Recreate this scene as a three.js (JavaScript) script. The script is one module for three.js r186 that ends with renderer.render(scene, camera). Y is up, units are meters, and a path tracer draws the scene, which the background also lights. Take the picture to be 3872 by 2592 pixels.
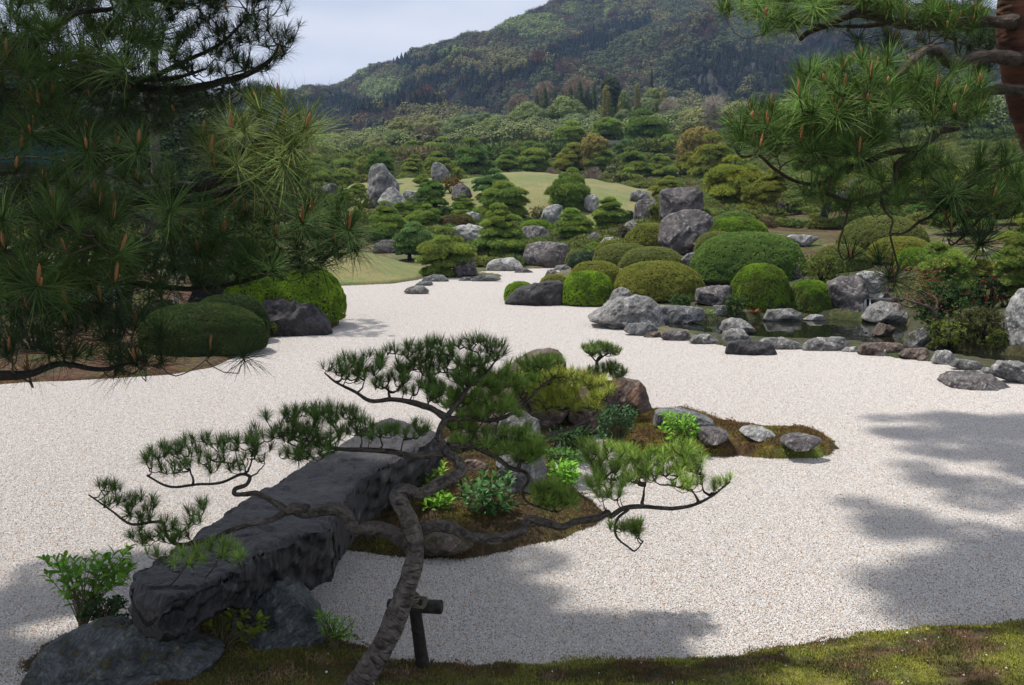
import * as THREE from 'three';
import { mergeGeometries } from 'three/addons/utils/BufferGeometryUtils.js';
import { createNoise2D, createNoise3D } from 'simplex-noise';

// ---------- camera, sky, sun, exposure ----------
const scene = new THREE.Scene();
const FOC = 3931, CX = 1936, CY = 1296, CAM_H = 2.6, PITCH = Math.atan((1296 - 711) / FOC);
const camera = new THREE.PerspectiveCamera(2 * Math.atan(1296 / FOC) * 180 / Math.PI, 3872 / 2592, 0.1, 6000);
camera.position.set(0, CAM_H, 0);
camera.rotation.x = -PITCH;
scene.add(camera);
const renderer = new THREE.WebGLRenderer({ antialias: true });
renderer.toneMapping = THREE.LinearToneMapping;
renderer.toneMappingExposure = 1.3;
renderer.shadowMap.enabled = true;

const SUN = new THREE.Vector3(-0.44, 1, -0.10).normalize();
const sun = new THREE.DirectionalLight(new THREE.Color(1, 0.955, 0.88), 3.9);
sun.position.copy(SUN).multiplyScalar(80); sun.target.position.set(0, 0, -20);
sun.position.add(sun.target.position);
sun.castShadow = true; sun.shadow.radius = 3; sun.shadow.mapSize.set(4096, 4096);
Object.assign(sun.shadow.camera, { left: -60, right: 60, top: 60, bottom: -60, near: 1, far: 250 });
sun.shadow.camera.updateProjectionMatrix();
scene.add(sun, sun.target);

function rng(seed) { let a = seed >>> 0; return () => { a = (a + 0x6d2b79f5) | 0; let t = Math.imul(a ^ (a >>> 15), 1 | a); t = (t + Math.imul(t ^ (t >>> 7), 61 | t)) ^ t; return ((t ^ (t >>> 14)) >>> 0) / 4294967296; }; }
const n3 = createNoise3D(rng(11)), n2 = createNoise2D(rng(12));
const clamp = (x, a = 0, b = 1) => Math.min(b, Math.max(a, x)), mix = (a, b, t) => a + (b - a) * t;
const sst = (a, b, x) => { const t = clamp((x - a) / (b - a)); return t * t * (3 - 2 * t); };
const fbm2 = (x, y, o = 4) => { let s = 0, a = 0.5; for (let i = 0; i < o; i++) { s += a * n2(x, y); x *= 2.03; y *= 2.03; a *= 0.5; } return s; };
const fbm3 = (x, y, z, o = 4) => { let s = 0, a = 0.5; for (let i = 0; i < o; i++) { s += a * n3(x, y, z); x *= 2.03; y *= 2.03; z *= 2.03; a *= 0.5; } return s; };

{ // a bright spring sky: pale blue under thin high cloud
  const W = 1024, H = 512, d = new Float32Array(W * H * 4);
  for (let r = 0; r < H; r++) for (let c = 0; c < W; c++) {
    const el = ((r + 0.5) / H - 0.5) * Math.PI, az = (c + 0.5) / W * 2 * Math.PI, y = Math.sin(el), k = Math.cos(el);
    const t = clamp(y), e = Math.pow(t, 0.55);
    let R = mix(0.54, 0.40, e), G = mix(0.60, 0.45, e), B = mix(0.74, 0.53, e);
    const q = 1.2 / (0.18 + Math.max(y, 0)), px = Math.cos(az) * k * q, pz = Math.sin(az) * k * q;
    const cl = sst(-0.35, 0.5, fbm2(px * 0.55 + 3, pz * 1.3 - 5, 5)) * 0.72;
    R = mix(R, 0.65, cl); G = mix(G, 0.68, cl); B = mix(B, 0.755, cl);
    if (y < 0) { const g = sst(0, -0.12, y); R = mix(R, 0.10, g); G = mix(G, 0.11, g); B = mix(B, 0.08, g); }
    const i = (r * W + c) * 4; d[i] = R; d[i + 1] = G; d[i + 2] = B; d[i + 3] = 1;
  }
  const sky = new THREE.DataTexture(d, W, H, THREE.RGBAFormat, THREE.FloatType);
  sky.mapping = THREE.EquirectangularReflectionMapping; sky.magFilter = THREE.LinearFilter; sky.needsUpdate = true;
  scene.background = sky; scene.environment = sky;
}

// ---------- measuring: photograph coordinates (3872 x 2592) to places in the garden ----------
const V3 = (x, y, z) => new THREE.Vector3(x, y, z);
const ZK = 1300 / 2343, ZS = 700 / 2335;
const ZR = { V: [0, 0, 3872 / 2342], A: [0, 0, ZK], B: [1150, 0, ZK], C: [2572, 0, ZK], D: [0, 760, ZK], E: [1150, 560, ZK], F: [2150, 660, 1722 / 2343], G: [0, 1722, ZK], H: [1100, 1200, ZK],
  I: [1100, 1722, ZK], J: [2100, 1350, ZK], K: [2572, 1722, ZK], L: [0, 400, ZS], M: [2600, 560, ZS], N: [3172, 760, ZS], O: [1950, 250, ZS], P: [1750, 1500, ZS], S: [0, 0, 1] };
const px = (r, x, y) => [ZR[r][0] + x * ZR[r][2], ZR[r][1] + y * ZR[r][2]];
const pxs = (r, ...a) => { const o = []; for (let i = 0; i < a.length; i += 2) o.push(px(r, a[i], a[i + 1])); return o; };
const cp = Math.cos(PITCH), sp = Math.sin(PITCH);
function dirOf([sx, sy]) { const a = (sx - CX) / FOC, b = (CY - sy) / FOC; return V3(a, -sp + b * cp, -cp - b * sp); }
function onPlane(s, h = 0) { const d = dirOf(s), t = (h - CAM_H) / d.y; return V3(d.x * t, h, d.z * t); }
function at(s, D) { const d = dirOf(s), t = D / -d.z; return V3(d.x * t, CAM_H + d.y * t, d.z * t); }
const mPerPx = (D) => D / FOC;

// ---------- naming ----------
const used = new Map();
function numbered(n) { const k = used.get(n) ?? 0; used.set(n, k + 1); return k ? n + '_' + String(k).padStart(3, '0') : n; }
function tag(o, label, category, group, kind) { if (label) o.userData.label = label; if (category) o.userData.category = category; if (group) o.userData.group = group; if (kind) o.userData.kind = kind; return o; }
function thing(name, label, category, p, group) { const g = new THREE.Group(); g.name = numbered(name); if (p) g.position.copy(p); scene.add(g); return tag(g, label, category, group); }
function put(parent, name, geo, mat, kind) { const m = new THREE.Mesh(geo, mat); m.name = numbered(name); m.castShadow = m.receiveShadow = true; (parent ?? scene).add(m); if (kind) m.userData.kind = kind; return m; }
function inst(parent, name, geo, mat, mats, cols, kind = 'stuff') {
  const m = new THREE.InstancedMesh(geo, mat, mats.length); m.name = numbered(name); m.castShadow = m.receiveShadow = true;
  mats.forEach((x, i) => m.setMatrixAt(i, x)); if (cols) cols.forEach((c, i) => m.setColorAt(i, c));
  m.userData.kind = kind; (parent ?? scene).add(m); return m;
}
const rgb = (r, g, b) => new THREE.Color().setRGB(r, g, b);
const std = (o) => new THREE.MeshStandardMaterial({ roughness: 0.9, ...o });
const Q = new THREE.Quaternion(), E3 = new THREE.Euler();
function xf(p, q, s) { return new THREE.Matrix4().compose(p, q, s.isVector3 ? s : V3(s, s, s)); }
const UP = V3(0, 1, 0);
function turnTo(d, spin = 0) { const q = new THREE.Quaternion().setFromUnitVectors(UP, d.clone().normalize()); return q.multiply(new THREE.Quaternion().setFromAxisAngle(UP, spin)); }

// raw triangle builder
class Tri {
  constructor() { this.p = []; this.c = []; this.u = []; }
  t(a, b, c, col) { this.p.push(a.x, a.y, a.z, b.x, b.y, b.z, c.x, c.y, c.z); if (col) for (let i = 0; i < 3; i++) this.c.push(col.r, col.g, col.b); }
  geo() { const g = new THREE.BufferGeometry(); g.setAttribute('position', new THREE.Float32BufferAttribute(this.p, 3)); if (this.c.length) g.setAttribute('color', new THREE.Float32BufferAttribute(this.c, 3)); g.computeVertexNormals(); return g; }
}
// ---------- procedural textures ----------
function pv(seed) { // periodic value noise
  const tab = new Float32Array(65536), r = rng(seed); for (let i = 0; i < 65536; i++) tab[i] = r();
  return (x, y, per) => { const xi = Math.floor(x), yi = Math.floor(y), fx = x - xi, fy = y - yi, u = fx * fx * (3 - 2 * fx), v = fy * fy * (3 - 2 * fy);
    const w = (i, j) => tab[((((i % per) + per) % per) * 251 + (((j % per) + per) % per) * 7919) & 65535];
    return mix(mix(w(xi, yi), w(xi + 1, yi), u), mix(w(xi, yi + 1), w(xi + 1, yi + 1), u), v); };
}
const pn = pv(5), pn2 = pv(6);
const pfbm = (u, v, f, o, fn = pn) => { let s = 0, a = 0.5, n = 0; for (let i = 0; i < o; i++) { s += a * fn(u * f, v * f, f); n += a; f *= 2; a *= 0.55; } return s / n; };
function tex(N, fn, srgb) {
  const d = new Uint8Array(N * N * 4);
  for (let y = 0; y < N; y++) for (let x = 0; x < N; x++) { const c = fn((x + 0.5) / N, (y + 0.5) / N), i = (y * N + x) * 4; for (let k = 0; k < 3; k++) d[i + k] = clamp(Array.isArray(c) ? c[k] : c) * 255; d[i + 3] = 255; }
  const t = new THREE.DataTexture(d, N, N, THREE.RGBAFormat); t.wrapS = t.wrapT = THREE.RepeatWrapping; t.magFilter = THREE.LinearFilter; t.minFilter = THREE.LinearFilter; t.needsUpdate = true;
  if (srgb) t.colorSpace = THREE.SRGBColorSpace; return t;
}
// cells for gravel
function cellTex(N, C, seed, colour) {
  const r = rng(seed), cx = [], cy = [], cc = []; for (let i = 0; i < C * C; i++) { cx.push(r()); cy.push(r()); cc.push(colour(r)); }
  const map = new Uint8Array(N * N * 4), bump = new Uint8Array(N * N * 4);
  for (let y = 0; y < N; y++) for (let x = 0; x < N; x++) {
    const u = (x + 0.5) / N * C, v = (y + 0.5) / N * C, i0 = Math.floor(u), j0 = Math.floor(v); let d1 = 9, d2 = 9, best = 0;
    for (let j = j0 - 1; j <= j0 + 1; j++) for (let i = i0 - 1; i <= i0 + 1; i++) { const k = ((j + C) % C) * C + ((i + C) % C), dx = i + cx[k] - u, dy = j + cy[k] - v, d = dx * dx + dy * dy; if (d < d1) { d2 = d1; d1 = d; best = k; } else if (d < d2) d2 = d; }
    const o = (y * N + x) * 4, c = cc[best], h = clamp((Math.sqrt(d2) - Math.sqrt(d1)) * 1.6);
    for (let k = 0; k < 3; k++) { map[o + k] = clamp(c[k]) * 255; bump[o + k] = Math.sqrt(h) * 255; } map[o + 3] = bump[o + 3] = 255;
  }
  const mk = (d, s) => { const t = new THREE.DataTexture(d, N, N, THREE.RGBAFormat); t.wrapS = t.wrapT = THREE.RepeatWrapping; t.magFilter = t.minFilter = THREE.LinearFilter; if (s) t.colorSpace = THREE.SRGBColorSpace; t.needsUpdate = true; return t; };
  return [mk(map, true), mk(bump)];
}
function pebbleColour(r) { const a = r(); const v = 0.84 + 0.13 * r(); if (a < 0.70) return [v, v * 0.985, v * 0.972]; if (a < 0.80) return [v * 0.96, v * 0.90, v * 0.82]; if (a < 0.93) return [v * 0.90, v * 0.895, v * 0.90]; if (a < 0.975) return [0.76, 0.62, 0.50]; return [0.6, 0.59, 0.59]; }
const [gravelMap, gravelBump] = cellTex(1024, 96, 21, pebbleColour);
const rockMap = tex(512, (u, v) => { const a = pfbm(u, v, 6, 6), b = pfbm(u, v, 48, 3, pn2), c = pfbm(u + 0.3, v, 90, 2); return 0.72 + (a - 0.5) * 0.55 + (b - 0.5) * 0.35 + (c > 0.66 ? 0.18 : 0); }, true);
const rockBump = tex(512, (u, v) => { const a = pfbm(u, v, 5, 7), rdg = 1 - Math.abs(pfbm(u, v, 9, 5, pn2) * 2 - 1); return 0.55 * a + 0.45 * rdg; });
const barkBump = tex(512, (u, v) => { const w = pfbm(u, v, 4, 4) * 0.5; const a = 1 - Math.abs(pfbm(u * 1 + w * 0.35, v + w * 0.1, 10, 4, pn2) * 2 - 1); return clamp(Math.pow(a, 2) * 1.1) * 0.8 + pfbm(u, v, 40, 3) * 0.3; });
const barkMap = tex(512, (u, v) => { const w = pfbm(u, v, 4, 4) * 0.5; const a = pfbm(u + w * 0.35, v + w * 0.1, 10, 4, pn2), b = pfbm(u, v, 32, 4); return 0.62 + (a - 0.5) * 0.5 + (b - 0.5) * 0.55; }, true);
const soilMap = tex(512, (u, v) => { const a = pfbm(u, v, 24, 5), b = pfbm(u, v, 7, 4, pn2); return [0.80 + (a - 0.5) * 0.7 + (b - 0.5) * 0.3, 0.80 + (a - 0.5) * 0.6 + (b - 0.5) * 0.15, 0.80 + (a - 0.5) * 0.6]; }, true);
const soilBump = tex(512, (u, v) => pfbm(u, v, 40, 4));
const rep = (t, r) => { const c = t.clone(); c.repeat.set(r, r); c.needsUpdate = true; return c; };
// ---------- outlines on the ground ----------
const onG = (h, ...list) => list.flat().map((s) => { const p = onPlane(s, h); return [p.x, p.z]; });
const GRAVEL = onG(0, pxs('V', -900, 960, -200, 890, 0, 884, 250, 871, 400, 861, 500, 843, 545, 822, 590, 800, 620, 776, 690, 770, 755, 760, 788, 745, 792, 720, 740, 690, 690, 672, 700, 658, 760, 656, 900, 650, 960, 641, 1000, 634, 1060, 640, 1140, 640, 1160, 631, 1100, 624, 1140, 618, 1200, 617, 1255, 615, 1300, 616, 1250, 640, 1215, 665, 1160, 692, 1290, 702, 1400, 703, 1350, 735,
  1400, 752, 1480, 770, 1600, 785, 1680, 803, 1780, 800, 1960, 808, 2050, 824, 2180, 838, 2270, 857, 2342, 870, 2700, 915, 3600, 1000), [[9000, 2592], [9000, 3400], [-6000, 3400], [-6000, 2100]]);
const POND = onG(-0.1, pxs('V', 1500, 752, 1600, 772, 1690, 782, 1800, 788, 1960, 794, 2050, 806, 2180, 824, 2342, 850, 2700, 890, 2800, 850, 2342, 818, 2150, 802, 2050, 780, 2070, 745, 1960, 735, 1900, 731, 1800, 729, 1700, 734, 1600, 736, 1505, 738));
const LAWN = onG(0, pxs('V', 640, 660, 700, 657, 760, 656, 900, 650, 960, 641, 990, 628, 975, 612, 930, 597, 860, 588, 760, 586, 640, 596));
function sdPoly(P, x, z) { // negative inside
  let d = 1e9, s = 1;
  for (let i = 0, j = P.length - 1; i < P.length; j = i++) {
    const [ax, az] = P[j], [bx, bz] = P[i], ex = bx - ax, ez = bz - az, wx = x - ax, wz = z - az, t = clamp((wx * ex + wz * ez) / (ex * ex + ez * ez + 1e-9)), qx = wx - ex * t, qz = wz - ez * t;
    d = Math.min(d, qx * qx + qz * qz);
    if ((az > z) !== (bz > z) && x < (bx - ax) * (z - az) / (bz - az) + ax) s = -s;
  }
  return s * Math.sqrt(d);
}
// ---------- ground heights: a smooth surface through measured points ----------
const CTRL = []; // [x, z, h]
const ctl = (r, x, y, D) => { const p = at(px(r, x, y), D); CTRL.push([p.x, p.z, p.y]); };
const ctg = (r, x, y, h = 0.05) => { const p = onPlane(px(r, x, y), h); CTRL.push([p.x, p.z, h]); };
[[0, 870], [250, 862], [480, 838], [560, 800], [-400, 900], [650, 765], [740, 705], [700, 660], [900, 640], [1000, 628], [1100, 630], [1180, 616], [1260, 612], [1230, 655], [1350, 695], [1420, 720], [1480, 735], [1700, 728], [1850, 724], [2000, 732], [2090, 745], [2150, 790], [2342, 815], [2600, 860]].forEach(([x, y]) => ctg('V', x, y));
[[790, 590, 36], [640, 580, 37], [1150, 588, 36], [1225, 590, 36.5], [1390, 558, 42], [1510, 535, 46], [1220, 473, 58], [870, 473, 52], [1000, 480, 50], [1100, 540, 42], [1320, 500, 50], [1420, 432, 78], [1000, 408, 82], [1200, 405, 88], [700, 415, 80], [500, 430, 70], [300, 470, 50], [100, 560, 32], [300, 620, 24], [500, 650, 26],
 [1500, 420, 85], [1400, 600, 30], [1450, 585, 31], [1560, 495, 36], [1680, 530, 31], [1640, 640, 25], [1750, 650, 24], [1800, 530, 33], [1900, 490, 37], [1800, 455, 44], [1930, 575, 27.5], [2050, 610, 24], [2100, 530, 32], [2200, 480, 36], [2342, 520, 30], [2342, 640, 21], [2200, 680, 19.5], [2500, 560, 26], [1650, 430, 60], [2000, 420, 55], [2342, 400, 50], [1930, 650, 22.5],
 [600, 400, 100], [800, 372, 110], [1000, 350, 120], [1200, 322, 125], [1500, 320, 120], [1700, 330, 110], [2000, 340, 100], [2342, 330, 100], [600, 360, 160], [900, 325, 160], [1200, 285, 170], [1500, 270, 170], [1800, 290, 165], [2342, 300, 160], [-500, 470, 60], [-500, 380, 150], [-300, 700, 25], [2900, 600, 25], [2900, 300, 150],
 [700, 345, 230], [1200, 310, 230], [1700, 290, 230], [2342, 280, 230]].forEach(([x, y, D]) => ctl('V', x, y, D));
let RBF = null;
function solveGround() {
  const n = CTRL.length, m = n + 3, A = [], phi = (a, b) => Math.sqrt((a[0] - b[0]) ** 2 + (a[1] - b[1]) ** 2 + 0.8);
  for (let i = 0; i < m; i++) { const r = new Float64Array(m + 1); A.push(r); }
  for (let i = 0; i < n; i++) { for (let j = 0; j < n; j++) A[i][j] = phi(CTRL[i], CTRL[j]) - (i === j ? 0.25 : 0); A[i][n] = A[n][i] = 1; A[i][n + 1] = A[n + 1][i] = CTRL[i][0]; A[i][n + 2] = A[n + 2][i] = CTRL[i][1]; A[i][m] = CTRL[i][2]; }
  for (let k = 0; k < m; k++) { let p = k; for (let i = k + 1; i < m; i++) if (Math.abs(A[i][k]) > Math.abs(A[p][k])) p = i; [A[k], A[p]] = [A[p], A[k]]; for (let i = k + 1; i < m; i++) { const f = A[i][k] / A[k][k]; if (f) for (let j = k; j <= m; j++) A[i][j] -= f * A[k][j]; } }
  const w = new Float64Array(m); for (let k = m - 1; k >= 0; k--) { let s = A[k][m]; for (let j = k + 1; j < m; j++) s -= A[k][j] * w[j]; w[k] = s / A[k][k]; }
  RBF = (x, z) => { let s = w[n] + w[n + 1] * x + w[n + 2] * z; for (let i = 0; i < n; i++) s += w[i] * phi([x, z], CTRL[i]); return s; };
}
solveGround();
function groundH(x, z) {
  const dg = sdPoly(GRAVEL, x, z);
  if (dg < -0.6) return -0.3;
  const dp = sdPoly(POND, x, z), h = Math.max(0.05, RBF(x, z)) + 0.03 * fbm2(x * 0.8, z * 0.8, 3);
  const near = Math.min(dg, 2.5) / 2.5;
  let y = mix(Math.min(h, 0.1 + Math.max(dg, 0) * 0.25), h, sst(0, 1, near));
  y = mix(-0.3, y, sst(-0.10, 0.16, dg));
  if (dp < 2 && z > -24) y = Math.min(y, 0.0 + Math.max(dp, 0) * 0.22);
  return mix(-0.55, y, sst(-0.2, 0.2, dp));
}
// where the sight line through a photograph point meets the ground, nearest to a guessed distance
function hitD(s, guess) {
  let best = guess, bd = 1e9, prev = null;
  for (let D = Math.max(9, guess * 0.55); D < guess * 1.7; D += 0.15) { const p = at(s, D), e = p.y - Math.max(groundH(p.x, p.z), moundH(p.x, p.z), -p.z < 38 ? lawnH(p.x, p.z) : -9); if (prev !== null && prev > 0 && e <= 0 && Math.abs(D - guess) < bd) { bd = Math.abs(D - guess); best = D; } prev = e; }
  return best;
}
// a sheet of quads over (i, j); fn(i/n, j/m) -> {p, c}
function sheet(n, m, fn, uvs = 1) {
  const P = [], C = [], U = [], I = [];
  for (let j = 0; j <= m; j++) for (let i = 0; i <= n; i++) { const { p, c } = fn(i / n, j / m); P.push(p.x, p.y, p.z); U.push(p.x * uvs, p.z * uvs); if (c) C.push(c.r, c.g, c.b); }
  for (let j = 0; j < m; j++) for (let i = 0; i < n; i++) { const a = j * (n + 1) + i, b = a + 1, c = a + n + 1, d = c + 1; I.push(a, b, d, a, d, c); }
  const g = new THREE.BufferGeometry(); g.setAttribute('position', new THREE.Float32BufferAttribute(P, 3)); g.setAttribute('uv', new THREE.Float32BufferAttribute(U, 2)); if (C.length) g.setAttribute('color', new THREE.Float32BufferAttribute(C, 3)); g.setIndex(I); g.computeVertexNormals(); return g;
}
// keep only the quads whose corners pass
function maskSheet(x0, x1, z0, z1, cell, fn, uvs = 1) {
  const n = Math.ceil((x1 - x0) / cell), m = Math.ceil((z1 - z0) / cell), P = [], C = [], U = [], I = [], ok = [];
  for (let j = 0; j <= m; j++) for (let i = 0; i <= n; i++) { const x = x0 + (x1 - x0) * i / n, z = z0 + (z1 - z0) * j / m, r = fn(x, z); ok.push(!!r); const q = r || { y: 0, c: rgb(0, 0, 0) }; P.push(x, q.y, z); U.push(x * uvs, z * uvs); if (q.c) C.push(q.c.r, q.c.g, q.c.b); }
  const idx = new Int32Array(P.length / 3).fill(-1), P2 = [], C2 = [], U2 = []; let cnt = 0;
  const use = (k) => { if (idx[k] < 0) { idx[k] = cnt++; P2.push(P[3 * k], P[3 * k + 1], P[3 * k + 2]); U2.push(U[2 * k], U[2 * k + 1]); if (C.length) C2.push(C[3 * k], C[3 * k + 1], C[3 * k + 2]); } return idx[k]; };
  for (let j = 0; j < m; j++) for (let i = 0; i < n; i++) { const a = j * (n + 1) + i, b = a + 1, c = a + n + 1, d = c + 1; if (ok[a] && ok[b] && ok[c] && ok[d]) I.push(use(a), use(c), use(b), use(b), use(c), use(d)); }
  const g = new THREE.BufferGeometry(); g.setAttribute('position', new THREE.Float32BufferAttribute(P2, 3)); g.setAttribute('uv', new THREE.Float32BufferAttribute(U2, 2)); if (C2.length) g.setAttribute('color', new THREE.Float32BufferAttribute(C2, 3)); g.setIndex(I); g.computeVertexNormals(); return g;
}
const cmix = (a, b, t) => rgb(mix(a.r, b.r, t), mix(a.g, b.g, t), mix(a.b, b.b, t));
const COL = { redmoss: rgb(0.105, 0.042, 0.018), brownmoss: rgb(0.115, 0.07, 0.026), greenmoss: rgb(0.10, 0.13, 0.018), soil: rgb(0.13, 0.095, 0.065), pale: rgb(0.32, 0.24, 0.17), grass: rgb(0.13, 0.15, 0.045), forest: rgb(0.035, 0.045, 0.02), dry: rgb(0.20, 0.17, 0.09) };
function groundColour(x, z) {
  const D = -z, a = fbm2(x * 0.35, z * 0.35, 4), b = fbm2(x * 1.3 + 9, z * 1.3, 3), c = fbm2(x * 0.9 + 40, z * 1.8, 4);
  if (D > 95) return COL.forest;
  let k;
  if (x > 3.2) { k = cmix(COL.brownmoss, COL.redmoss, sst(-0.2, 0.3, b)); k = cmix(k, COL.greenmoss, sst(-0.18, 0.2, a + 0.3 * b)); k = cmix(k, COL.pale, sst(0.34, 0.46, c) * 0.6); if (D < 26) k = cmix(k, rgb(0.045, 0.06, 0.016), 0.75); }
  else if (x < -1.6 && D < 26) { k = cmix(COL.redmoss, COL.brownmoss, sst(-0.2, 0.25, b)); k = cmix(k, COL.greenmoss, sst(0.12, 0.4, a) * 0.7); }
  else { k = cmix(COL.grass, COL.dry, sst(-0.2, 0.35, a)); k = cmix(k, COL.soil, sst(0.15, 0.4, b) * 0.7); }
  return k;
}
{
  const A0 = -56 * Math.PI / 180, A1 = 56 * Math.PI / 180, r0 = 9, r1 = 240;
  const g = sheet(430, 360, (u, v) => { const a = mix(A0, A1, u), r = r0 * Math.pow(r1 / r0, v), x = Math.sin(a) * r, z = -Math.cos(a) * r; return { p: V3(x, groundH(x, z), z), c: groundColour(x, z) }; }, 0.8);
  tag(put(null, 'ground', g, std({ vertexColors: true, map: soilMap, bumpMap: soilBump, bumpScale: 0.03, roughness: 1, side: THREE.DoubleSide })), null, null, null, 'structure');
  // the land all round and under the garden, as far as the horizon
  const base = new THREE.CircleGeometry(1000, 64); base.rotateX(-Math.PI / 2); base.translate(0, -0.75, 0);
  tag(put(null, 'land', base, std({ color: rgb(0.06, 0.07, 0.035) })), null, null, null, 'structure');
}
// the gravel sea
const gravelTop = () => -0.003, GRAVC = rgb(0.745, 0.725, 0.712);
{
  const g = maskSheet(-14, 13, -34, -2.2, 0.12, (x, z) => { const d = sdPoly(GRAVEL, x, z); return d < 0.75 && { y: d > 0.12 ? mix(gravelTop(x, z), -0.35, sst(0.12, 0.7, d)) : gravelTop(x, z) }; }, 1 / 1.5);
  const gravel = tag(put(null, 'gravel', g, std({ map: gravelMap, bumpMap: gravelBump, bumpScale: 0.006, roughness: 0.95, color: GRAVC })), null, null, null, 'structure');
  // loose stones over the near part, where the photograph shows them one by one
  const S = 0.9, mk = (seed) => { const r = rng(seed), N = 106, ico = new THREE.IcosahedronGeometry(1, 0), pos = ico.attributes.position, P = [], C = [];
  for (let j = 0; j < N; j++) for (let i = 0; i < N; i++) {
    const c0 = pebbleColour(r), c = new THREE.Color().setRGB(c0[0], c0[1], c0[2], THREE.SRGBColorSpace), s = 0.0043 + 0.0024 * r();
    E3.set(r() * 6, r() * 6, r() * 6); Q.setFromEuler(E3);
    const M = xf(V3((i + r()) / N * S - S / 2, r() * 0.006, (j + r()) / N * S - S / 2), Q, V3(s * (0.8 + 0.6 * r()), s * (0.55 + 0.4 * r()), s * (0.8 + 0.5 * r())));
    for (let k = 0; k < pos.count; k++) { const v = V3().fromBufferAttribute(pos, k).applyMatrix4(M); P.push(v.x, v.y, v.z); C.push(c.r, c.g, c.b); }
  }
  const pg = new THREE.BufferGeometry(); pg.setAttribute('position', new THREE.Float32BufferAttribute(P, 3)); pg.setAttribute('color', new THREE.Float32BufferAttribute(C, 3)); pg.computeVertexNormals(); return pg; };
  const r = rng(78), lists = [[], [], []], pm = std({ vertexColors: true, roughness: 0.9, color: GRAVC });
  for (let z = -4.05; z > -34; z -= S) { const n = Math.ceil((-z * 0.52 + 0.9) / S); for (let i = -n; i <= n; i++) if (sdPoly(GRAVEL, i * S, z) < 0.7) lists[Math.floor(r() * 3)].push(xf(V3(i * S, 0, z), new THREE.Quaternion().setFromAxisAngle(UP, Math.floor(r() * 4) * Math.PI / 2), 1)); }
  lists.forEach((l, i) => inst(gravel, 'pebbles', mk(301 + i), pm, l));
  // pond
  const wg = maskSheet(...(() => { const xs = POND.map((p) => p[0]), zs = POND.map((p) => p[1]); return [Math.min(...xs) - 0.6, Math.max(...xs) + 0.6, Math.min(...zs) - 0.6, Math.max(...zs) + 0.6]; })(), 0.1, (x, z) => sdPoly(POND, x, z) < 0.5 && { y: -0.1 + 0.0016 * fbm2(x * 2.2, z * 3.6, 3) + 0.006 * Math.max(0, 1 - Math.hypot(x - 6.9, z + 19.4) / 2.6) * n2(x * 3, z * 9) }, 1);
  tag(put(null, 'pond_water', wg, new THREE.MeshPhysicalMaterial({ color: rgb(0.010, 0.012, 0.007), roughness: 0.04, ior: 1.33 })), null, null, null, 'structure');
}
// ---------- lawns and moss banks ----------
const grassMap = tex(512, (u, v) => { const a = pfbm(u, v, 60, 3), b = pfbm(u, v, 6, 4, pn2); return [0.82 + (a - 0.5) * 0.45 + (b - 0.5) * 0.28, 0.84 + (a - 0.5) * 0.4 + (b - 0.5) * 0.1, 0.8 + (a - 0.5) * 0.45]; }, true);
const lawnMat = std({ vertexColors: true, map: grassMap, bumpMap: soilBump, bumpScale: 0.02, roughness: 1, side: THREE.DoubleSide });
const lawnCol = (x, z) => { const a = fbm2(x * 0.25, z * 0.25, 3), b = fbm2(x * 1.1, z * 1.1 + 7, 3); return cmix(cmix(rgb(0.195, 0.215, 0.072), rgb(0.27, 0.235, 0.10), sst(-0.25, 0.4, a)), rgb(0.15, 0.18, 0.06), sst(0.1, 0.45, b) * 0.6); };
const RIDGE = [[240, 262], [350, 246], [440, 236], [640, 214], [720, 204], [860, 206], [1000, 214], [1090, 211], [1200, 198], [1370, 168], [1500, 163], [1620, 168], [1720, 180], [1940, 210], [2100, 240], [2300, 278], [2420, 300]].map(([x, y]) => px('E', x, y));
const topAt = (sx) => { let i = 0; while (i < RIDGE.length - 2 && RIDGE[i + 1][0] < sx) i++; const [a, b] = [RIDGE[i], RIDGE[i + 1]], t = clamp((sx - a[0]) / (b[0] - a[0])), u = t * t * (3 - 2 * t); return mix(a[1], b[1], u); };
const MS0 = RIDGE[0][0], MS1 = RIDGE[RIDGE.length - 1][0], MC = cp + (CY - 1000) / FOC * sp;
function moundH(x, z, all) {
  const D = -z, sx = CX + FOC * x * MC / D, u = (sx - MS0) / (MS1 - MS0); if (D < 47 || D > 80 || u < 0 || u > 1) { if (!all) return -9; }
  const top = at([sx, topAt(sx)], 68).y, edge = sst(0, 0.05, u) * sst(1, 0.95, u), gh = groundH(x, z), s = D < 68 ? Math.sin(((D - 47) / 21) * Math.PI / 2) : 1 - 0.8 * sst(68, 80, D);
  return Math.max(mix(gh - 0.1, D < 68 ? mix(gh + 0.03, top, s) : mix(gh - 0.2, top, s), edge), gh - 0.3);
}
function lawnH(x, z) { const d = -sdPoly(LAWN, x, z); return d < 0 ? -0.1 + d * 2 : 0.10 * sst(0, 0.12, d) + 0.42 * sst(0.1, 2.6, d) ; }
{
  const xs = LAWN.map((p) => p[0]), zs = LAWN.map((p) => p[1]);
  const g = maskSheet(Math.min(...xs) - 0.3, Math.max(...xs) + 0.3, Math.min(...zs) - 0.3, Math.max(...zs) + 0.3, 0.1, (x, z) => sdPoly(LAWN, x, z) < 0.12 && { y: lawnH(x, z), c: lawnCol(x, z) }, 0.7);
  tag(put(null, 'lawn', g, lawnMat), null, null, null, 'structure');
  // the long mound of lawn behind the rocks
  const g2 = sheet(150, 50, (u, v) => { const sx = mix(MS0, MS1, u), D = mix(47, 80, v), x = (sx - CX) / FOC * D / MC; return { p: V3(x, moundH(x, -D, true), -D), c: lawnCol(x * 0.5, -D * 0.5) }; }, 0.4);
  tag(put(null, 'lawn_mound', g2, lawnMat), null, null, null, 'structure');
}
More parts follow.
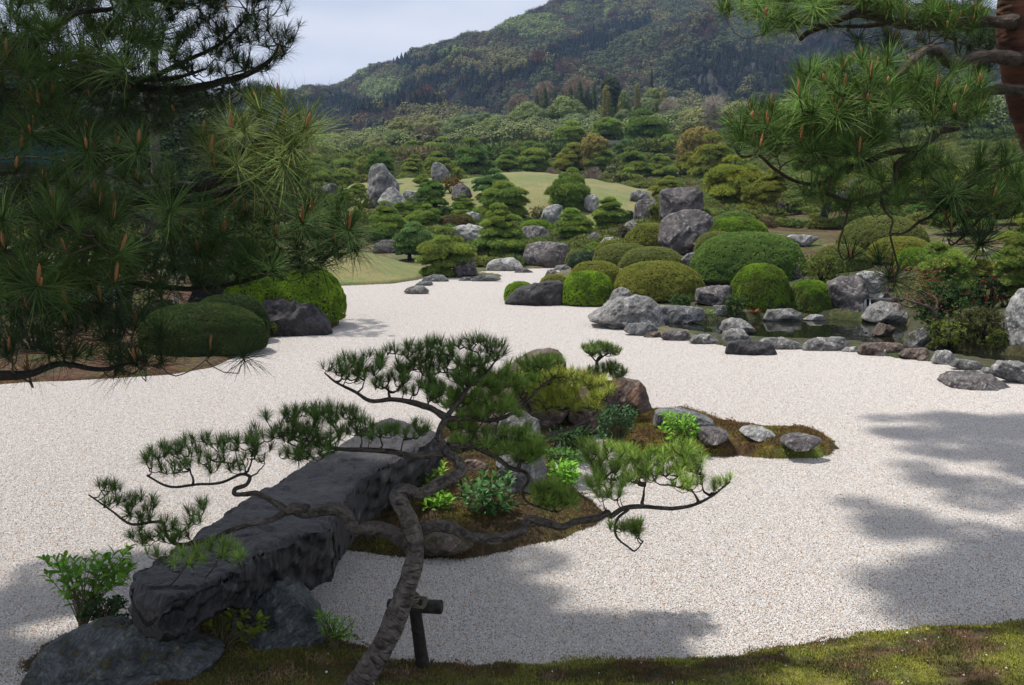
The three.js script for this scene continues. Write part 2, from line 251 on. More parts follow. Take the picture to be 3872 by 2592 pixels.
// moss
const mossMat = std({ color: rgb(1, 1, 1), vertexColors: true, map: soilMap, bumpMap: soilBump, bumpScale: 0.012, roughness: 1 });
const blade = (() => { const r = rng(55), T = new Tri(); for (let i = 0; i < 150; i++) { const x = (r() - 0.5) * 0.14, z = (r() - 0.5) * 0.14, h = 0.005 + 0.009 * r(), a = r() * 6.28, w = 0.0032, l = 0.006; const b = V3(x, -0.003, z), v = 0.7 + 0.6 * r(); T.t(V3(b.x - w * Math.cos(a), b.y, b.z - w * Math.sin(a)), V3(b.x + w * Math.cos(a), b.y, b.z + w * Math.sin(a)), V3(x + (r() - 0.5) * l * 2, h, z + (r() - 0.5) * l * 2), rgb(v, v, v)); } return T.geo(); })();
const bladeMat = std({ vertexColors: true, side: THREE.DoubleSide, roughness: 1 });
function mossBank(name, poly, rise, width, colour, label, cell = 0.05, seed = 1, wob = 0.05, inView = () => true) {
  const xs = poly.map((p) => p[0]), zs = poly.map((p) => p[1]);
  const sd = (x, z) => sdPoly(poly, x, z) + wob * (fbm2(x * 2.2 + seed, z * 2.2, 3) + 0.35 * n2(x * 11, z * 11));
  const H = (x, z) => { const d = -sd(x, z); return d < 0 ? -0.03 + d * 0.8 : rise * 0.45 * sst(0, width * 0.25, d) + rise * 0.55 * sst(0, width, d) + 0.018 * fbm2(x * 3, z * 3, 3) * sst(0, 0.2, d); };
  const g = maskSheet(Math.min(...xs) - 0.2, Math.max(...xs) + 0.2, Math.min(...zs) - 0.2, Math.max(...zs) + 0.2, cell, (x, z) => sd(x, z) < 0.12 && { y: H(x, z), c: colour(x, z) }, 1.2);
  const m = tag(put(null, name, g, mossMat), null, null, null, 'structure');
  const r = rng(seed * 31 + 7), M = [], C = [];
  for (let x = Math.min(...xs); x < Math.max(...xs); x += 0.088) for (let z = Math.min(...zs); z < Math.max(...zs); z += 0.088) {
    const X = x + (r() - 0.5) * 0.04, Z = z + (r() - 0.5) * 0.04; if (sd(X, Z) > -0.01 || !inView(X, Z)) continue;
    const e = 0.04, nx = H(X - e, Z) - H(X + e, Z), nz = H(X, Z - e) - H(X, Z + e); const q = new THREE.Quaternion().setFromUnitVectors(UP, V3(nx, 2 * e, nz).normalize()).multiply(new THREE.Quaternion().setFromAxisAngle(UP, r() * 6.28));
    M.push(xf(V3(X, H(X, Z), Z), q, 0.8 + 0.6 * r())); const c = colour(X, Z), v = 0.8 + 0.5 * r(); C.push(rgb(c.r * v * 1.5, c.g * v * 1.5, c.b * v * 1.5));
  }
  if (M.length) inst(m, 'moss_shoots', blade, bladeMat, M, C);
  return H;
}
const FORE = onG(0.02, pxs('K', 2343, 1110, 2050, 1130, 1600, 1150, 1300, 1190, 1000, 1230, 700, 1270, 440, 1310, 400, 1338, 0, 1360), pxs('I', 2343, 1362, 1900, 1372, 1500, 1397, 1200, 1392, 1000, 1387, 850, 1370, 700, 1350, 560, 1290, 450, 1260), pxs('G', 2180, 1180, 1900, 1100, 1500, 1000, 1200, 1080, 800, 1090, 600, 1135, 450, 1190, 250, 1300, 110, 1425, 90, 1490, 160, 1600, 330, 1900), [[500, 3300], [3000, 3400], [6500, 3000], [5200, 2280]]);
const foreCol = (x, z) => { const a = fbm2(x * 1.6, z * 2.4, 4), b = fbm2(x * 4 + 9, z * 5, 3), rt = sst(-0.6, 0.6, x); let c = cmix(rgb(0.062, 0.058, 0.012), rgb(0.105, 0.055, 0.022), sst(0.0, 0.35, b - a * 0.4)); c = cmix(c, rgb(0.195, 0.20, 0.026), sst(-0.14, 0.26, a) * (0.35 + 0.62 * rt)); c = cmix(c, rgb(0.20, 0.15, 0.085), sst(0.25, 0.45, b) * 0.7); return c; };
const foreH = mossBank('moss_bank', FORE, 0.13, 0.9, foreCol, '', 0.035, 3, 0.05, (x, z) => z < -3.9 && Math.abs(x) < -z * 0.56 + 0.3);
const ISLE = onG(0.02, pxs('I', 340, 640, 500, 665, 700, 690, 900, 700, 1150, 712, 1300, 690, 1500, 640, 1700, 600, 1900, 550, 2050, 500, 2130, 455, 2175, 405, 2110, 350, 1980, 260, 1900, 190), pxs('H', 1800, 1020, 1840, 900, 1760, 860, 2050, 830, 2120, 760, 1500, 560, 1150, 620, 1000, 800, 820, 960, 560, 1230, 430, 1480));
const isleCol = (x, z) => { const a = fbm2(x * 1.5 + 4, z * 1.8, 4), b = fbm2(x * 4.5, z * 4.5 + 3, 3); let c = cmix(rgb(0.078, 0.050, 0.020), rgb(0.10, 0.068, 0.03), sst(-0.2, 0.3, b)); return cmix(c, rgb(0.125, 0.105, 0.02), sst(-0.05, 0.3, a)); };
const isleH = mossBank('moss_island', ISLE, 0.17, 0.6, isleCol, '', 0.04, 5);
const TAIL = onG(0.02, pxs('J', 420, 640, 560, 655, 700, 668, 1000, 676, 1250, 672, 1480, 686, 1780, 686, 1880, 664, 1935, 618, 1890, 570, 1800, 530, 1690, 508, 1500, 512, 1300, 492, 1285, 474, 1180, 472, 1140, 450, 1075, 428, 900, 380, 660, 390, 500, 420, 380, 520, 350, 600));
const tailCol = (x, z) => { const a = fbm2(x * 1.7 + 14, z * 2.0, 4), b = fbm2(x * 5, z * 5 + 3, 3); let c = cmix(rgb(0.085, 0.045, 0.016), rgb(0.125, 0.082, 0.02), sst(-0.25, 0.25, b)); c = cmix(c, rgb(0.15, 0.13, 0.018), sst(-0.02, 0.3, a)); const p = onPlane(px('J', 1740, 640), 0.1); return cmix(c, rgb(0.16, 0.20, 0.03), sst(0.42, 0.2, Math.hypot(x - p.x, (z - p.z) * 1.3))); };
const tailH = mossBank('moss_spit', TAIL, 0.15, 0.35, tailCol, '', 0.035, 8);
// ---------- the mountain and its forest ----------
const RIDGE_S = [[-2500, 420], [-1200, 330], [0, 395], [700, 380], [1150, 352], [1230, 350], [1317, 310], [1400, 262], [1455, 242], [1511, 234], [1560, 198], [1650, 182], [1733, 162], [1805, 141], [1866, 123], [1927, 87], [1982, 56], [2049, 30], [2093, 6], [2150, -14], [2350, -26], [2560, -10], [2700, 8], [2900, 10], [3150, 40], [3500, 20], [3872, 60], [4600, 120], [6000, 300]];
const lerpList = (L, x) => { let i = 0; while (i < L.length - 2 && L[i + 1][0] < x) i++; const [a, b] = [L[i], L[i + 1]]; return mix(a[1], b[1], clamp((x - a[0]) / (b[0] - a[0]))); };
const RD = 560, FD = 250;
function mountainP(sx, v) { // v 0 at the foot, 1 at the ridge, to 1.3 behind it
  const D = FD + (RD - FD) * v, p = at([sx, 700], D), ridge = at([sx, lerpList(RIDGE_S, sx)], RD).y - 3.5;
  const foot = 4 + 3 * fbm2(sx * 0.0012, 3, 2), k = clamp(v);
  const spur = fbm2(p.x * 0.011 + 0.006 * D, p.z * 0.004 + 3, 3) * 36 * Math.sin(k * Math.PI) * clamp(ridge / 70) + 6 * fbm2(p.x * 0.05, p.z * 0.05, 2) * Math.sin(k * Math.PI);
  let y = foot + (ridge - foot) * Math.pow(k, 1.12) + spur; if (v > 1) y -= (v - 1) * 160;
  return V3(p.x, y, -D);
}
{
  const g = sheet(200, 80, (u, v) => { const sx = mix(-2300, 5600, u), p = mountainP(sx, v * 1.3 - 0.02); return { p, c: cmix(rgb(0.012, 0.015, 0.008), rgb(0.018, 0.015, 0.010), sst(-0.2, 0.3, fbm2(p.x * 0.02, p.z * 0.02, 3))) }; }, 0.1);
  tag(put(null, 'mountain', g, std({ vertexColors: true, side: THREE.DoubleSide })), null, null, null, 'structure');
  const g2 = sheet(60, 10, (u, v) => { const sx = mix(-2500, 6200, u), p = at([sx, mix(900, 352 + 25 * fbm2(sx * 0.004, 1, 3) - 10 * Math.sin(sx * 0.006), Math.min(1, v * 1.4))], mix(800, 980, v)); return { p: V3(p.x, v > 0.72 ? p.y - (v - 0.72) * 300 : p.y, p.z) }; }, 0.1);
  tag(put(null, 'far_hills', g2, std({ color: rgb(0.04, 0.05, 0.03), side: THREE.DoubleSide })), null, null, null, 'structure');
}
// tree masses for far woods: leaf clumps as real faces
function leafBall(seed, n, leaf, squash = 0.8, tri = false) { // unit crown of loose leaf faces grouped in lobes
  const r = rng(seed), T = new Tri(), lobes = [];
  for (let i = 0; i < 13; i++) { const a = r() * 6.28, y = r() * 1.25 - 0.35, q = Math.sqrt(Math.max(0, 1 - Math.min(1, y * y))); lobes.push([V3(Math.cos(a) * q * 0.62, y * squash * 0.62, Math.sin(a) * q * 0.62), 0.30 + 0.2 * r()]); }
  for (let i = 0; i < n; i++) {
    const [c, s] = lobes[Math.floor(r() * lobes.length)], d = V3(r() - 0.5, r() * 0.95 - 0.32, r() - 0.5).normalize(), p = d.clone().multiplyScalar(s * (0.82 + 0.25 * r())).add(c);
    const nn = d.clone().add(V3(r() - 0.5, r() - 0.5 + 0.25, r() - 0.5).multiplyScalar(0.5)).normalize(), t = V3(r() - 0.5, r() - 0.5, r() - 0.5).cross(nn).normalize(), b = nn.clone().cross(t), l = leaf * (0.7 + 0.7 * r()), v = 0.75 + 0.5 * r(), col = rgb(v, v, v * 0.95);
    const A = p.clone().addScaledVector(t, l), B = p.clone().addScaledVector(b, l * 0.55), C = p.clone().addScaledVector(t, -l), Dd = p.clone().addScaledVector(b, -l * 0.55);
    T.t(A, B, C, col); if (!tri) T.t(A, C, Dd, col);
  }
  return T.geo();
}
function coneTree(seed, n, ls = 1) { // unit-height cedar of drooping sprays
  const r = rng(seed), T = new Tri();
  for (let i = 0; i < n; i++) {
    const h = Math.pow(r(), 0.8) * 0.94 + 0.04, R = 0.19 * Math.pow(1 - h, 0.72) + 0.012, a = r() * 6.28, q = R * (0.55 + 0.5 * r()), p = V3(Math.cos(a) * q, h, Math.sin(a) * q), out = V3(Math.cos(a), -0.5 - 0.6 * r(), Math.sin(a)).normalize(), side = V3(-Math.sin(a), 0.3 * (r() - 0.5), Math.cos(a)), l = (0.05 + 0.04 * r()) * ls, w = 0.018 * ls, v = 0.7 + 0.6 * r(), col = rgb(v, v, v);
    const tip = p.clone().addScaledVector(out, l * 0.6), bk = p.clone().addScaledVector(out, -l * 0.7);
    T.t(bk.clone().addScaledVector(side, w), tip, bk.clone().addScaledVector(side, -w), col);
  }
  return T.geo();
}
function twigBall(seed, n) { // leafless crown: fine upward twigs
  const r = rng(seed), T = new Tri();
  for (let i = 0; i < n; i++) { const a = r() * 6.28, e = Math.acos(1 - r() * 1.25), d = V3(Math.sin(e) * Math.cos(a), Math.cos(e) * 0.85, Math.sin(e) * Math.sin(a)), o = d.clone().multiplyScalar(0.35 + 0.45 * r()), t = d.clone().add(V3(r() - 0.5, r() * 0.6, r() - 0.5).multiplyScalar(0.8)).normalize().multiplyScalar(0.22 + 0.2 * r()).add(o), s = V3(r() - 0.5, r() - 0.5, r() - 0.5).cross(d).normalize().multiplyScalar(0.018), v = 0.75 + 0.5 * r(); T.t(o.clone().add(s), t, o.clone().sub(s), rgb(v, v, v)); }
  return T.geo();
}
const leafMat = std({ vertexColors: true, side: THREE.DoubleSide, roughness: 0.95 });
const GEO = { ball: [1, 2, 3].map((k) => leafBall(100 + k, 520, 0.085)), ballFine: [4, 5].map((k) => leafBall(100 + k, 2200, 0.05)), cone: [1, 2].map((k) => coneTree(200 + k, 420)), coneFine: coneTree(210, 2600, 0.6), twig: [1, 2].map((k) => twigBall(300 + k, 420)), twigFine: twigBall(310, 520) };
{
  const r = rng(404), sets = { cedar: [[], []], broad: [[], []], bare: [[], []], fresh: [[], []], olive: [[], []] };
  const CEDARS = [pxs('B', 600, 440, 740, 420, 860, 440, 1060, 380, 1050, 430, 900, 480, 760, 560, 640, 500), pxs('B', -600, 760, 100, 700, 250, 680, 400, 760, 560, 740, 760, 600, 880, 560, 1050, 530, 1300, 560, 1600, 480, 1750, 330, 2100, 200, 2343, 150, 2343, 230, 1900, 440, 1700, 540, 1400, 650, 1280, 760, 1000, 800, 780, 780, 600, 820, 480, 850, 200, 870, -600, 900), pxs('C', -100, 500, 350, 350, 700, 400, 1000, 260, 1300, 300, 1600, 400, 1600, 640, 500, 720, -100, 700)];
  const BLOBS = [['B', 560, 660, 170, 80, 'fresh', 0.85], ['B', 1550, 235, 210, 80, 'fresh', 0.7], ['B', 1000, 400, 120, 50, 'fresh', 0.5], ['B', 1800, 100, 60, 50, 'fresh', 0.7], ['B', 400, 545, 60, 30, 'fresh', 0.9], ['B', 2060, 115, 40, 40, 'fresh', 0.9], ['B', 1400, 470, 140, 110, 'olive', 0.9], ['B', 900, 530, 80, 60, 'olive', 0.8], ['B', 2200, 330, 260, 110, 'broad', 0.8], ['C', 250, 370, 230, 100, 'broad', 0.8], ['C', 100, 480, 300, 60, 'broad', 0.8], ['C', 60, 300, 60, 20, 'olive', 0.8], ['B', 300, 930, 200, 80, 'bare', 0.7]].map(([R, x, y, rx, ry, k, f]) => [...px(R, x, y), rx * ZK, ry * ZK, k, f]);
  for (let i = 0; i < 100000; i++) {
    const sx = mix(-900, 4600, r()), v = Math.pow(r(), 0.85) * 1.02, p = mountainP(sx, v); if (r() > 0.42 + 0.6 * clamp(Math.abs(mountainP(sx, v + 0.02).y - p.y) / 9)) continue; const low = 1 - v, mx = sx, dy = p.y - CAM_H, my = CY - FOC * (dy / -p.z * cp + sp) / (cp - dy / -p.z * sp), wb = 14 * fbm2(p.x * 0.03, p.z * 0.03, 2);
    let kind = r() < 0.5 ? 'bare' : r() < 0.66 ? 'broad' : 'olive';
    if (n2(p.x * 0.025 + 7, p.z * 0.025) > 0.35) kind = 'broad'; else if (n2(p.x * 0.03 + 70, p.z * 0.03) > 0.45) kind = 'olive';
    for (const [cx, cy, rx, ry, k, f] of BLOBS) if (((mx - cx) / rx) ** 2 + ((my - cy + wb) / ry) ** 2 < 1 && r() < f) kind = k;
    for (const Z of CEDARS) if (sdPoly(Z, mx, my + wb) < 0 && r() < 0.93) kind = 'cedar';
    const s = 0.75 + 0.55 * r(), q = new THREE.Quaternion().setFromAxisAngle(UP, r() * 6.28), far = mix(1, 1.25, v), w = 0.66 + 0.4 * r(); let c;
    if (kind === 'cedar') { const hh = 4.7 * s * far; sets.cedar[0].push(xf(V3(p.x, p.y - 0.6, p.z), q, V3(hh * 1.0, hh, hh * 1.0))); c = rgb(0.022 * w, 0.042 * w, 0.027 * w); }
    else { const R = 2.3 * s * far; sets[kind][0].push(xf(V3(p.x, p.y + R * 0.75, p.z), q, V3(R, R * (0.95 + 0.3 * r()), R)));
      c = kind === 'broad' ? rgb(0.08 * w, 0.105 * w, 0.04 * w) : kind === 'bare' ? (r() < 0.12 ? rgb(0.19 * w, 0.08 * w, 0.055 * w) : rgb(0.14 * w, 0.10 * w, 0.078 * w)) : kind === 'fresh' ? rgb(0.18 * w, 0.24 * w, 0.065 * w) : rgb(0.165 * w, 0.16 * w, 0.055 * w); }
    sets[kind][1].push(c);
  }
  const lab = { cedar: ['cedar_forest', 'dark blue-green cedar woods clothing the mountain slopes'], broad: ['evergreen_forest', 'round-crowned dark evergreen woods spread over the mountain'], bare: ['leafless_forest', 'brown leafless woods in patches high on the mountain'], fresh: ['spring_forest', 'pale green trees in fresh leaf scattered over the mountain'], olive: ['budding_forest', 'olive and tan budding trees between the mountain woods'] };
  for (const k in sets) { const g = k === 'cedar' ? GEO.cone[0] : k === 'bare' ? GEO.twig[0] : GEO.ball[k === 'fresh' ? 1 : k === 'olive' ? 2 : 0]; tag(inst(null, lab[k][0], g, leafMat, ...sets[k]), lab[k][1], 'forest', null, 'stuff'); }
}
// ---------- rocks ----------
const rockMat = std({ vertexColors: true, map: rockMap, bumpMap: rockBump, bumpScale: 0.035, roughness: 0.88 });
const rockMatNear = std({ vertexColors: true, map: rep(rockMap, 2), bumpMap: rep(rockBump, 2), bumpScale: 0.035, roughness: 0.85 });
const ROCKC = { grey: [[0.30, 0.29, 0.28], [0.55, 0.54, 0.52], [0.15, 0.145, 0.14]], pale: [[0.50, 0.49, 0.47], [0.70, 0.69, 0.66], [0.24, 0.235, 0.23]], dark: [[0.068, 0.063, 0.067], [0.15, 0.145, 0.145], [0.035, 0.032, 0.034]], purple: [[0.18, 0.155, 0.155], [0.48, 0.47, 0.45], [0.07, 0.06, 0.065]], brown: [[0.20, 0.14, 0.11], [0.36, 0.32, 0.27], [0.10, 0.065, 0.055]], slate: [[0.24, 0.245, 0.25], [0.40, 0.40, 0.39], [0.09, 0.095, 0.10]], near: [[0.15, 0.165, 0.17], [0.28, 0.29, 0.26], [0.065, 0.07, 0.075]] };
let rockSeed = 1000;
const ROCKS = [];
// outline: photograph points; D: distance of its front (default: where its foot meets flat ground); T: half its thickness
function rock(name, label, kind, pts, o = {}) {
  const seed = rockSeed++, r = rng(seed), ys = pts.map((p) => p[1]), low = pts.reduce((a, b) => (b[1] > a[1] ? b : a)), xs = pts.map((p) => p[0]), mid = (Math.min(...xs) + Math.max(...xs)) / 2;
  const Df = o.D ? hitD([mid, low[1]], o.D) : -onPlane([mid, low[1]], o.h ?? 0).z, w = (Math.max(...xs) - Math.min(...xs)) * mPerPx(Df), hgt = (Math.max(...ys) - Math.min(...ys)) * mPerPx(Df);
  const T = o.T ?? 0.42 * Math.min(w, hgt * 1.6 + 0.1), D = Df + 0.75 * T;
  const P = pts.map((s) => at(s, D)), base = Math.min(...P.map((p) => p.y)), c = V3(); P.forEach((p) => c.add(p)); c.multiplyScalar(1 / P.length); c.x = at([mid, low[1]], D).x; c.z = -D;
  const top = Math.max(...P.map((p) => p.y)); c.y = mix(base, top, 0.42);
  const L = P.map((p) => [p.x - c.x, p.y - c.y]);
  const rad = (th) => { const dx = Math.cos(th), dy = Math.sin(th); let best = 0; for (let i = 0; i < L.length; i++) { const [ax, ay] = L[i], [bx, by] = L[(i + 1) % L.length], ex = bx - ax, ey = by - ay, den = dx * ey - dy * ex; if (Math.abs(den) < 1e-9) continue; const t = (ax * ey - ay * ex) / den, s = (ax * dy - ay * dx) / den; if (t > 0 && s >= -1e-6 && s <= 1 + 1e-6) best = Math.max(best, t); } return best; };
  const NT = 180, RT = []; for (let i = 0; i < NT; i++) RT.push(rad(i / NT * 2 * Math.PI) || 0.3 * Math.min(w, hgt));
  const RR = RT.map((_, i) => { let s = 0, n = 0; for (let k = -2; k <= 2; k++) { const wt = 3 - Math.abs(k); s += wt * RT[(i + k + NT) % NT]; n += wt; } return s / n; });
  const R = (th) => { const u = ((th / (2 * Math.PI)) % 1 + 1) % 1 * NT, i = Math.floor(u), f = u - i; return mix(RR[i % NT], RR[(i + 1) % NT], f); };
  const size = Math.max(w, hgt), det = o.det ?? Math.round(clamp(size / mPerPx(D) / 10, 11, 40));
  let g = new THREE.IcosahedronGeometry(1, det); g.deleteAttribute('uv'); g.deleteAttribute('normal');
  // weld
  const pos = g.attributes.position, map = new Map(), V = [], I = [];
  for (let i = 0; i < pos.count; i++) { const k = [pos.getX(i), pos.getY(i), pos.getZ(i)].map((v) => Math.round(v * 1e4)).join(); if (!map.has(k)) { map.set(k, V.length); V.push(V3().fromBufferAttribute(pos, i)); } I.push(map.get(k)); }
  const cuts = []; for (let i = 0; i < (o.cuts ?? 13); i++) { const a = r() * 6.28, tilt = (r() - 0.5) * 1.5; cuts.push([V3(Math.cos(a) * Math.sin(tilt), Math.sin(a) * Math.sin(tilt) + 0.25, (r() < 0.8 ? 1 : -1) * Math.cos(tilt)).normalize(), 0.62 + 0.25 * r()]); }
  const f = 1.6 / size, off = r() * 100, amp = (o.amp ?? 0.05) * size, strat = o.strata ?? 0, pos2 = [], kq = o.k ?? 0.6;
  for (const d of V) {
    const th = Math.atan2(d.y, d.x), rho = Math.hypot(d.x, d.y), q = Math.pow(Math.max(rho, 1e-4), kq) , dz = Math.sign(d.z) * Math.pow(Math.abs(d.z), 0.75);
    let v = V3(Math.cos(th) * q, Math.sin(th) * q, dz);
    for (const [n, h] of cuts) { const e = v.dot(n) - h; if (e > 0) v.addScaledVector(n, -e * 0.97 * Math.min(1, Math.abs(n.z) * 1.3)); }
    const p = V3(v.x * R(th), v.y * R(th), v.z * T);
    const X = p.x * f * 1.6 + off, Y = p.y * f * 1.6, Z = p.z * f * 1.6, rg = 1 - Math.abs(n3(X, Y, Z)) * 2, dd = d.clone();
    let a = amp * (0.35 * rg * (0.4 + 0.6 * Math.abs(d.z)) + 0.35 * fbm3(X * 2.1, Y * 2.1, Z * 2.1, 4) + 0.22 * (1 - Math.abs(n3(X * 4, Y * 4, Z * 4)) * 2) * 0.5);
    if (strat) a += strat * amp * (Math.abs((((p.y + 0.25 * p.x * (o.dip ?? 0.3)) / size * 7 + n3(X * 0.6, Y * 0.6, Z * 0.6)) % 1 + 1) % 1 - 0.5) - 0.25);
    p.addScaledVector(dd, a); pos2.push(p.x, p.y, p.z);
  }
  g = new THREE.BufferGeometry(); g.setAttribute('position', new THREE.Float32BufferAttribute(pos2, 3)); g.setIndex(I); g.computeVertexNormals();
  const [c0, c1, c2] = ROCKC[kind], C = [], U = [], nrm = g.attributes.normal, lich = o.lichen ?? 0.5, mo = o.moss, FQ = 2.2 + 2.6 * r();
  for (let i = 0; i < V.length; i++) {
    const x = pos2[3 * i], y = pos2[3 * i + 1], z = pos2[3 * i + 2], F = FQ / Math.sqrt(size), a = fbm3(x * F + off, y * F, z * F, 5), b = fbm3(x * F * 2.2, y * F * (o.streak ? 0.35 : 2.2) + off, z * F * 2.2, 4), e = fbm3(x * F * 5, y * F * 5, z * F * 5 + off, 3);
    const li = sst(0.42 - 0.42 * lich, 0.62 - 0.42 * lich, b + 0.35 * e), dk = sst(0.08, 0.38, a + 0.4 * e), k = 0.88 + 0.35 * e;
    let col = [0, 1, 2].map((j) => mix(mix(c0[j], c2[j], dk), c1[j], li * 0.68) * k);
    if (mo) { const m = sst(0.05, 0.4, e + a + (mo - 0.5)) ; col = [0, 1, 2].map((j) => mix(col[j], [0.11, 0.10, 0.03][j], m)); }
    if (o.rust) { const m = sst(0.1, 0.45, fbm3(x * F * 1.4 + 50, y * F * 1.4, z * F * 1.4, 4) + 0.1) * o.rust; col = [0, 1, 2].map((j) => mix(col[j], [0.26, 0.13, 0.075][j], m)); }
    C.push(...col); U.push(x * 0.9 + z * 0.66, y * 0.9 + z * 0.43 + x * 0.1);
  }
  g.setAttribute('color', new THREE.Float32BufferAttribute(C, 3)); g.setAttribute('uv', new THREE.Float32BufferAttribute(U, 2));
  const m = put(null, name, g, o.near ? rockMatNear : rockMat); m.position.copy(c); tag(m, label, o.cat ?? 'rock', o.group);
  ROCKS.push({ m, c, D });
  return m;
}
const KERB = 'edging stones between the gravel and the pond';
// the far group on the hill
const tall = rock('standing_stone', 'tall grey standing stone with a dark upright face, highest of the far rocks', 'grey', pxs('E', 437, 170, 452, 125, 490, 104, 540, 106, 562, 145, 605, 195, 640, 245, 645, 300, 600, 390, 500, 420, 412, 410, 430, 330), { D: 52, streak: 1, lichen: 0.6, amp: 0.06 });
rock('rock', 'pale pointed rock leaning on the tall standing stone', 'pale', pxs('E', 500, 365, 545, 300, 580, 272, 605, 265, 645, 302, 690, 350, 720, 405, 705, 445, 560, 430), { D: 50.5, lichen: 0.7 });
rock('rock', 'small dark rock at far left, left of the tall standing stone', 'purple', pxs('E', 125, 262, 180, 242, 222, 248, 225, 300, 200, 345, 130, 345), { D: 53 });
rock('rock', 'small pale rock close to the left of the tall standing stone', 'pale', pxs('E', 345, 290, 362, 264, 395, 272, 415, 305, 405, 335, 355, 330), { D: 54 });
rock('rock', 'low pale rock to the right of the pointed rock', 'pale', pxs('E', 670, 305, 700, 288, 775, 296, 800, 330, 765, 380, 690, 370), { D: 51 });
rock('standing_stone', 'grey flat-topped stone on the lawn crest, below the dark round pine', 'grey', pxs('E', 868, 195, 868, 130, 880, 100, 915, 98, 952, 116, 985, 160, 1000, 200, 960, 240, 880, 235), { D: 62, streak: 1, lichen: 0.6 });
rock('standing_stone', 'dark stone with a pale left edge, under the orange-tinged bush', 'purple', pxs('E', 1003, 345, 1010, 268, 1040, 249, 1085, 244, 1125, 275, 1148, 330, 1110, 365, 1020, 365), { D: 50, lichen: 0.25 });
rock('rock', 'pale rock behind the brown clipped mound', 'pale', pxs('E', 1055, 452, 1090, 437, 1140, 432, 1200, 450, 1200, 500, 1130, 520, 1080, 510), { D: 44 });
rock('boulder', 'broad layered grey boulder half hidden between two pines', 'pale', pxs('E', 1000, 548, 1060, 528, 1130, 520, 1180, 530, 1250, 560, 1270, 610, 1240, 660, 1100, 670, 1020, 600), { D: 40, strata: 1 });
rock('rock', 'dark purple rock on the lawn edge beside the leftmost low pine', 'purple', pxs('E', 465, 712, 480, 655, 530, 630, 600, 626, 642, 645, 640, 700, 600, 722), { D: 36, lichen: 0.3 });
rock('rock', 'small rock sunk in the left lawn behind the near needles', 'purple', pxs('E', 290, 712, 300, 695, 345, 690, 360, 712), { D: 36 });
rock('boulder', 'pale upright boulder left of the open small pine', 'pale', pxs('E', 1614, 480, 1632, 420, 1680, 390, 1730, 380, 1768, 400, 1750, 445, 1745, 500, 1700, 525, 1640, 505), { D: 47, lichen: 0.65, streak: 1 });
rock('boulder', 'pale rounded boulder standing between two pines in front of the lawn mound', 'pale', pxs('E', 1905, 395, 1910, 345, 1940, 318, 1985, 316, 2012, 350, 2000, 430, 1955, 445, 1925, 420), { D: 53, lichen: 0.65 });
rock('rock', 'grey rock at the right end of the lawn mound', 'grey', pxs('E', 2218, 360, 2228, 300, 2280, 286, 2330, 296, 2360, 340, 2330, 370, 2250, 372), { D: 56 });
rock('standing_stone', 'tall narrow grey stone left of the big square boulder', 'purple', pxs('F', 330, 255, 345, 150, 370, 130, 420, 127, 458, 145, 452, 200, 420, 265, 370, 280), { D: 37, streak: 1, lichen: 0.35 });
rock('rock', 'grey broken rock at the foot of the tall narrow stone', 'grey', pxs('F', 265, 300, 300, 245, 335, 235, 372, 270, 345, 330, 280, 335), { D: 36 });
rock('boulder', 'big square dark boulder highest on the right, behind the round boulder', 'purple', pxs('F', 470, 225, 472, 88, 500, 74, 600, 68, 668, 64, 692, 90, 695, 185, 620, 235, 520, 240), { D: 36.5, lichen: 0.15, k: 0.45 });
rock('boulder', 'great round purple-grey boulder with a white right shoulder', 'purple', pxs('F', 466, 345, 472, 270, 482, 235, 520, 203, 600, 184, 680, 185, 735, 215, 738, 250, 700, 315, 655, 375, 605, 420, 555, 412, 490, 385), { D: 31, lichen: 0.45, T: 0.8, amp: 0.07 });
rock('boulder', 'broad flat-topped boulder with a bright green cushion on top', 'purple', pxs('E', 1480, 790, 1505, 690, 1525, 658, 1580, 640, 1700, 643, 1790, 655, 1812, 740, 1792, 805, 1700, 827, 1560, 817), { D: 33.5, lichen: 0.5, k: 0.45, amp: 0.04 });
rock('boulder', 'purple boulder with broad white streaks above the flat-topped one', 'purple', pxs('E', 1465, 575, 1500, 535, 1580, 530, 1640, 540, 1685, 605, 1670, 650, 1560, 660, 1490, 640), { D: 36.5, lichen: 0.6, streak: 1 });
rock('boulder', 'white smooth boulder at the far end of the gravel', 'pale', pxs('E', 1240, 842, 1247, 790, 1290, 762, 1420, 746, 1465, 775, 1497, 822, 1420, 838), { lichen: 0.8 });
rock('rock', 'low dark rock on the gravel in front of the white smooth boulder', 'purple', pxs('E', 1430, 852, 1452, 822, 1500, 817, 1558, 842, 1560, 853), {});
rock('rock', 'small grey rock behind the pair at the right gravel edge', 'grey', pxs('E', 1700, 830, 1722, 800, 1780, 795, 1815, 815, 1800, 840), { D: 31 });
rock('rock', 'left grey rock of the pair at the right gravel edge', 'purple', pxs('E', 1637, 882, 1660, 832, 1700, 826, 1735, 850, 1720, 882), {});
rock('rock', 'right pale rock of the pair at the right gravel edge', 'pale', pxs('E', 1715, 880, 1750, 835, 1800, 814, 1852, 826, 1840, 880), {});
rock('rock', 'flat dark rock at the lawn tip under the brown-green layered pine', 'slate', pxs('E', 795, 908, 820, 880, 880, 864, 950, 868, 992, 906, 930, 914), {});
rock('rock', 'low grey rock left of the long flat one on the gravel', 'slate', pxs('E', 1046, 908, 1080, 882, 1132, 880, 1140, 909), {});
rock('rock', 'long flat grey rock lying on the far gravel', 'slate', pxs('E', 1128, 909, 1170, 874, 1240, 870, 1335, 879, 1344, 900, 1200, 913), {});
rock('rock', 'flat grey rock just behind the lone rock on the gravel', 'slate', pxs('E', 748, 938, 790, 910, 860, 907, 884, 932, 800, 943), {});
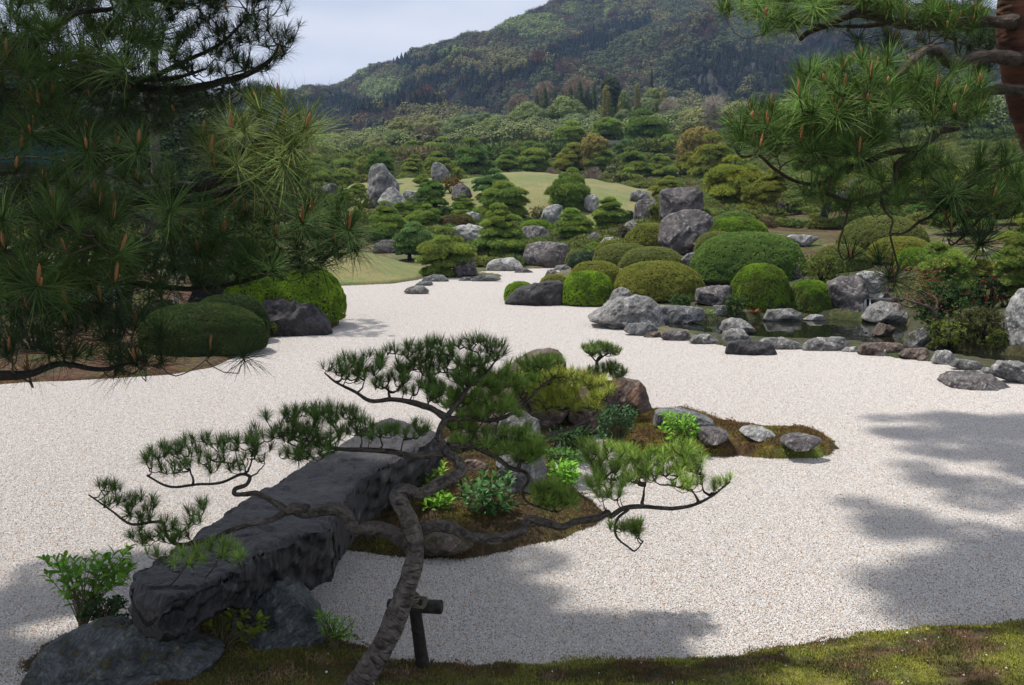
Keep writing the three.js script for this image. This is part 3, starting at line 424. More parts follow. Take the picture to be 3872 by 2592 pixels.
rock('rock', 'lone weathered rock on the gravel off the lawn tip', 'grey', pxs('E', 673, 985, 700, 955, 750, 939, 812, 941, 852, 972, 842, 994, 760, 1000), {});
rock('boulder', 'dark boulder with a white cap behind the brown-green layered pine', 'purple', pxs('E', 1008, 800, 1020, 745, 1060, 738, 1150, 752, 1168, 810, 1185, 865, 1040, 878), { D: 30.6, lichen: 0.45 });
rock('rock', 'pale rock left of the white-capped boulder behind the pine', 'pale', pxs('E', 825, 830, 870, 806, 940, 793, 965, 812, 905, 840), { D: 31 });
rock('rock', 'pale flat rock at the right of the pines above the white smooth boulder', 'pale', pxs('E', 1095, 700, 1130, 660, 1190, 665, 1210, 735, 1150, 760), { D: 38 });
rock('rock', 'dark rock with a white round top on the bare slope', 'purple', pxs('E', 1895, 640, 1950, 590, 1985, 570, 2025, 595, 2015, 640, 1930, 665), { D: 41 });
rock('rock', 'flat pale rock on the bare slope behind the green domes', 'pale', pxs('E', 2005, 665, 2050, 608, 2110, 608, 2120, 655, 2050, 680), { D: 36 });
rock('rock', 'small white rock far off among the pines on the right', 'pale', pxs('O', 1960, 1385, 1990, 1325, 2050, 1300, 2110, 1330, 2125, 1400, 2040, 1420), { D: 82 });
// right shore of the gravel
rock('boulder', 'long black boulder on the gravel left of the lime green dome', 'dark', pxs('E', 1358, 1066, 1400, 1012, 1450, 962, 1560, 930, 1640, 910, 1750, 908, 1775, 945, 1772, 1082, 1600, 1082), { lichen: 0.12, amp: 0.06, T: 0.55 });
rock('boulder', 'large pale weathered boulder at the left end of the pond', 'grey', pxs('F', 88, 748, 140, 715, 190, 672, 250, 640, 340, 627, 430, 638, 478, 690, 490, 795, 440, 805, 300, 780), { lichen: 0.7, T: 0.75, amp: 0.06 });
rock('rock', 'pale pointed rock peeping over the large weathered boulder', 'grey', pxs('F', 200, 665, 230, 600, 270, 579, 312, 594, 335, 640, 320, 680, 240, 680), { D: 22.8, lichen: 0.6 });
rock('edging_stone', 'flat slate stone at the foot of the large weathered boulder', 'slate', pxs('F', 187, 772, 240, 754, 305, 765, 300, 802, 225, 797), { group: KERB });
rock('edging_stone', 'slate stone with a slanting top right of the flat slate one', 'slate', pxs('F', 282, 805, 310, 768, 400, 764, 462, 790, 452, 812, 380, 834), { group: KERB, strata: 0.8 });
rock('edging_stone', 'small brown stone between two slate stones at the pond edge', 'brown', pxs('F', 383, 838, 410, 811, 470, 811, 482, 843), { group: KERB, lichen: 0.2 });
rock('edging_stone', 'grey-brown block at the near left corner of the pond', 'purple', pxs('F', 474, 843, 490, 804, 600, 802, 630, 830, 621, 858, 520, 860), { group: KERB });
rock('edging_stone', 'ribbed pale stone left of the black kerb boulder', 'grey', pxs('F', 618, 862, 650, 829, 720, 821, 772, 855, 772, 877, 690, 874), { group: KERB, strata: 1.2, dip: 2 });
rock('boulder', 'grey pointed boulder standing in the pond', 'grey', pxs('F', 780, 805, 798, 762, 840, 740, 890, 741, 930, 770, 962, 802, 900, 822, 820, 825), { h: -0.1, T: 0.4 });
rock('rock', 'ribbed rounded rock between the pond boulder and the black kerb boulder', 'grey', pxs('F', 788, 862, 800, 809, 850, 794, 902, 799, 937, 850, 880, 872), { strata: 0.8, dip: 1 });
rock('boulder', 'black flat-topped boulder set out on the gravel by the pond', 'dark', pxs('F', 804, 927, 822, 866, 880, 854, 960, 860, 1042, 868, 1074, 932, 950, 935), { lichen: 0.1 });
rock('edging_stone', 'long low grey stone right of the black kerb boulder', 'grey', pxs('F', 978, 864, 1010, 843, 1100, 842, 1180, 865, 1218, 890, 1150, 905, 1050, 898), { group: KERB, strata: 0.7 });
rock('edging_stone', 'largest pinkish-grey stone of the pond edge', 'grey', pxs('F', 1192, 907, 1240, 850, 1290, 837, 1420, 839, 1448, 885, 1400, 912), { group: KERB, strata: 0.6, dip: 1.5 });
rock('edging_stone', 'low pale stone between two large pond edge stones', 'pale', pxs('F', 1403, 912, 1430, 890, 1480, 887, 1503, 918), { group: KERB });
rock('edging_stone', 'wide rough brown-grey stone at the middle of the pond edge', 'brown', pxs('F', 1492, 928, 1510, 879, 1560, 867, 1720, 873, 1738, 937, 1600, 938), { group: KERB, lichen: 0.45, amp: 0.07 });
rock('edging_stone', 'small pale stone leaning on the wide rough one', 'pale', pxs('F', 1556, 933, 1590, 905, 1625, 899, 1645, 938), { group: KERB });
rock('edging_stone', 'brownish stone with a flat top right of the wide rough one', 'brown', pxs('F', 1697, 934, 1740, 899, 1840, 894, 1872, 940, 1820, 957), { group: KERB, lichen: 0.6 });
rock('edging_stone', 'small round brown stone at the foot of the flat-topped one', 'brown', pxs('F', 1793, 955, 1830, 929, 1862, 948, 1830, 964), { group: KERB });
rock('edging_stone', 'pale round ribbed stone of the pond edge', 'pale', pxs('F', 1868, 965, 1900, 910, 1960, 906, 1997, 950, 1960, 983), { group: KERB, strata: 0.8, dip: 2 });
rock('edging_stone', 'long grey stone right of the pale round one', 'grey', pxs('F', 1962, 988, 2000, 949, 2110, 963, 2138, 990, 2092, 1013), { group: KERB });
rock('edging_stone', 'small grey stone left of the ribbed corner boulder', 'grey', pxs('F', 2112, 1020, 2140, 992, 2180, 998, 2184, 1030), { group: KERB });
rock('boulder', 'ribbed grey boulder at the right edge of the photo', 'grey', pxs('F', 2173, 1010, 2220, 960, 2343, 972, 2460, 1010, 2480, 1085, 2343, 1072, 2200, 1044), { strata: 1.3, dip: 2 });
rock('boulder', 'flat brown-grey rock lying alone on the right gravel', 'purple', pxs('F', 1932, 1080, 1990, 1033, 2180, 1033, 2250, 1085, 2244, 1112, 2100, 1120, 1990, 1107), { strata: 1.2, dip: 0.6, T: 0.55 });
// far bank of the pond
rock('boulder', 'grey-brown square boulder behind the left end of the pond', 'purple', pxs('F', 652, 655, 660, 590, 740, 573, 840, 574, 867, 610, 862, 665, 750, 680), { D: 22.3 });
rock('rock', 'long dark wall stone along the far bank of the pond', 'slate', pxs('F', 468, 765, 468, 674, 560, 675, 690, 688, 700, 745, 600, 768), { h: -0.1, k: 0.4, lichen: 0.2 });
rock('rock', 'grey rock behind the ferns on the far pond bank', 'grey', pxs('F', 742, 750, 748, 675, 810, 672, 835, 700, 825, 750), { h: -0.1 });
rock('rock', 'small brown rock under the rusty fern on the far bank', 'brown', pxs('F', 888, 745, 905, 700, 950, 705, 975, 740), { h: -0.1 });
rock('rock', 'low mossy-topped rock at the water under the bright middle dome', 'grey', pxs('F', 996, 750, 1030, 698, 1150, 691, 1197, 715, 1200, 750, 1100, 757), { h: -0.1 });
rock('rock', 'pale low rock at the water under the small right dome', 'pale', pxs('F', 1203, 750, 1250, 721, 1310, 724, 1322, 753), { h: -0.1 });
rock('boulder', 'big oval purple-grey boulder left of the little waterfall', 'purple', pxs('F', 1333, 630, 1340, 560, 1400, 527, 1500, 524, 1542, 570, 1542, 612, 1492, 672, 1440, 742, 1390, 744, 1370, 690), { D: 21, lichen: 0.5, T: 0.55 });
rock('boulder', 'white boulder behind the little waterfall', 'pale', pxs('F', 1480, 515, 1520, 498, 1600, 499, 1645, 530, 1645, 595, 1580, 630, 1530, 600), { D: 22.6, lichen: 0.8 });
rock('boulder', 'grey rounded boulder right of the little waterfall', 'grey', pxs('F', 1518, 750, 1560, 690, 1620, 657, 1700, 664, 1732, 720, 1725, 768, 1600, 775), { h: -0.1, lichen: 0.6, T: 0.5 });
rock('rock', 'angular rock in the pond below the waterfall', 'brown', pxs('F', 1562, 825, 1600, 764, 1650, 775, 1685, 792, 1662, 835), { h: -0.1, lichen: 0.5 });
rock('rock', 'mossy rock at the pond edge left of the yellow-green bush', 'grey', pxs('F', 1728, 885, 1750, 820, 1830, 788, 1865, 850, 1800, 905), { h: -0.1, moss: 0.5 });
rock('boulder', 'tall pale rock cut by the right edge of the photo', 'pale', pxs('F', 2243, 945, 2265, 700, 2290, 640, 2343, 585, 2440, 600, 2470, 800, 2450, 965, 2343, 970), { D: 15.4, lichen: 0.5, T: 0.5 });
rock('rock', 'grey rock between the great green dome and the loose yellow bush', 'purple', pxs('F', 1115, 530, 1150, 470, 1190, 462, 1210, 545), { D: 23.5 });
rock('rock', 'smooth grey rock between the round boulder and the great green dome', 'grey', pxs('F', 578, 440, 610, 407, 690, 394, 690, 440, 620, 485), { D: 27.5 });
rock('rock', 'flat pale slab on the moss slope above the great green dome', 'pale', pxs('M', 1240, 1130, 1300, 1098, 1500, 1098, 1670, 1125, 1560, 1210, 1480, 1260, 1400, 1200), { D: 31, lichen: 0.3 });
for (const [i, l, a] of [[0, 'pale upright rock high on the moss slope under the pine boughs', ['M', 1850, 640, 1900, 520, 1990, 560, 2090, 790, 2030, 830, 1940, 760]], [1, 'white rock on the dark bank behind the right pine boughs, upper one', ['N', 1480, 340, 1530, 300, 1590, 330, 1580, 360, 1500, 370]], [2, 'pale rock by the small right stream, middle one', ['N', 1300, 560, 1330, 515, 1400, 520, 1420, 560]], [3, 'white rock at the right bank below the long needles', ['N', 1740, 690, 1790, 610, 1850, 600, 1910, 640, 1890, 700]], [4, 'pale flat rock in the shade of the right bushes', ['N', 1510, 920, 1540, 870, 1660, 862, 1720, 900, 1640, 940]], [5, 'grey flat rock right of the pale one in the shade of the bushes', ['N', 1730, 920, 1760, 880, 1900, 880, 1960, 930, 1850, 950]], [6, 'small white stone on the moss slope left of the broad olive dome', ['N', 20, 320, 30, 275, 80, 270, 110, 320]]])
  rock('rock', l, i % 2 ? 'pale' : 'grey', pxs(...a), { D: [40, 28, 25, 24, 21.5, 21, 30][i] });
// left shore
rock('boulder', 'black rugged boulder between the dark domes and the large lime dome', 'dark', pxs('D', 1700, 800, 1740, 740, 1820, 690, 1900, 668, 1990, 690, 2050, 715, 2100, 700, 2160, 740, 2220, 820, 2262, 905, 2100, 925, 1900, 932, 1780, 900), { lichen: 0.15, amp: 0.08, T: 0.55, strata: 0.5, dip: -1.5 });
rock('boulder', 'dark rock in the deep shade behind the left domes', 'dark', pxs('D', 1280, 700, 1330, 600, 1420, 480, 1520, 430, 1570, 560, 1560, 680), { D: 19.5, lichen: 0.2 });
// the near island and its stones
rock('boulder', 'dark brown pointed boulder at the back of the island', 'brown', pxs('H', 1120, 720, 1200, 560, 1400, 400, 1560, 290, 1640, 245, 1750, 220, 1820, 232, 1860, 290, 1885, 400, 1890, 640, 1700, 830, 1300, 800), { h: 0.06, lichen: 0.25, near: 1, T: 0.5, amp: 0.05 });
rock('boulder', 'rusty brown cracked boulder at the right of the island', 'brown', pxs('J', 380, 300, 388, 160, 405, 128, 440, 124, 485, 155, 580, 170, 618, 215, 650, 330, 680, 470, 600, 476, 450, 450, 390, 420), { lichen: 0.4, rust: 0.75, near: 1, T: 0.3 });
rock('boulder', 'dark flat-topped boulder between the rusty one and the pines', 'brown', pxs('J', 60, 400, 120, 200, 180, 150, 300, 142, 395, 152, 430, 300, 420, 470, 200, 520), { h: 0.06, lichen: 0.2, rust: 0.3, near: 1, T: 0.35 });
rock('standing_stone', 'tall grey streaked stone standing in the island behind the pine', 'grey', pxs('H', 1440, 1270, 1400, 1000, 1395, 800, 1440, 680, 1530, 640, 1600, 650, 1650, 700, 1690, 700, 1705, 850, 1740, 1050, 1740, 1180, 1600, 1300), { h: 0.06, streak: 1, lichen: 0.55, near: 1, T: 0.22, amp: 0.035 });
rock('rock', 'rugged purple-brown rock between the slab and the streaked stone', 'brown', pxs('P', -60, 1050, -40, 860, 60, 800, 200, 810, 300, 870, 310, 1010, 200, 1080, 50, 1110), { h: 0.06, rust: 0.3, near: 1 });
rock('rock', 'dark ledge rock under the far end of the slab', 'brown', pxs('P', -250, 560, 0, 440, 190, 340, 330, 310, 430, 340, 430, 560, 250, 640, -100, 700), { h: 0.06, lichen: 0.3, near: 1 });
rock('stepping_stone', 'flat grey stone beside the bright green bush on the moss spit', 'slate', pxs('J', 670, 480, 682, 372, 760, 360, 860, 358, 950, 378, 1075, 430, 1075, 455, 900, 480, 750, 500), { near: 1, h: 0.15, T: 0.22, cuts: 3, lichen: 0.3 });
rock('stepping_stone', 'brown-grey flat stone right of the bright green bush', 'purple', pxs('J', 985, 560, 1000, 495, 1060, 487, 1130, 495, 1178, 514, 1150, 550, 1070, 582, 1010, 585), { near: 1, h: 0.15, T: 0.22, cuts: 3 });
rock('stepping_stone', 'pale dome-shaped stone in the middle of the moss spit', 'pale', pxs('J', 1255, 515, 1300, 492, 1360, 484, 1440, 495, 1500, 524, 1430, 545, 1340, 556), { near: 1, h: 0.15, T: 0.22, cuts: 3 });
rock('stepping_stone', 'purple-grey flat stone at the tip of the moss spit', 'purple', pxs('J', 1535, 585, 1570, 552, 1640, 537, 1730, 536, 1800, 546, 1808, 572, 1740, 605, 1610, 625), { near: 1, h: 0.15, T: 0.22, cuts: 3, lichen: 0.4 });
rock('rock', 'low mossy brown rock at the front edge of the island', 'brown', pxs('I', 880, 640, 900, 560, 980, 530, 1100, 545, 1230, 580, 1250, 610, 1100, 660, 950, 670), { near: 1, moss: 0.55, h: 0.08 });
rock('boulder', 'large smooth blue-grey boulder in the bottom left corner', 'near', pxs('G', 150, 1600, 200, 1480, 290, 1345, 400, 1262, 560, 1200, 660, 1174, 760, 1202, 900, 1198, 980, 1155, 1060, 1138, 1150, 1150, 1230, 1200, 1310, 1270, 1430, 1350, 1535, 1395, 1300, 1470, 1100, 1560, 700, 1640), { near: 1, h: 0.06, amp: 0.075, cuts: 14, lichen: 0.3, T: 0.3, moss: 0.2 });
rock('boulder', 'rounded blue-grey boulder under the near end of the slab', 'near', pxs('G', 1575, 1330, 1590, 1150, 1625, 980, 1690, 920, 1750, 892, 1900, 866, 2000, 900, 2090, 985, 2150, 1080, 2205, 1210, 2205, 1320, 1900, 1375, 1700, 1380), { near: 1, h: 0.06, lichen: 0.35, T: 0.28, amp: 0.075, cuts: 14 });
rock('boulder', 'flat grey-blue rock cut by the bottom edge of the photo', 'near', pxs('G', 380, 1580, 440, 1545, 560, 1528, 760, 1530, 960, 1520, 1010, 1570, 900, 1640, 500, 1640), { near: 1, h: 0.06, lichen: 0.3 });
// the great slab laid across as a bridge
{
  const topY = 0.60, th = 0.19, edgeL = pxs('V', 296, 1345, 312, 1312, 352, 1285, 420, 1238, 480, 1196, 560, 1138, 640, 1092, 720, 1042, 795, 1002, 845, 968, 885, 953), edgeR = [...pxs('G', 1080, 1010, 1230, 965, 1380, 905, 1500, 840, 1590, 780, 1720, 690, 1880, 620, 2060, 545, 2250, 470), px('H', 330, 1290), px('H', 480, 1080), px('H', 740, 950), px('H', 1010, 790)];
  // left and right edges of the top, in the horizontal plane of the top
  const A = edgeL.map((s) => onPlane(s, topY)), B = edgeR.map((s) => onPlane(s, topY));
  const along = (Lp, t) => { const u = t * (Lp.length - 1), i = Math.min(Lp.length - 2, Math.floor(u)), f = u - i; return Lp[i].clone().lerp(Lp[i + 1], f); };
  const NU = 240, NV = 110, P = [], C = [], U = [], I = [];
  const ring = (v) => { // around the cross-section: v 0..1 -> (across 0..1, depth 0..1, edge flag)
    const q = v * 4; if (q < 1.5) return [q / 1.5, 0]; if (q < 2) return [1, (q - 1.5) / 0.5]; if (q < 3.5) return [1 - (q - 2) / 1.5, 1]; return [0, 1 - (q - 3.5) / 0.5]; };
  for (let i = 0; i <= NU; i++) for (let j = 0; j < NV; j++) {
    const t = clamp((i - 7) / (NU - 15)), [a, d] = ring(j / NV), end = i < 20 ? (20 - i) / 20 : i > NU - 8 ? (i - NU + 8) / 8 : 0;
    const l = along(A, t), rr = along(B, t), p = l.clone().lerp(rr, a), mid = l.clone().lerp(rr, 0.5);
    const hang = th * (1 + 0.75 * sst(0.15, 0.6, t) + 0.35 * Math.sin(t * 9 + 1) * 0.3 + 0.3 * fbm2(t * 4, a * 2, 3)); p.y = topY - d * hang;
    p.y = mix(p.y, topY - hang * 0.62, Math.pow(end, 2.2)); p.x = mix(p.x, mid.x, Math.pow(end, 5)); p.z = mix(p.z, mid.z, Math.pow(end, 5));
    const rd = 0.035; if (d === 0) p.y -= rd * (Math.pow(Math.abs(a * 2 - 1), 14)); if (a === 1 || a === 0) { const b = Math.sin(d * Math.PI) ; p.lerp(mid.clone().setY(p.y), -0.03 * b + 0.05 * Math.abs(d - 0.5)); }
    const side = d > 0 && d < 1, n = end > 0.7 ? 0 : side ? 0.035 * (1 - Math.abs(n3(p.x * 3.4, p.y * 7, p.z * 3.4)) * 2) + 0.05 * fbm3(p.x * 5, p.y * 8, p.z * 5, 4) + 0.011 * (1 - Math.abs(n3(p.x * 11, p.y * 14, p.z * 11)) * 2) + 0.012 * fbm3(p.x * 24, p.y * 24, p.z * 24, 3) : 0.02 * fbm3(p.x * 2.4, p.y * 2, p.z * 2.4, 5) + 0.010 * fbm3(p.x * 9, 1, p.z * 9, 4) - 0.012 * sst(0.86, 0.97, 1 - Math.abs(n3(p.x * 1.8 + 4, 3, p.z * 1.8)));
    if (side) { const out = rr.clone().sub(l).normalize().multiplyScalar(a > 0.5 ? 1 : -1); p.addScaledVector(out, n); } else p.y += d === 0 ? n : -n * 2;
    P.push(p.x, p.y, p.z); const e = fbm3(p.x * 3, p.y * 3, p.z * 3, 4), f = fbm3(p.x * 12, p.y * 12, p.z * 12, 3), li = sst(0.33, 0.4, fbm3(p.x * 5 + 7, p.y * 5, p.z * 5, 2)) * (side ? 0.8 : 0.15), k = (0.9 + 0.7 * e + 0.6 * f) * (d === 0 ? 1 : 0.8);
    C.push(mix(0.046 * k, 0.14, li), mix(0.038 * k, 0.135, li), mix(0.041 * k, 0.12, li)); U.push((p.x + p.z * 0.5) * 0.9 + p.y * 0.5, (p.z - p.x * 0.5) * 0.9 + p.y * 1.1);
  }
  for (let i = 0; i < NU; i++) for (let j = 0; j < NV; j++) { const a = i * NV + j, b = i * NV + (j + 1) % NV, c = a + NV, d = b + NV; I.push(a, c, b, b, c, d); }
  const g = new THREE.BufferGeometry(); g.setAttribute('position', new THREE.Float32BufferAttribute(P, 3)); g.setAttribute('color', new THREE.Float32BufferAttribute(C, 3)); g.setAttribute('uv', new THREE.Float32BufferAttribute(U, 2)); g.setIndex(I); g.computeVertexNormals();
  tag(put(null, 'stone_slab', g, std({ vertexColors: true, map: rep(rockMap, 2), bumpMap: rep(rockBump, 2), bumpScale: 0.03, roughness: 0.62, side: THREE.DoubleSide })), 'long dark purple-grey stone slab laid as a bridge behind the crooked pine', 'stone bridge');
}
// ---------- clipped shrubs ----------
const sprig = (seed, n, up) => { const r = rng(seed), T = new Tri(); for (let i = 0; i < n; i++) { const a = r() * 6.28, e = 0.25 + 1.15 * r(), d = V3(Math.cos(a) * Math.sin(e), Math.cos(e) * up, Math.sin(a) * Math.sin(e)).normalize(), s = V3(-Math.sin(a), 0.4 * (r() - 0.5), Math.cos(a)), l = 0.42 + 0.35 * r(), w = 0.13 + 0.06 * r(), o = V3((r() - 0.5) * 0.7, (r() - 0.5) * 0.3, (r() - 0.5) * 0.7), v = 0.72 + 0.55 * r(), c = rgb(v, v, v); const m = o.clone().addScaledVector(d, l * 0.5), t = o.clone().addScaledVector(d, l); T.t(o, m.clone().addScaledVector(s, w), t, c); T.t(o, t, m.clone().addScaledVector(s, -w), c); } return T.geo(); };
const SPRIG = [sprig(1, 22, 1.2), sprig(2, 22, 1), sprig(3, 22, 1.5)];
const shrubLeaf = new THREE.MeshPhysicalMaterial({ vertexColors: true, side: THREE.DoubleSide, roughness: 0.95, specularIntensity: 0.3, transmission: 0.35, thickness: 0 });
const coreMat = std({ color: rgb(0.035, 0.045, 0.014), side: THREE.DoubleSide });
const GREEN = { lime: [rgb(0.19, 0.34, 0.02), rgb(0.33, 0.47, 0.035)], mid: [rgb(0.115, 0.21, 0.045), rgb(0.215, 0.325, 0.07)], bright: [rgb(0.132, 0.253, 0.022), rgb(0.275, 0.407, 0.033)], olive: [rgb(0.21, 0.245, 0.042), rgb(0.35, 0.345, 0.065)], oliveDark: [rgb(0.175, 0.215, 0.058), rgb(0.275, 0.295, 0.08)], dark: [rgb(0.036, 0.065, 0.021), rgb(0.072, 0.111, 0.029)], blue: [rgb(0.045, 0.085, 0.045), rgb(0.07, 0.12, 0.06)], brown: [rgb(0.14, 0.095, 0.035), rgb(0.19, 0.135, 0.05)], deep: [rgb(0.042, 0.068, 0.018), rgb(0.091, 0.130, 0.029)] };
let shrubSeed = 5000;
// x0, x1: left and right edge, yt: top, yb: foot (photograph); D: distance of the front
function dome(label, kind, reg, x0, x1, yt, yb, o = {}) {
  const seed = shrubSeed++, r = rng(seed), [a0, t] = px(reg, x0, yt), [a1, b] = px(reg, x1, yb), mid = (a0 + a1) / 2, Df = o.D ? hitD([mid, b], o.D) : -onPlane([mid, b], o.h ?? 0).z;
  const w = (a1 - a0) / 2 * mPerPx(Df), dep = w * (o.dep ?? 0.85), D = Df + dep * 0.95, wx = (a1 - a0) / 2 * mPerPx(D), foot = at([mid, b], Df), topP = at([mid, t], D), c = V3(topP.x, foot.y, -D), H = topP.y - foot.y;
  const g = thing('clipped_shrub', label, 'shrub', c, o.group ?? 'clipped shrubs of the garden');
  const q = o.q ?? 0.5; // how upright the flanks are
  const belly = o.belly ?? 0.12, f = 1 / Math.max(0.5, wx);
  const surf = (th, v) => { // v 0 top .. 1 foot
    const e = v * Math.PI / 2 * 1.12, s = Math.pow(Math.sin(Math.min(e, Math.PI / 2)), 0.78), y = e < Math.PI / 2 ? Math.pow(Math.cos(e), o.p ?? 0.9) : -(e - Math.PI / 2) * 0.6; const k = e > Math.PI / 2 ? 1 - (e - Math.PI / 2) * 0.8 : 1;
    const X = Math.cos(th) * s * k, Z = Math.sin(th) * s * k, lump = 1 + 0.05 * n3(X * 1.3 + seed, y * 1.3, Z * 1.3) + 0.022 * n3(X * 4 + seed, y * 4, Z * 4);
    return V3(X * wx * lump, (y * (1 - belly) + belly) * H * (0.97 + 0.04 * lump - 0.01), Z * dep * lump); };
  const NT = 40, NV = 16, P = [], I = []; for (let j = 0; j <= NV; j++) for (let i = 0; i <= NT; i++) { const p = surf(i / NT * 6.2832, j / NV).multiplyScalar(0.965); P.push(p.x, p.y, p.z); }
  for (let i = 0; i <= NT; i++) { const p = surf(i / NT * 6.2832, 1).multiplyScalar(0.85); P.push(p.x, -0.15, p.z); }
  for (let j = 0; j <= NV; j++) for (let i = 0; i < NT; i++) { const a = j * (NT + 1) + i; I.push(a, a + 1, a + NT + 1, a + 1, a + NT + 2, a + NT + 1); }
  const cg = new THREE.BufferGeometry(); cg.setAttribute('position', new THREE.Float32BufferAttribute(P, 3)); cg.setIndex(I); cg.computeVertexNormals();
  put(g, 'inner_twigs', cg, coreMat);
  const size = clamp((o.leaf ?? 1) * 0.0015 * D, 0.026, 0.10), area = 2 * Math.PI * wx * (dep + H) / 2 * 1.15, n = Math.min(12000, Math.round(area / (size * size) * 1.7)), M = [[], [], []], C = [[], [], []], [cA, cB] = GREEN[kind];
  for (let i = 0; i < n; i++) {
    const v = Math.acos(1 - r() * 1.12 > -1 ? 1 - r() * 1.1 : -1) / (Math.PI / 2) / 1.12, th = r() * 6.2832; if (v > 1) continue;
    const p = surf(th, v), e = 0.02, nn = surf(th + e, v).sub(p).cross(surf(th, Math.min(1, v + e)).sub(p)).normalize(); if (nn.dot(p) < 0) nn.negate(); if (v < 0.03) nn.set(0, 1, 0);
    nn.add(V3(r() - 0.5, r() - 0.3, r() - 0.5).multiplyScalar(0.7)).normalize();
    const hole = n3(p.x * 6 + seed, p.y * 6, p.z * 6), k = Math.floor(r() * 3); p.addScaledVector(nn, -size * (0.25 + 0.5 * r() + (hole > 0.7 ? 0.4 : 0)));
    M[k].push(xf(p, turnTo(nn, r() * 6.28), size * (0.8 + 0.5 * r())));
    const mt = clamp(0.5 + 0.55 * fbm3(p.x * 1.4 + seed, p.y * 1.4, p.z * 1.4, 3) + (r() - 0.5) * 0.55), w2 = 0.85 + 0.3 * r(); let cc = cmix(cA, cB, mt); if (o.tint && fbm3(p.x * 2 + 5, p.y * 2, p.z * 2 + seed, 3) > 0.05) cc = cmix(cc, o.tint, 0.55); C[k].push(rgb(cc.r * w2, cc.g * w2, cc.b * w2));
  }
  M.forEach((m, k) => m.length && inst(g, 'leaves', SPRIG[k], shrubLeaf, m, C[k]));
  return g;
}
dome('lime green round dome beside the long black boulder', 'lime', 'E', 1748, 2122, 838, 1088, { p: 0.8, tint: rgb(0.09, 0.17, 0.02) });
dome('yellow-olive low dome behind the lime green round dome', 'olive', 'E', 1800, 2182, 771, 960, { D: 25.5 });
dome('widest yellow-olive dome behind the large weathered boulder', 'olive', 'F', 226, 697, 446, 668, { D: 23.2 });
dome('grey-green smooth dome in front of the great round boulder', 'oliveDark', 'F', 264, 597, 373, 500, { D: 26.5 });
dome('grey-green broad dome left of the smooth one', 'oliveDark', 'F', 130, 442, 354, 480, { D: 28.5 });
dome('tall olive dome leaning against the great round boulder', 'olive', 'F', 290, 560, 250, 400, { D: 31, tint: rgb(0.16, 0.20, 0.04) });
dome('olive dome at the left end of the dome slope, upper one', 'olive', 'F', 138, 300, 340, 440, { D: 31.5 });
dome('blue-green dome of larger leaves low at the left of the slope', 'blue', 'F', -2, 160, 400, 485, { D: 30, leaf: 1.3 });
dome('dull green dome behind the blue-green one beside the flat-topped boulder', 'oliveDark', 'E', 1780, 1925, 695, 805, { D: 31.5 });
dome('small bright tuft dome above the dome slope', 'bright', 'E', 1925, 2015, 642, 720, { D: 34 });
dome('great broad green dome, largest on the right bank', 'mid', 'F', 636, 1222, 296, 580, { D: 24.5, leaf: 1.15, p: 0.8 });
dome('bright green round dome at the middle of the pond bank', 'bright', 'F', 836, 1147, 458, 722, { D: 21.8, p: 0.75, tint: rgb(0.14, 0.15, 0.03) });
dome('small olive-green round dome left of the oval boulder', 'bright', 'F', 1128, 1368, 542, 738, { D: 21.4, p: 0.75, tint: rgb(0.10, 0.09, 0.03) });
dome('dome with a bright top behind the great green dome', 'bright', 'F', 718, 1022, 219, 330, { D: 29.5, tint: rgb(0.11, 0.10, 0.03) });
dome('narrow dome topmost behind the bright-topped one', 'mid', 'F', 748, 970, 191, 280, { D: 31.5 });
dome('brown-green dome between the round boulder and the great green dome', 'oliveDark', 'F', 650, 890, 293, 430, { D: 27.5 });
dome('broad olive dome on the moss slope at the right', 'oliveDark', 'F', 1396, 1855, 212, 420, { D: 27 });
dome('olive dome in front of the broad one on the right slope', 'olive', 'F', 1542, 1890, 320, 470, { D: 24.5 });
dome('small bright dome lowest on the right slope behind the dangling needles', 'bright', 'F', 1688, 1885, 377, 500, { D: 22.8 });
dome('dull dark dome left of the olive pair on the right slope', 'oliveDark', 'F', 1260, 1560, 360, 510, { D: 24 });
dome('bright half dome behind the long black boulder', 'bright', 'E', 1358, 1585, 911, 1060, { D: 24 });
dome('low olive dome between the black boulder and the lime dome', 'olive', 'E', 1605, 1810, 862, 960, { D: 25 });
dome('small dark round dome left of the tall narrow stone', 'dark', 'E', 2158, 2262, 428, 535, { D: 40 });
dome('brown clipped mound between the middle pines', 'brown', 'E', 908, 1168, 456, 570, { D: 41, tint: rgb(0.09, 0.11, 0.03) });
dome('yellow-green low mound behind the streaked boulder', 'bright', 'E', 1462, 1705, 489, 610, { D: 39 });
dome('bright green cushion on the flat-topped boulder', 'lime', 'E', 1608, 1775, 620, 668, { D: 34.2, dep: 0.5 });
dome('nearest dark green dome at the left gravel edge', 'deep', 'D', 940, 1796, 700, 1090, { p: 0.7, leaf: 0.95, tint: rgb(0.05, 0.10, 0.02) });
dome('dark dome behind the nearest one at the left edge', 'dark', 'D', 1285, 1835, 638, 975, { D: 17.6, p: 0.75 });
dome('low dark dome behind the trunk at the left', 'dark', 'D', 950, 1260, 676, 860, { D: 17.8 });
dome('large lime dome at the left bend of the gravel', 'lime', 'D', 1500, 2352, 430, 885, { D: 19, p: 0.72, leaf: 1.1, tint: rgb(0.10, 0.19, 0.015) });
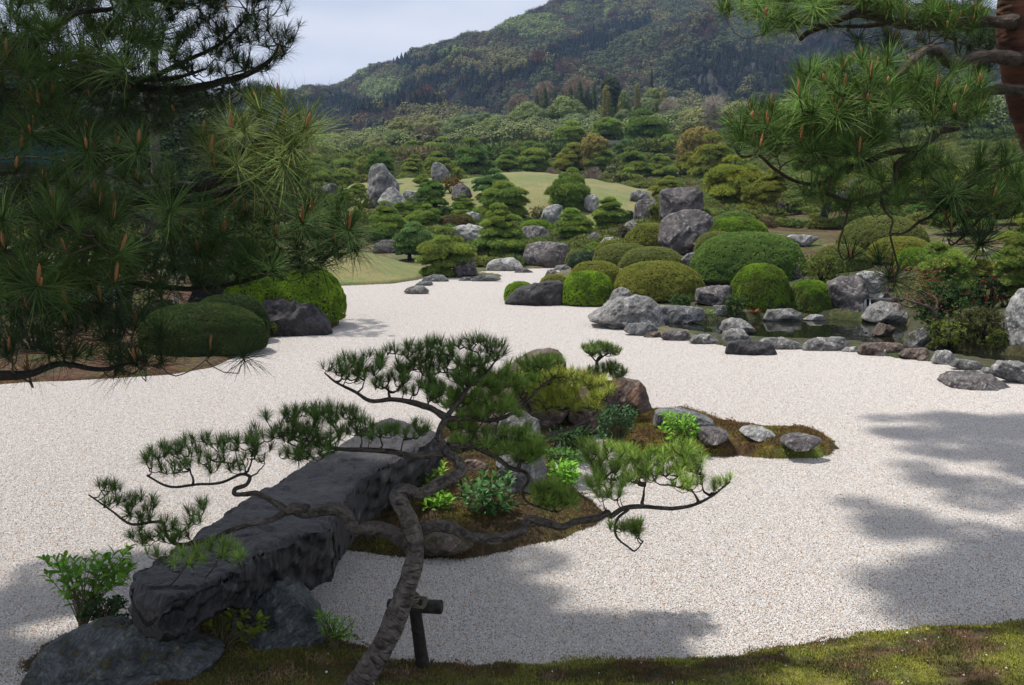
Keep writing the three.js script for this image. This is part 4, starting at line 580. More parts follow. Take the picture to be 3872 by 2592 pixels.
// ---------- trunks and branches ----------
function tubeInto(T, pts, radii, sides = 6, wob = 0) { // T: {p, u, i}
  const base = T.p.length / 3, n = pts.length; let ref = V3(1, 0.13, 0.37), len = 0;
  for (let i = 0; i < n; i++) {
    const d = pts[Math.min(n - 1, i + 1)].clone().sub(pts[Math.max(0, i - 1)]).normalize(); ref.addScaledVector(d, -ref.dot(d)); if (ref.lengthSq() < 1e-6) ref.set(0.3, 0.9, 0.2).addScaledVector(d, -d.y); ref.normalize(); const b = d.clone().cross(ref); if (i) len += pts[i].distanceTo(pts[i - 1]);
    for (let k = 0; k <= sides; k++) { const a = k / sides * 6.2832, c = Math.cos(a), s = Math.sin(a), q = pts[i]; let R = radii[i]; if (wob) R *= 1 + wob * (0.7 * n3(q.x * 5 + c * 1.3, q.y * 5 + s * 1.3, q.z * 5) + 0.55 * n3(q.x * 9 + c * 4.5, q.y * 9 + s * 4.5, q.z * 9) + 0.3 * n3(q.x * 24 + c * 7, q.y * 24 + s * 7, q.z * 24)); T.p.push(q.x + (ref.x * c + b.x * s) * R, q.y + (ref.y * c + b.y * s) * R, q.z + (ref.z * c + b.z * s) * R); T.u.push(k / sides * Math.max(1, Math.round(radii[0] * 18)) * 0.25, len * 1.2); }
  }
  for (let i = 0; i < n - 1; i++) for (let k = 0; k < sides; k++) { const a = base + i * (sides + 1) + k, c = a + sides + 1; T.i.push(a, c, a + 1, a + 1, c, c + 1); }
}
const newTube = () => ({ p: [], u: [], i: [] });
function tubeGeo(T) { const g = new THREE.BufferGeometry(); g.setAttribute('position', new THREE.Float32BufferAttribute(T.p, 3)); g.setAttribute('uv', new THREE.Float32BufferAttribute(T.u, 2)); g.setIndex(T.i); g.computeVertexNormals(); return g; }
function smooth(pts, n) { return new THREE.CatmullRomCurve3(pts, false, 'centripetal').getPoints(n); }
const barkDark = std({ color: rgb(0.075, 0.06, 0.05), map: barkMap, bumpMap: barkBump, bumpScale: 0.03, roughness: 0.95 });
const barkRed = std({ color: rgb(0.24, 0.095, 0.05), map: barkMap, bumpMap: barkBump, bumpScale: 0.02, roughness: 0.95 });
const barkPale = std({ color: rgb(0.22, 0.19, 0.16), map: barkMap, bumpMap: barkBump, bumpScale: 0.01, roughness: 0.95 });
const needleMat = new THREE.MeshPhysicalMaterial({ vertexColors: true, side: THREE.DoubleSide, roughness: 0.8, specularIntensity: 0.35 }), padMat = new THREE.MeshPhysicalMaterial({ vertexColors: true, side: THREE.DoubleSide, roughness: 0.95, specularIntensity: 0.25, transmission: 0.3, thickness: 0 });
// a pruned pad of needle tufts, unit radius: a low dome, bare underneath
function padGeo(seed, n, len, w, lift = 0.5) {
  const r = rng(seed), T = new Tri();
  for (let i = 0; i < n; i++) {
    const a = r() * 6.28, ring = r() < 0.25, e0 = ring ? 1.45 + 0.25 * r() : Math.acos(1 - r()), lump = 0.86 + 0.22 * n3(Math.cos(a) * 1.6 + seed, e0 * 1.6, Math.sin(a) * 1.6), q = Math.sin(Math.min(e0, 1.57)) * lump, o = V3(Math.cos(a) * q, lift * Math.cos(e0) * lump * (0.85 + 0.2 * r()), Math.sin(a) * q), nn = V3(o.x, o.y / (lift * lift) * 0.6 + 0.25, o.z).normalize(), v0 = 0.75 + 0.5 * r(), warm = r() < 0.25 ? 1.22 : 1;
    const q0 = turnTo(nn);
    for (let k = 0; k < 9; k++) { const b = r() * 6.28, e = 0.15 + 1.0 * r(), d = V3(Math.cos(b) * Math.sin(e), Math.cos(e), Math.sin(b) * Math.sin(e)).applyQuaternion(q0), s = V3(-Math.sin(b), 0, Math.cos(b)).applyQuaternion(q0), l = len * (0.7 + 0.5 * r()), v = v0 * (0.85 + 0.3 * r()), st = o.clone().addScaledVector(nn, -len * 0.5); T.t(st.clone().addScaledVector(s, w), st.clone().addScaledVector(d, l), st.clone().addScaledVector(s, -w), rgb(v * warm, v, v * 0.9)); }
  }
  return T.geo();
}
const PAD = [padGeo(1, 380, 0.27, 0.024), padGeo(2, 380, 0.27, 0.024), padGeo(3, 380, 0.27, 0.021, 0.6), padGeo(4, 640, 0.16, 0.015, 0.6)];
const PINEC = { green: rgb(0.207, 0.316, 0.071), deep: rgb(0.144, 0.253, 0.063), bluish: rgb(0.149, 0.270, 0.098), yellow: rgb(0.247, 0.282, 0.057), olive: rgb(0.218, 0.310, 0.071), gold: rgb(0.276, 0.328, 0.057) };
let pineSeed = 9000;
function pine(label, colour, reg, x0, x1, yt, yb, D0, o = {}) {
  const seed = pineSeed++, r = rng(seed), [a0, t] = px(reg, x0, yt), [a1, b] = px(reg, x1, yb), mid = o.bx ? px(reg, o.bx, 0)[0] : (a0 + a1) / 2, D = hitD([mid, b], D0), base = at([mid, b], D), top = at([(a0 + a1) / 2, t], D), cx = at([(a0 + a1) / 2, (t + b) / 2], D).x, W = (a1 - a0) / 2 * mPerPx(D), H = top.y - base.y;
  const g = thing(o.name ?? 'pine_tree', label, 'pine tree', base, o.group);
  const open = o.open ?? 0.12, padN = o.pads ?? 4, rows = Math.max(3, Math.round((o.rows ?? 5.5) * (H / W) / 1.45)), trunk = newTube(), br = newTube(), sway = o.sway ?? 0.12, dx = cx - base.x;
  const tp = (h) => V3(dx * h + sway * W * Math.sin(h * 5 + seed), H * h * 0.96, sway * W * Math.cos(h * 4 + seed * 2) - sway * W * Math.cos(seed * 2)), tr = Math.max(0.035, 0.055 * W + 0.02 * H);
  const tpts = []; for (let i = 0; i <= 14; i++) tpts.push(tp(i / 14)); tubeInto(trunk, [V3(0, -0.2, 0), ...tpts], [tr * 1.25, ...tpts.map((_, i) => tr * (1.1 - 0.95 * i / 14))], 8, 0.12);
  const M = [], C = [], col = PINEC[colour];
  const prof = o.prof ?? ((h) => { const x = clamp((h - open) / (1 - open)); return Math.pow(1 - Math.pow(x, 2.3), 0.62) * (0.8 + 0.2 * sst(0, 0.3, x)); });
  for (let j = 0; j < rows; j++) {
    const last = j === rows - 1, h = mix(open, 0.92, rows > 1 ? j / (rows - 1) : 1) + (last ? 0 : (r() - 0.5) * 0.5 * (0.92 - open) / rows), w = W * Math.max(0.16, prof(h)) * (last ? 1 : 0.84 + 0.3 * r()), c = tp(h), pr = clamp(w * (j === rows - 1 ? 0.9 : 0.42), W * 0.22, W * 0.46), ring = Math.max(0, w - pr * 0.95), k = j === rows - 1 || ring < pr * 0.35 ? 1 : Math.max(3, Math.round(6.28 * ring / (pr * 1.15))), th0 = r() * 6.28;
    for (let i = 0; i < k; i++) {
      const th = th0 + (i + 0.5 * (r() - 0.5)) / k * 6.28, rr = k === 1 ? 0 : ring * (0.8 + 0.3 * r()), p = V3(c.x + Math.cos(th) * rr, c.y + H * 0.13 * (r() - 0.5) - rr * 0.08, c.z + Math.sin(th) * rr), s = pr * (0.85 + 0.35 * r());
      if (rr > 0 && r() < 0.1) continue;
      M.push(xf(p, turnTo(V3(Math.cos(th) * 0.16 * (rr > 0 ? 1 : 0), 1, Math.sin(th) * 0.16 * (rr > 0 ? 1 : 0)), r() * 6.28), V3(s, s * (o.thick ?? 0.9) * (0.85 + 0.3 * r()), s))); const v = 0.78 + 0.45 * r(), y = (r() - 0.35) * (o.vary ?? 0.3); C.push(rgb(col.r * v * (1 + y), col.g * v * (1 + 0.4 * y), col.b * v));
      if (rr > 0) { const s0 = tp(Math.max(0.02, h - 0.05)), m = s0.clone().lerp(p, 0.55).add(V3(0, -0.03 * H, 0)); tubeInto(br, [s0, m, p.clone().add(V3(0, 0.02, 0))], [tr * 0.42, tr * 0.3, tr * 0.14], 5); }
    }
    if (k > 1) { M.push(xf(c.clone().add(V3(0, -H * 0.02, 0)), turnTo(UP, r() * 6.28), pr * 0.8)); C.push(rgb(col.r * 0.8, col.g * 0.8, col.b * 0.8)); }
  }
  const bark = o.red ? barkRed : barkDark; put(g, 'trunk', tubeGeo(trunk), bark); if (br.p.length) put(g, 'branches', tubeGeo(br), bark);
  inst(g, 'crown', PAD[o.pad ?? (seed % 2)], padMat, M, C); return g;
}
// the pruned pines among the rocks
pine('round-topped green pine standing free in front of the lawn mound', 'green', 'E', 1662, 1966, 138, 402, 58, { rows: 6.5, pad: 3, thick: 1.2 });
pine('blue-green pine behind the yellowish one left of the lawn mound', 'bluish', 'E', 1142, 1420, 138, 350, 57);
pine('yellowish-green broad pine left of the lawn mound', 'olive', 'E', 1165, 1540, 212, 485, 50, { vary: 0.5 });
pine('tallest dark green pine over the white smooth boulder', 'green', 'E', 1135, 1535, 376, 768, 36, { rows: 6.5, open: 0.1 });
pine('open small pine with bare stem left of the bare slope', 'green', 'E', 1702, 1970, 380, 664, 42, { open: 0.26, rows: 4.5 });
pine('green pine between the pale boulder and the tall narrow stone', 'green', 'E', 1952, 2222, 316, 592, 46, { rows: 6 });
pine('dark blue-green round pine right of the tall standing stone', 'deep', 'E', 752, 998, 205, 435, 51, { rows: 6 });
pine('small green pine above the leftmost low pine', 'green', 'E', 690, 948, 378, 560, 44);
pine('leftmost low pine with blue-green pads on the lawn edge', 'bluish', 'E', 574, 898, 492, 770, 36.5, { open: 0.22, rows: 5 });
pine('brown-green layered pine low over the gravel at the lawn tip', 'olive', 'E', 762, 1186, 542, 876, 30.4, { rows: 6, open: 0.16, bx: 930 });
pine('loose green pine below the tall standing stone', 'green', 'E', 420, 705, 352, 628, 44, { rows: 6, vary: 0.5 });
pine('small round pine under the dark pale-edged stone', 'green', 'E', 1005, 1168, 312, 445, 48);
pine('dim green pine behind the pointed pale rock', 'olive', 'E', 585, 722, 352, 500, 48);
pine('small spreading yellowish pine left of the flat-topped crest stone', 'olive', 'E', 735, 865, 178, 262, 62, { open: 0.35 });
pine('dim green pine low at the left of the tall standing stone', 'green', 'E', 170, 345, 262, 425, 47, { rows: 6, vary: 0.5 });
pine('olive pine against the left flank of the tall standing stone', 'olive', 'E', 300, 430, 225, 330, 56, {});
pine('pine between the pointed pale rock and the dark blue-green round pine', 'green', 'E', 655, 800, 340, 460, 48, {});
pine('squat green pine over the broad layered boulder', 'green', 'E', 985, 1160, 385, 520, 45, { rows: 5 });
// the belt of pines behind the lawn
const BELT = [['dark round pine behind the tall standing stone', 'deep', 'B', 415, 645, 1008, 1262, 72], ['layered green pine right of the dark round one', 'olive', 'B', 638, 845, 1050, 1232, 70], ['low yellowish pine at the left end of the belt', 'olive', 'B', 145, 372, 1148, 1275, 60], ['dull green pine at far left beside the near needles', 'green', 'B', -40, 205, 1125, 1275, 58], ['grey-green pine above the flat-topped crest stone', 'olive', 'B', 795, 1015, 1008, 1200, 76],
  ['largest dark pine at the middle of the belt', 'deep', 'B', 1005, 1300, 948, 1215, 79], ['pine just left of the lawn mound crest', 'green', 'B', 1295, 1495, 1018, 1192, 84], ['yellow-green pine right over the lawn mound crest', 'olive', 'B', 1450, 1725, 982, 1188, 86], ['tall yellow-green pine behind the free-standing round pine', 'yellow', 'B', 1700, 1960, 958, 1165, 88], ['darker spreading pine right of the tall yellow-green one', 'green', 'B', 1880, 2125, 985, 1175, 89], ['yellow-green pine above the right end of the lawn', 'olive', 'B', 2105, 2350, 988, 1240, 83],
  ['spreading pine behind the big square boulder', 'olive', 'O', 1640, 2045, 1068, 1470, 84], ['yellowish pine right of the small far white rock', 'yellow', 'O', 1985, 2420, 1058, 1420, 85], ['low golden pine just behind the big square boulder', 'yellow', 'O', 1680, 2170, 1385, 1640, 62], ['broad green pine left in the upper row', 'green', 'O', 440, 925, 675, 1010, 101], ['pine with a bare red stem in the upper row', 'green', 'O', 890, 1375, 640, 1015, 101, { red: 1, open: 0.42 }], ['tallest red-stemmed dark pine of the upper row', 'deep', 'O', 1295, 1935, 572, 1065, 98, { red: 1, open: 0.36, rows: 6 }],
  ['low dark pine right of the tallest red-stemmed one', 'green', 'O', 1675, 2260, 878, 1105, 97, {}], ['round olive pine in the upper row at left', 'olive', 'B', 645, 845, 955, 1065, 96], ['flat-topped pine in the upper row over the belt', 'olive', 'B', 815, 1065, 930, 1050, 98], ['dim pine in the upper row beside the left needles', 'olive', 'B', -60, 185, 1055, 1170, 88], ['greyish pine second from left in the upper row', 'olive', 'B', 165, 435, 1048, 1165, 90], ['low pine between belt and oaks at the middle', 'green', 'B', 1250, 1420, 985, 1080, 102], ['pine filling the gap left of the broad green one', 'green', 'O', -30, 440, 940, 1210, 94], ['small pine below the red stems', 'bluish', 'O', 1210, 1640, 930, 1110, 95], ['yellowish pine low on the right behind the tall narrow stone', 'olive', 'O', 1180, 1660, 1290, 1520, 74]];
for (const [l, c, reg, x0, x1, yt, yb, D, o] of BELT) pine(l, c, reg, x0, x1, yt, yb, D, { rows: 5, open: 0.14, vary: 0.5, ...o });
// pines on the right slope
pine('great yellow-green pine with leaning stem behind the round boulder', 'gold', 'M', 140, 960, 90, 850, 40, { bx: 740, rows: 6, open: 0.3, vary: 0.35, group: null });
pine('paler loose pine right of the great yellow-green one', 'yellow', 'M', 800, 1350, 250, 860, 41, { bx: 860, rows: 6, open: 0.25 });
pine('orange-tinged pine above the great yellow-green one', 'gold', 'M', -60, 620, -160, 420, 66, { rows: 5 });
pine('tall pine with thick leaning trunk on the moss slope', 'green', 'M', 1150, 2050, -420, 990, 34, { bx: 1750, open: 0.52, rows: 4, sway: 0.2 });
pine('soft green young pine at the right end of the pond', 'green', 'N', 950, 1780, 430, 1340, 20, { open: 0.1, rows: 6, pad: 2, vary: 0.4 });
pine('low yellow-green pine above the pale rocks on the right', 'yellow', 'N', 1380, 2080, 640, 960, 22.5, { open: 0.25, pad: 2 });
pine('pine filling the right edge above the tall pale rock', 'olive', 'N', 1950, 2800, 60, 1180, 19, { open: 0.1, rows: 6, pad: 2, vary: 0.5 });
pine('dark pine in the shade at the right edge', 'deep', 'N', 1150, 2100, -160, 420, 34, { open: 0.25, rows: 5, pad: 2 });
pine('pine high on the right slope behind the boughs', 'green', 'N', 1900, 2900, -700, 300, 40, { open: 0.2, rows: 5 });
pine('spreading pine right of the thick leaning trunk', 'olive', 'N', 500, 1500, -700, 60, 46, { open: 0.3, rows: 5 });
// woods on the rise behind: oaks, cedars, bamboo and leafless trees
function broad(name, label, cat, geo, reg, x0, x1, yt, yb, D, col, o = {}) {
  const seed = pineSeed++, r = rng(seed), [a0, t] = px(reg, x0, yt), [a1, b] = px(reg, x1, yb), mid = (a0 + a1) / 2, top = at([mid, t], D), low = at([mid, b], D), W = (a1 - a0) / 2 * mPerPx(D), gy = Math.min(groundH(top.x, top.z), low.y), g = thing(name, label, cat, V3(top.x, gy, top.z), o.group), H = top.y - gy, R = low.y - gy;
  const trunk = newTube(); tubeInto(trunk, [V3(0, -0.3, 0), V3(0.04 * H, H * 0.35, 0), V3(-0.02 * H, H * 0.75, 0.02 * H)], [0.035 * H + 0.04, 0.028 * H + 0.03, 0.01 * H + 0.01], 7); put(g, 'trunk', tubeGeo(trunk), o.bark ?? barkDark);
  const M = [], C = [], ch = Math.max(H * 0.45, (top.y - low.y)), n = o.n ?? 13;
  const push = (p, s, v) => { M.push(xf(p, new THREE.Quaternion().setFromAxisAngle(UP, r() * 6.28), s)); C.push(rgb(col[0] * v, col[1] * v, col[2] * v)); };
  if (o.single) push(V3(0, o.single === 'cone' ? H * 0.04 : H - ch * 0.55, 0), o.single === 'cone' ? V3(W / 0.2, H * 0.96, W / 0.2) : V3(W, ch * 0.62, W), 1);
  else for (let i = 0; i < n; i++) { const th = i * 2.4 + r(), q = Math.sqrt(i / n), s = W * (0.6 - 0.12 * q) * (0.85 + 0.3 * r()), y = H - s * 0.75 - ch * 0.62 * q * q * (0.6 + 0.5 * r()); push(V3(Math.cos(th) * (W - s * 0.62) * q, y, Math.sin(th) * (W - s * 0.62) * q), V3(s, s * 0.9, s), 0.8 + 0.4 * r()); if (i % 2) for (let yy = y - s * 0.8; yy > 0.1 * H; yy -= s * 0.9) push(V3(Math.cos(th) * W * 0.55, yy, Math.sin(th) * W * 0.55), s, 0.85); }
  inst(g, 'crown', geo, leafMat, M, C); return g;
}
const OAK = [0.165, 0.215, 0.07], OAK2 = [0.205, 0.22, 0.08], OAK3 = [0.145, 0.195, 0.08];
[['round evergreen oak left of the highest one on the rise', 'B', 1398, 1665, 690, 905, 138, OAK], ['highest evergreen oak on the rise', 'B', 1640, 1935, 652, 880, 140, OAK], ['grey-green oak below the pair on the rise', 'B', 1335, 1485, 855, 1000, 128, OAK3], ['broad tawny oak at the left of the rise', 'B', 560, 765, 798, 985, 130, OAK2], ['oak behind the broad tawny one', 'B', 745, 955, 782, 920, 138, OAK2], ['brownish oak in front of the tawny pair', 'B', 740, 950, 855, 990, 122, [0.115, 0.09, 0.05]], ['dark oak at the middle of the rise', 'B', 935, 1205, 776, 975, 128, OAK3], ['oak between the dark one and the highest pair', 'B', 1175, 1375, 800, 960, 126, OAK], ['small dark oak above the middle oaks', 'B', 1165, 1290, 762, 850, 142, OAK3], ['lowest oak at the left foot of the rise', 'B', 400, 585, 925, 1045, 115, OAK2], ['oak at the far left foot behind the needles', 'B', 520, 700, 880, 990, 124, OAK], ['oak under the conifer row', 'B', 1490, 1700, 870, 990, 122, OAK2], ['wide oak right under the bamboo', 'B', 1700, 2010, 770, 900, 130, OAK3], ['oak at the right of the rise below the mountain', 'O', 1820, 2110, 560, 800, 128, OAK3], ['pale oak at the far right of the rise', 'O', 2040, 2350, 540, 760, 126, OAK2], ['dark oak right of the bamboo plumes', 'O', 1260, 1480, 540, 680, 125, OAK3], ['small oak under the mountain at right', 'O', 1620, 1850, 270, 480, 150, OAK], ['oak in the right wood behind the pines', 'O', 1500, 1860, 390, 600, 140, OAK3], ['low oak wood edge behind the right boughs', 'C', 0, 330, 720, 900, 120, OAK2], ['oak beyond the orange trees at right', 'C', 250, 600, 690, 860, 125, OAK2], ['grey oak further right behind the boughs', 'C', 560, 1000, 660, 860, 128, OAK], ['right-hand oak behind the boughs', 'C', 950, 1500, 640, 900, 118, OAK2], ['oak at the right rim beside the red trunk', 'C', 1450, 2100, 600, 920, 112, OAK], ['oak hidden behind the red trunk', 'C', 2000, 2700, 560, 900, 110, OAK3]].forEach(([l, reg, x0, x1, yt, yb, D, c], i) => broad('oak_tree', l, 'tree', GEO.ballFine[i % 2], reg, x0, x1, yt, yb, D, c));
for (const [i, [x, y, w]] of [[1585, 640, 90], [1640, 588, 100], [1710, 600, 95], [1760, 615, 80], [1815, 585, 95], [1880, 545, 110], [1930, 600, 90], [1975, 575, 85], [1860, 640, 100], [1745, 660, 110]].entries()) broad('cedar_tree', ['first green cedar from the left in the row on the rise', 'tall cedar second in the row on the rise', 'third cedar of the row on the rise', 'short fourth cedar of the row on the rise', 'fifth cedar of the row on the rise', 'tallest yellow-tinged cedar of the row on the rise', 'cedar right of the tallest in the row on the rise', 'last cedar at the right of the row on the rise', 'cedar in front of the tallest of the row', 'cedar at the front of the row above the oaks'][i], 'tree', GEO.coneFine, 'B', x - w / 2, x + w / 2, y, y + 230, 150, [0.06, 0.092, 0.034], { single: 'cone', group: 'cedars in a row on the wooded rise' });
broad('conifer_tree', 'broad dark conifer towering between cedars and bamboo', 'tree', GEO.ballFine[0], 'O', 1080, 1330, 120, 420, 150, [0.04, 0.065, 0.025], { n: 12 });
broad('conifer_tree', 'pointed dark conifer at the right under the mountain', 'tree', GEO.coneFine, 'O', 1670, 1770, 40, 330, 160, [0.028, 0.045, 0.022], { single: 'cone' });
for (const [i, [x, y, w, c]] of [[1150, 240, 120, 1], [1370, 310, 130, 0], [1540, 215, 80, 1], [1190, 420, 130, 0], [1440, 400, 110, 0], [1560, 460, 120, 1], [1880, 300, 110, 1], [1330, 440, 110, 1], [1120, 480, 110, 1], [1800, 410, 100, 0]].entries()) broad('bamboo_clump', ['tall golden bamboo left of the dark conifer foot', 'green-gold bamboo behind the middle of the rise', 'slim bamboo plume near the oaks', 'short bamboo below the golden one', 'bright green bamboo of the middle clump', 'golden bamboo right of the bright green one', 'bamboo plume below the pointed conifer', 'golden bamboo at the centre of the grove', 'lowest golden bamboo left in the grove', 'small bamboo at the right of the grove'][i], 'bamboo', GEO.ballFine[i % 2], 'O', x - w / 2, x + w / 2, y, y + 300, 138, c ? [0.27, 0.25, 0.075] : [0.17, 0.22, 0.06], { n: 6, group: 'bamboo grove on the wooded rise' });
[['leafless brown tree at the left end of the cedar row', 'B', 1385, 1560, 630, 740, 165], ['leafless grey-brown tree above the cedar row', 'B', 1560, 1740, 545, 660, 170], ['leafless pinkish tree right above the cedar row', 'B', 1740, 2010, 505, 640, 172], ['leafless brown wood at the left foot of the mountain', 'B', 80, 420, 930, 1060, 130], ['leafless tree at far left behind the near needles', 'B', -120, 160, 960, 1080, 118], ['leafless grey tree left of the right pine boughs', 'C', 130, 350, 640, 790, 118], ['leafless brown shrubbery on the lawn mound crest', 'B', 1640, 1730, 1140, 1190, 84], ['leafless pale brown thicket behind the round pine', 'B', 1890, 2070, 1135, 1245, 82], ['bare grey-white tree among the right oaks', 'O', 1820, 2120, 380, 600, 135]].forEach(([l, reg, x0, x1, yt, yb, D], i) => broad('bare_tree', l, 'tree', GEO.twigFine, reg, x0, x1, yt, yb, D, i === 5 || i === 8 ? [0.36, 0.32, 0.27] : [0.27, 0.21, 0.165], { n: 5, bark: barkPale }));
[['golden budding tree behind the upper pine row', 'B', 1885, 2085, 905, 1020, 93, [0.23, 0.19, 0.04]], ['large orange-gold tree left of the right pine boughs', 'C', -20, 320, 860, 1090, 92, [0.25, 0.19, 0.045]], ['golden bush tree under the right boughs', 'O', 2090, 2400, 780, 1030, 90, [0.24, 0.19, 0.04]], ['fresh lime tree behind the tall standing stone', 'B', 345, 470, 1060, 1160, 80, [0.20, 0.235, 0.035]], ['fresh green tree at the left foot of the rise', 'B', 175, 350, 945, 1050, 128, [0.15, 0.19, 0.05]]].forEach(([l, reg, x0, x1, yt, yb, D, c]) => broad('budding_tree', l, 'tree', GEO.ballFine[1], reg, x0, x1, yt, yb, D, c, { n: 7 }));
// ---------- the pines near the camera: boughs, twigs, needle tufts and spring candles ----------
function tuftGeo(seed, n, len, w, spread, tilt = 0.3) { // needles in a brush round the twig end (+y)
  const r = rng(seed), T = new Tri();
  for (let i = 0; i < n; i++) {
    const a = r() * 6.28, e = tilt + (spread - tilt) * Math.pow(r(), 0.8), d = V3(Math.cos(a) * Math.sin(e), Math.cos(e), Math.sin(a) * Math.sin(e)), s = V3(-Math.sin(a), 0.4 * (r() - 0.5), Math.cos(a)).normalize(), l = len * (0.72 + 0.4 * r()), o = V3(0, -len * 0.35 * r() * r(), 0), dr = len * (0.03 + 0.14 * r()), v = 0.7 + 0.6 * r(), yl = r() < 0.2 ? 1.35 : 1, c = rgb(v * yl, v, v * 0.95), c2 = rgb(v * yl * 1.08, v * 1.03, v * 0.85);
    const m = o.clone().addScaledVector(d, l * 0.55).add(V3(0, dr * 0.25, 0)), t = o.clone().addScaledVector(d, l).add(V3(0, -dr * 0.6, 0));
    T.t(o.clone().addScaledVector(s, w), m.clone().addScaledVector(s, w), m.clone().addScaledVector(s, -w), c); T.t(o.clone().addScaledVector(s, w), m.clone().addScaledVector(s, -w), o.clone().addScaledVector(s, -w), c); T.t(m.clone().addScaledVector(s, w), t, m.clone().addScaledVector(s, -w), c2);
  }
  return T.geo();
}
const budGeo = (() => { // a spring candle: a scaly tapering shoot on a green stem
  const T = newTube(), p = [], q = []; for (let i = 0; i <= 12; i++) { const t = i / 12; p.push(V3(0.004 * Math.sin(t * 4), t, 0.003 * Math.cos(t * 5))); q.push((0.085 + 0.014 * (i % 2)) * (t < 0.9 ? 1 : 0.62) * (0.7 + 0.5 * Math.sin(Math.min(1, t * 1.15) * 2.6))); } q[12] = 0.02; tubeInto(T, p, q, 7); return tubeGeo(T);
})();
const budMat = std({ color: rgb(0.34, 0.135, 0.05), roughness: 0.7 }), budMat2 = std({ color: rgb(0.26, 0.17, 0.08), roughness: 0.8 });
const twigMat = std({ color: rgb(0.10, 0.082, 0.058), map: barkMap, roughness: 0.95 }), twigPale = std({ color: rgb(0.20, 0.165, 0.105), map: barkMap, roughness: 0.95 });
function inPoly(P, x, y) { let c = false; for (let i = 0, j = P.length - 1; i < P.length; j = i++) if ((P[i][1] > y) !== (P[j][1] > y) && x < (P[j][0] - P[i][0]) * (y - P[i][1]) / (P[j][1] - P[i][1]) + P[i][0]) c = !c; return c; }
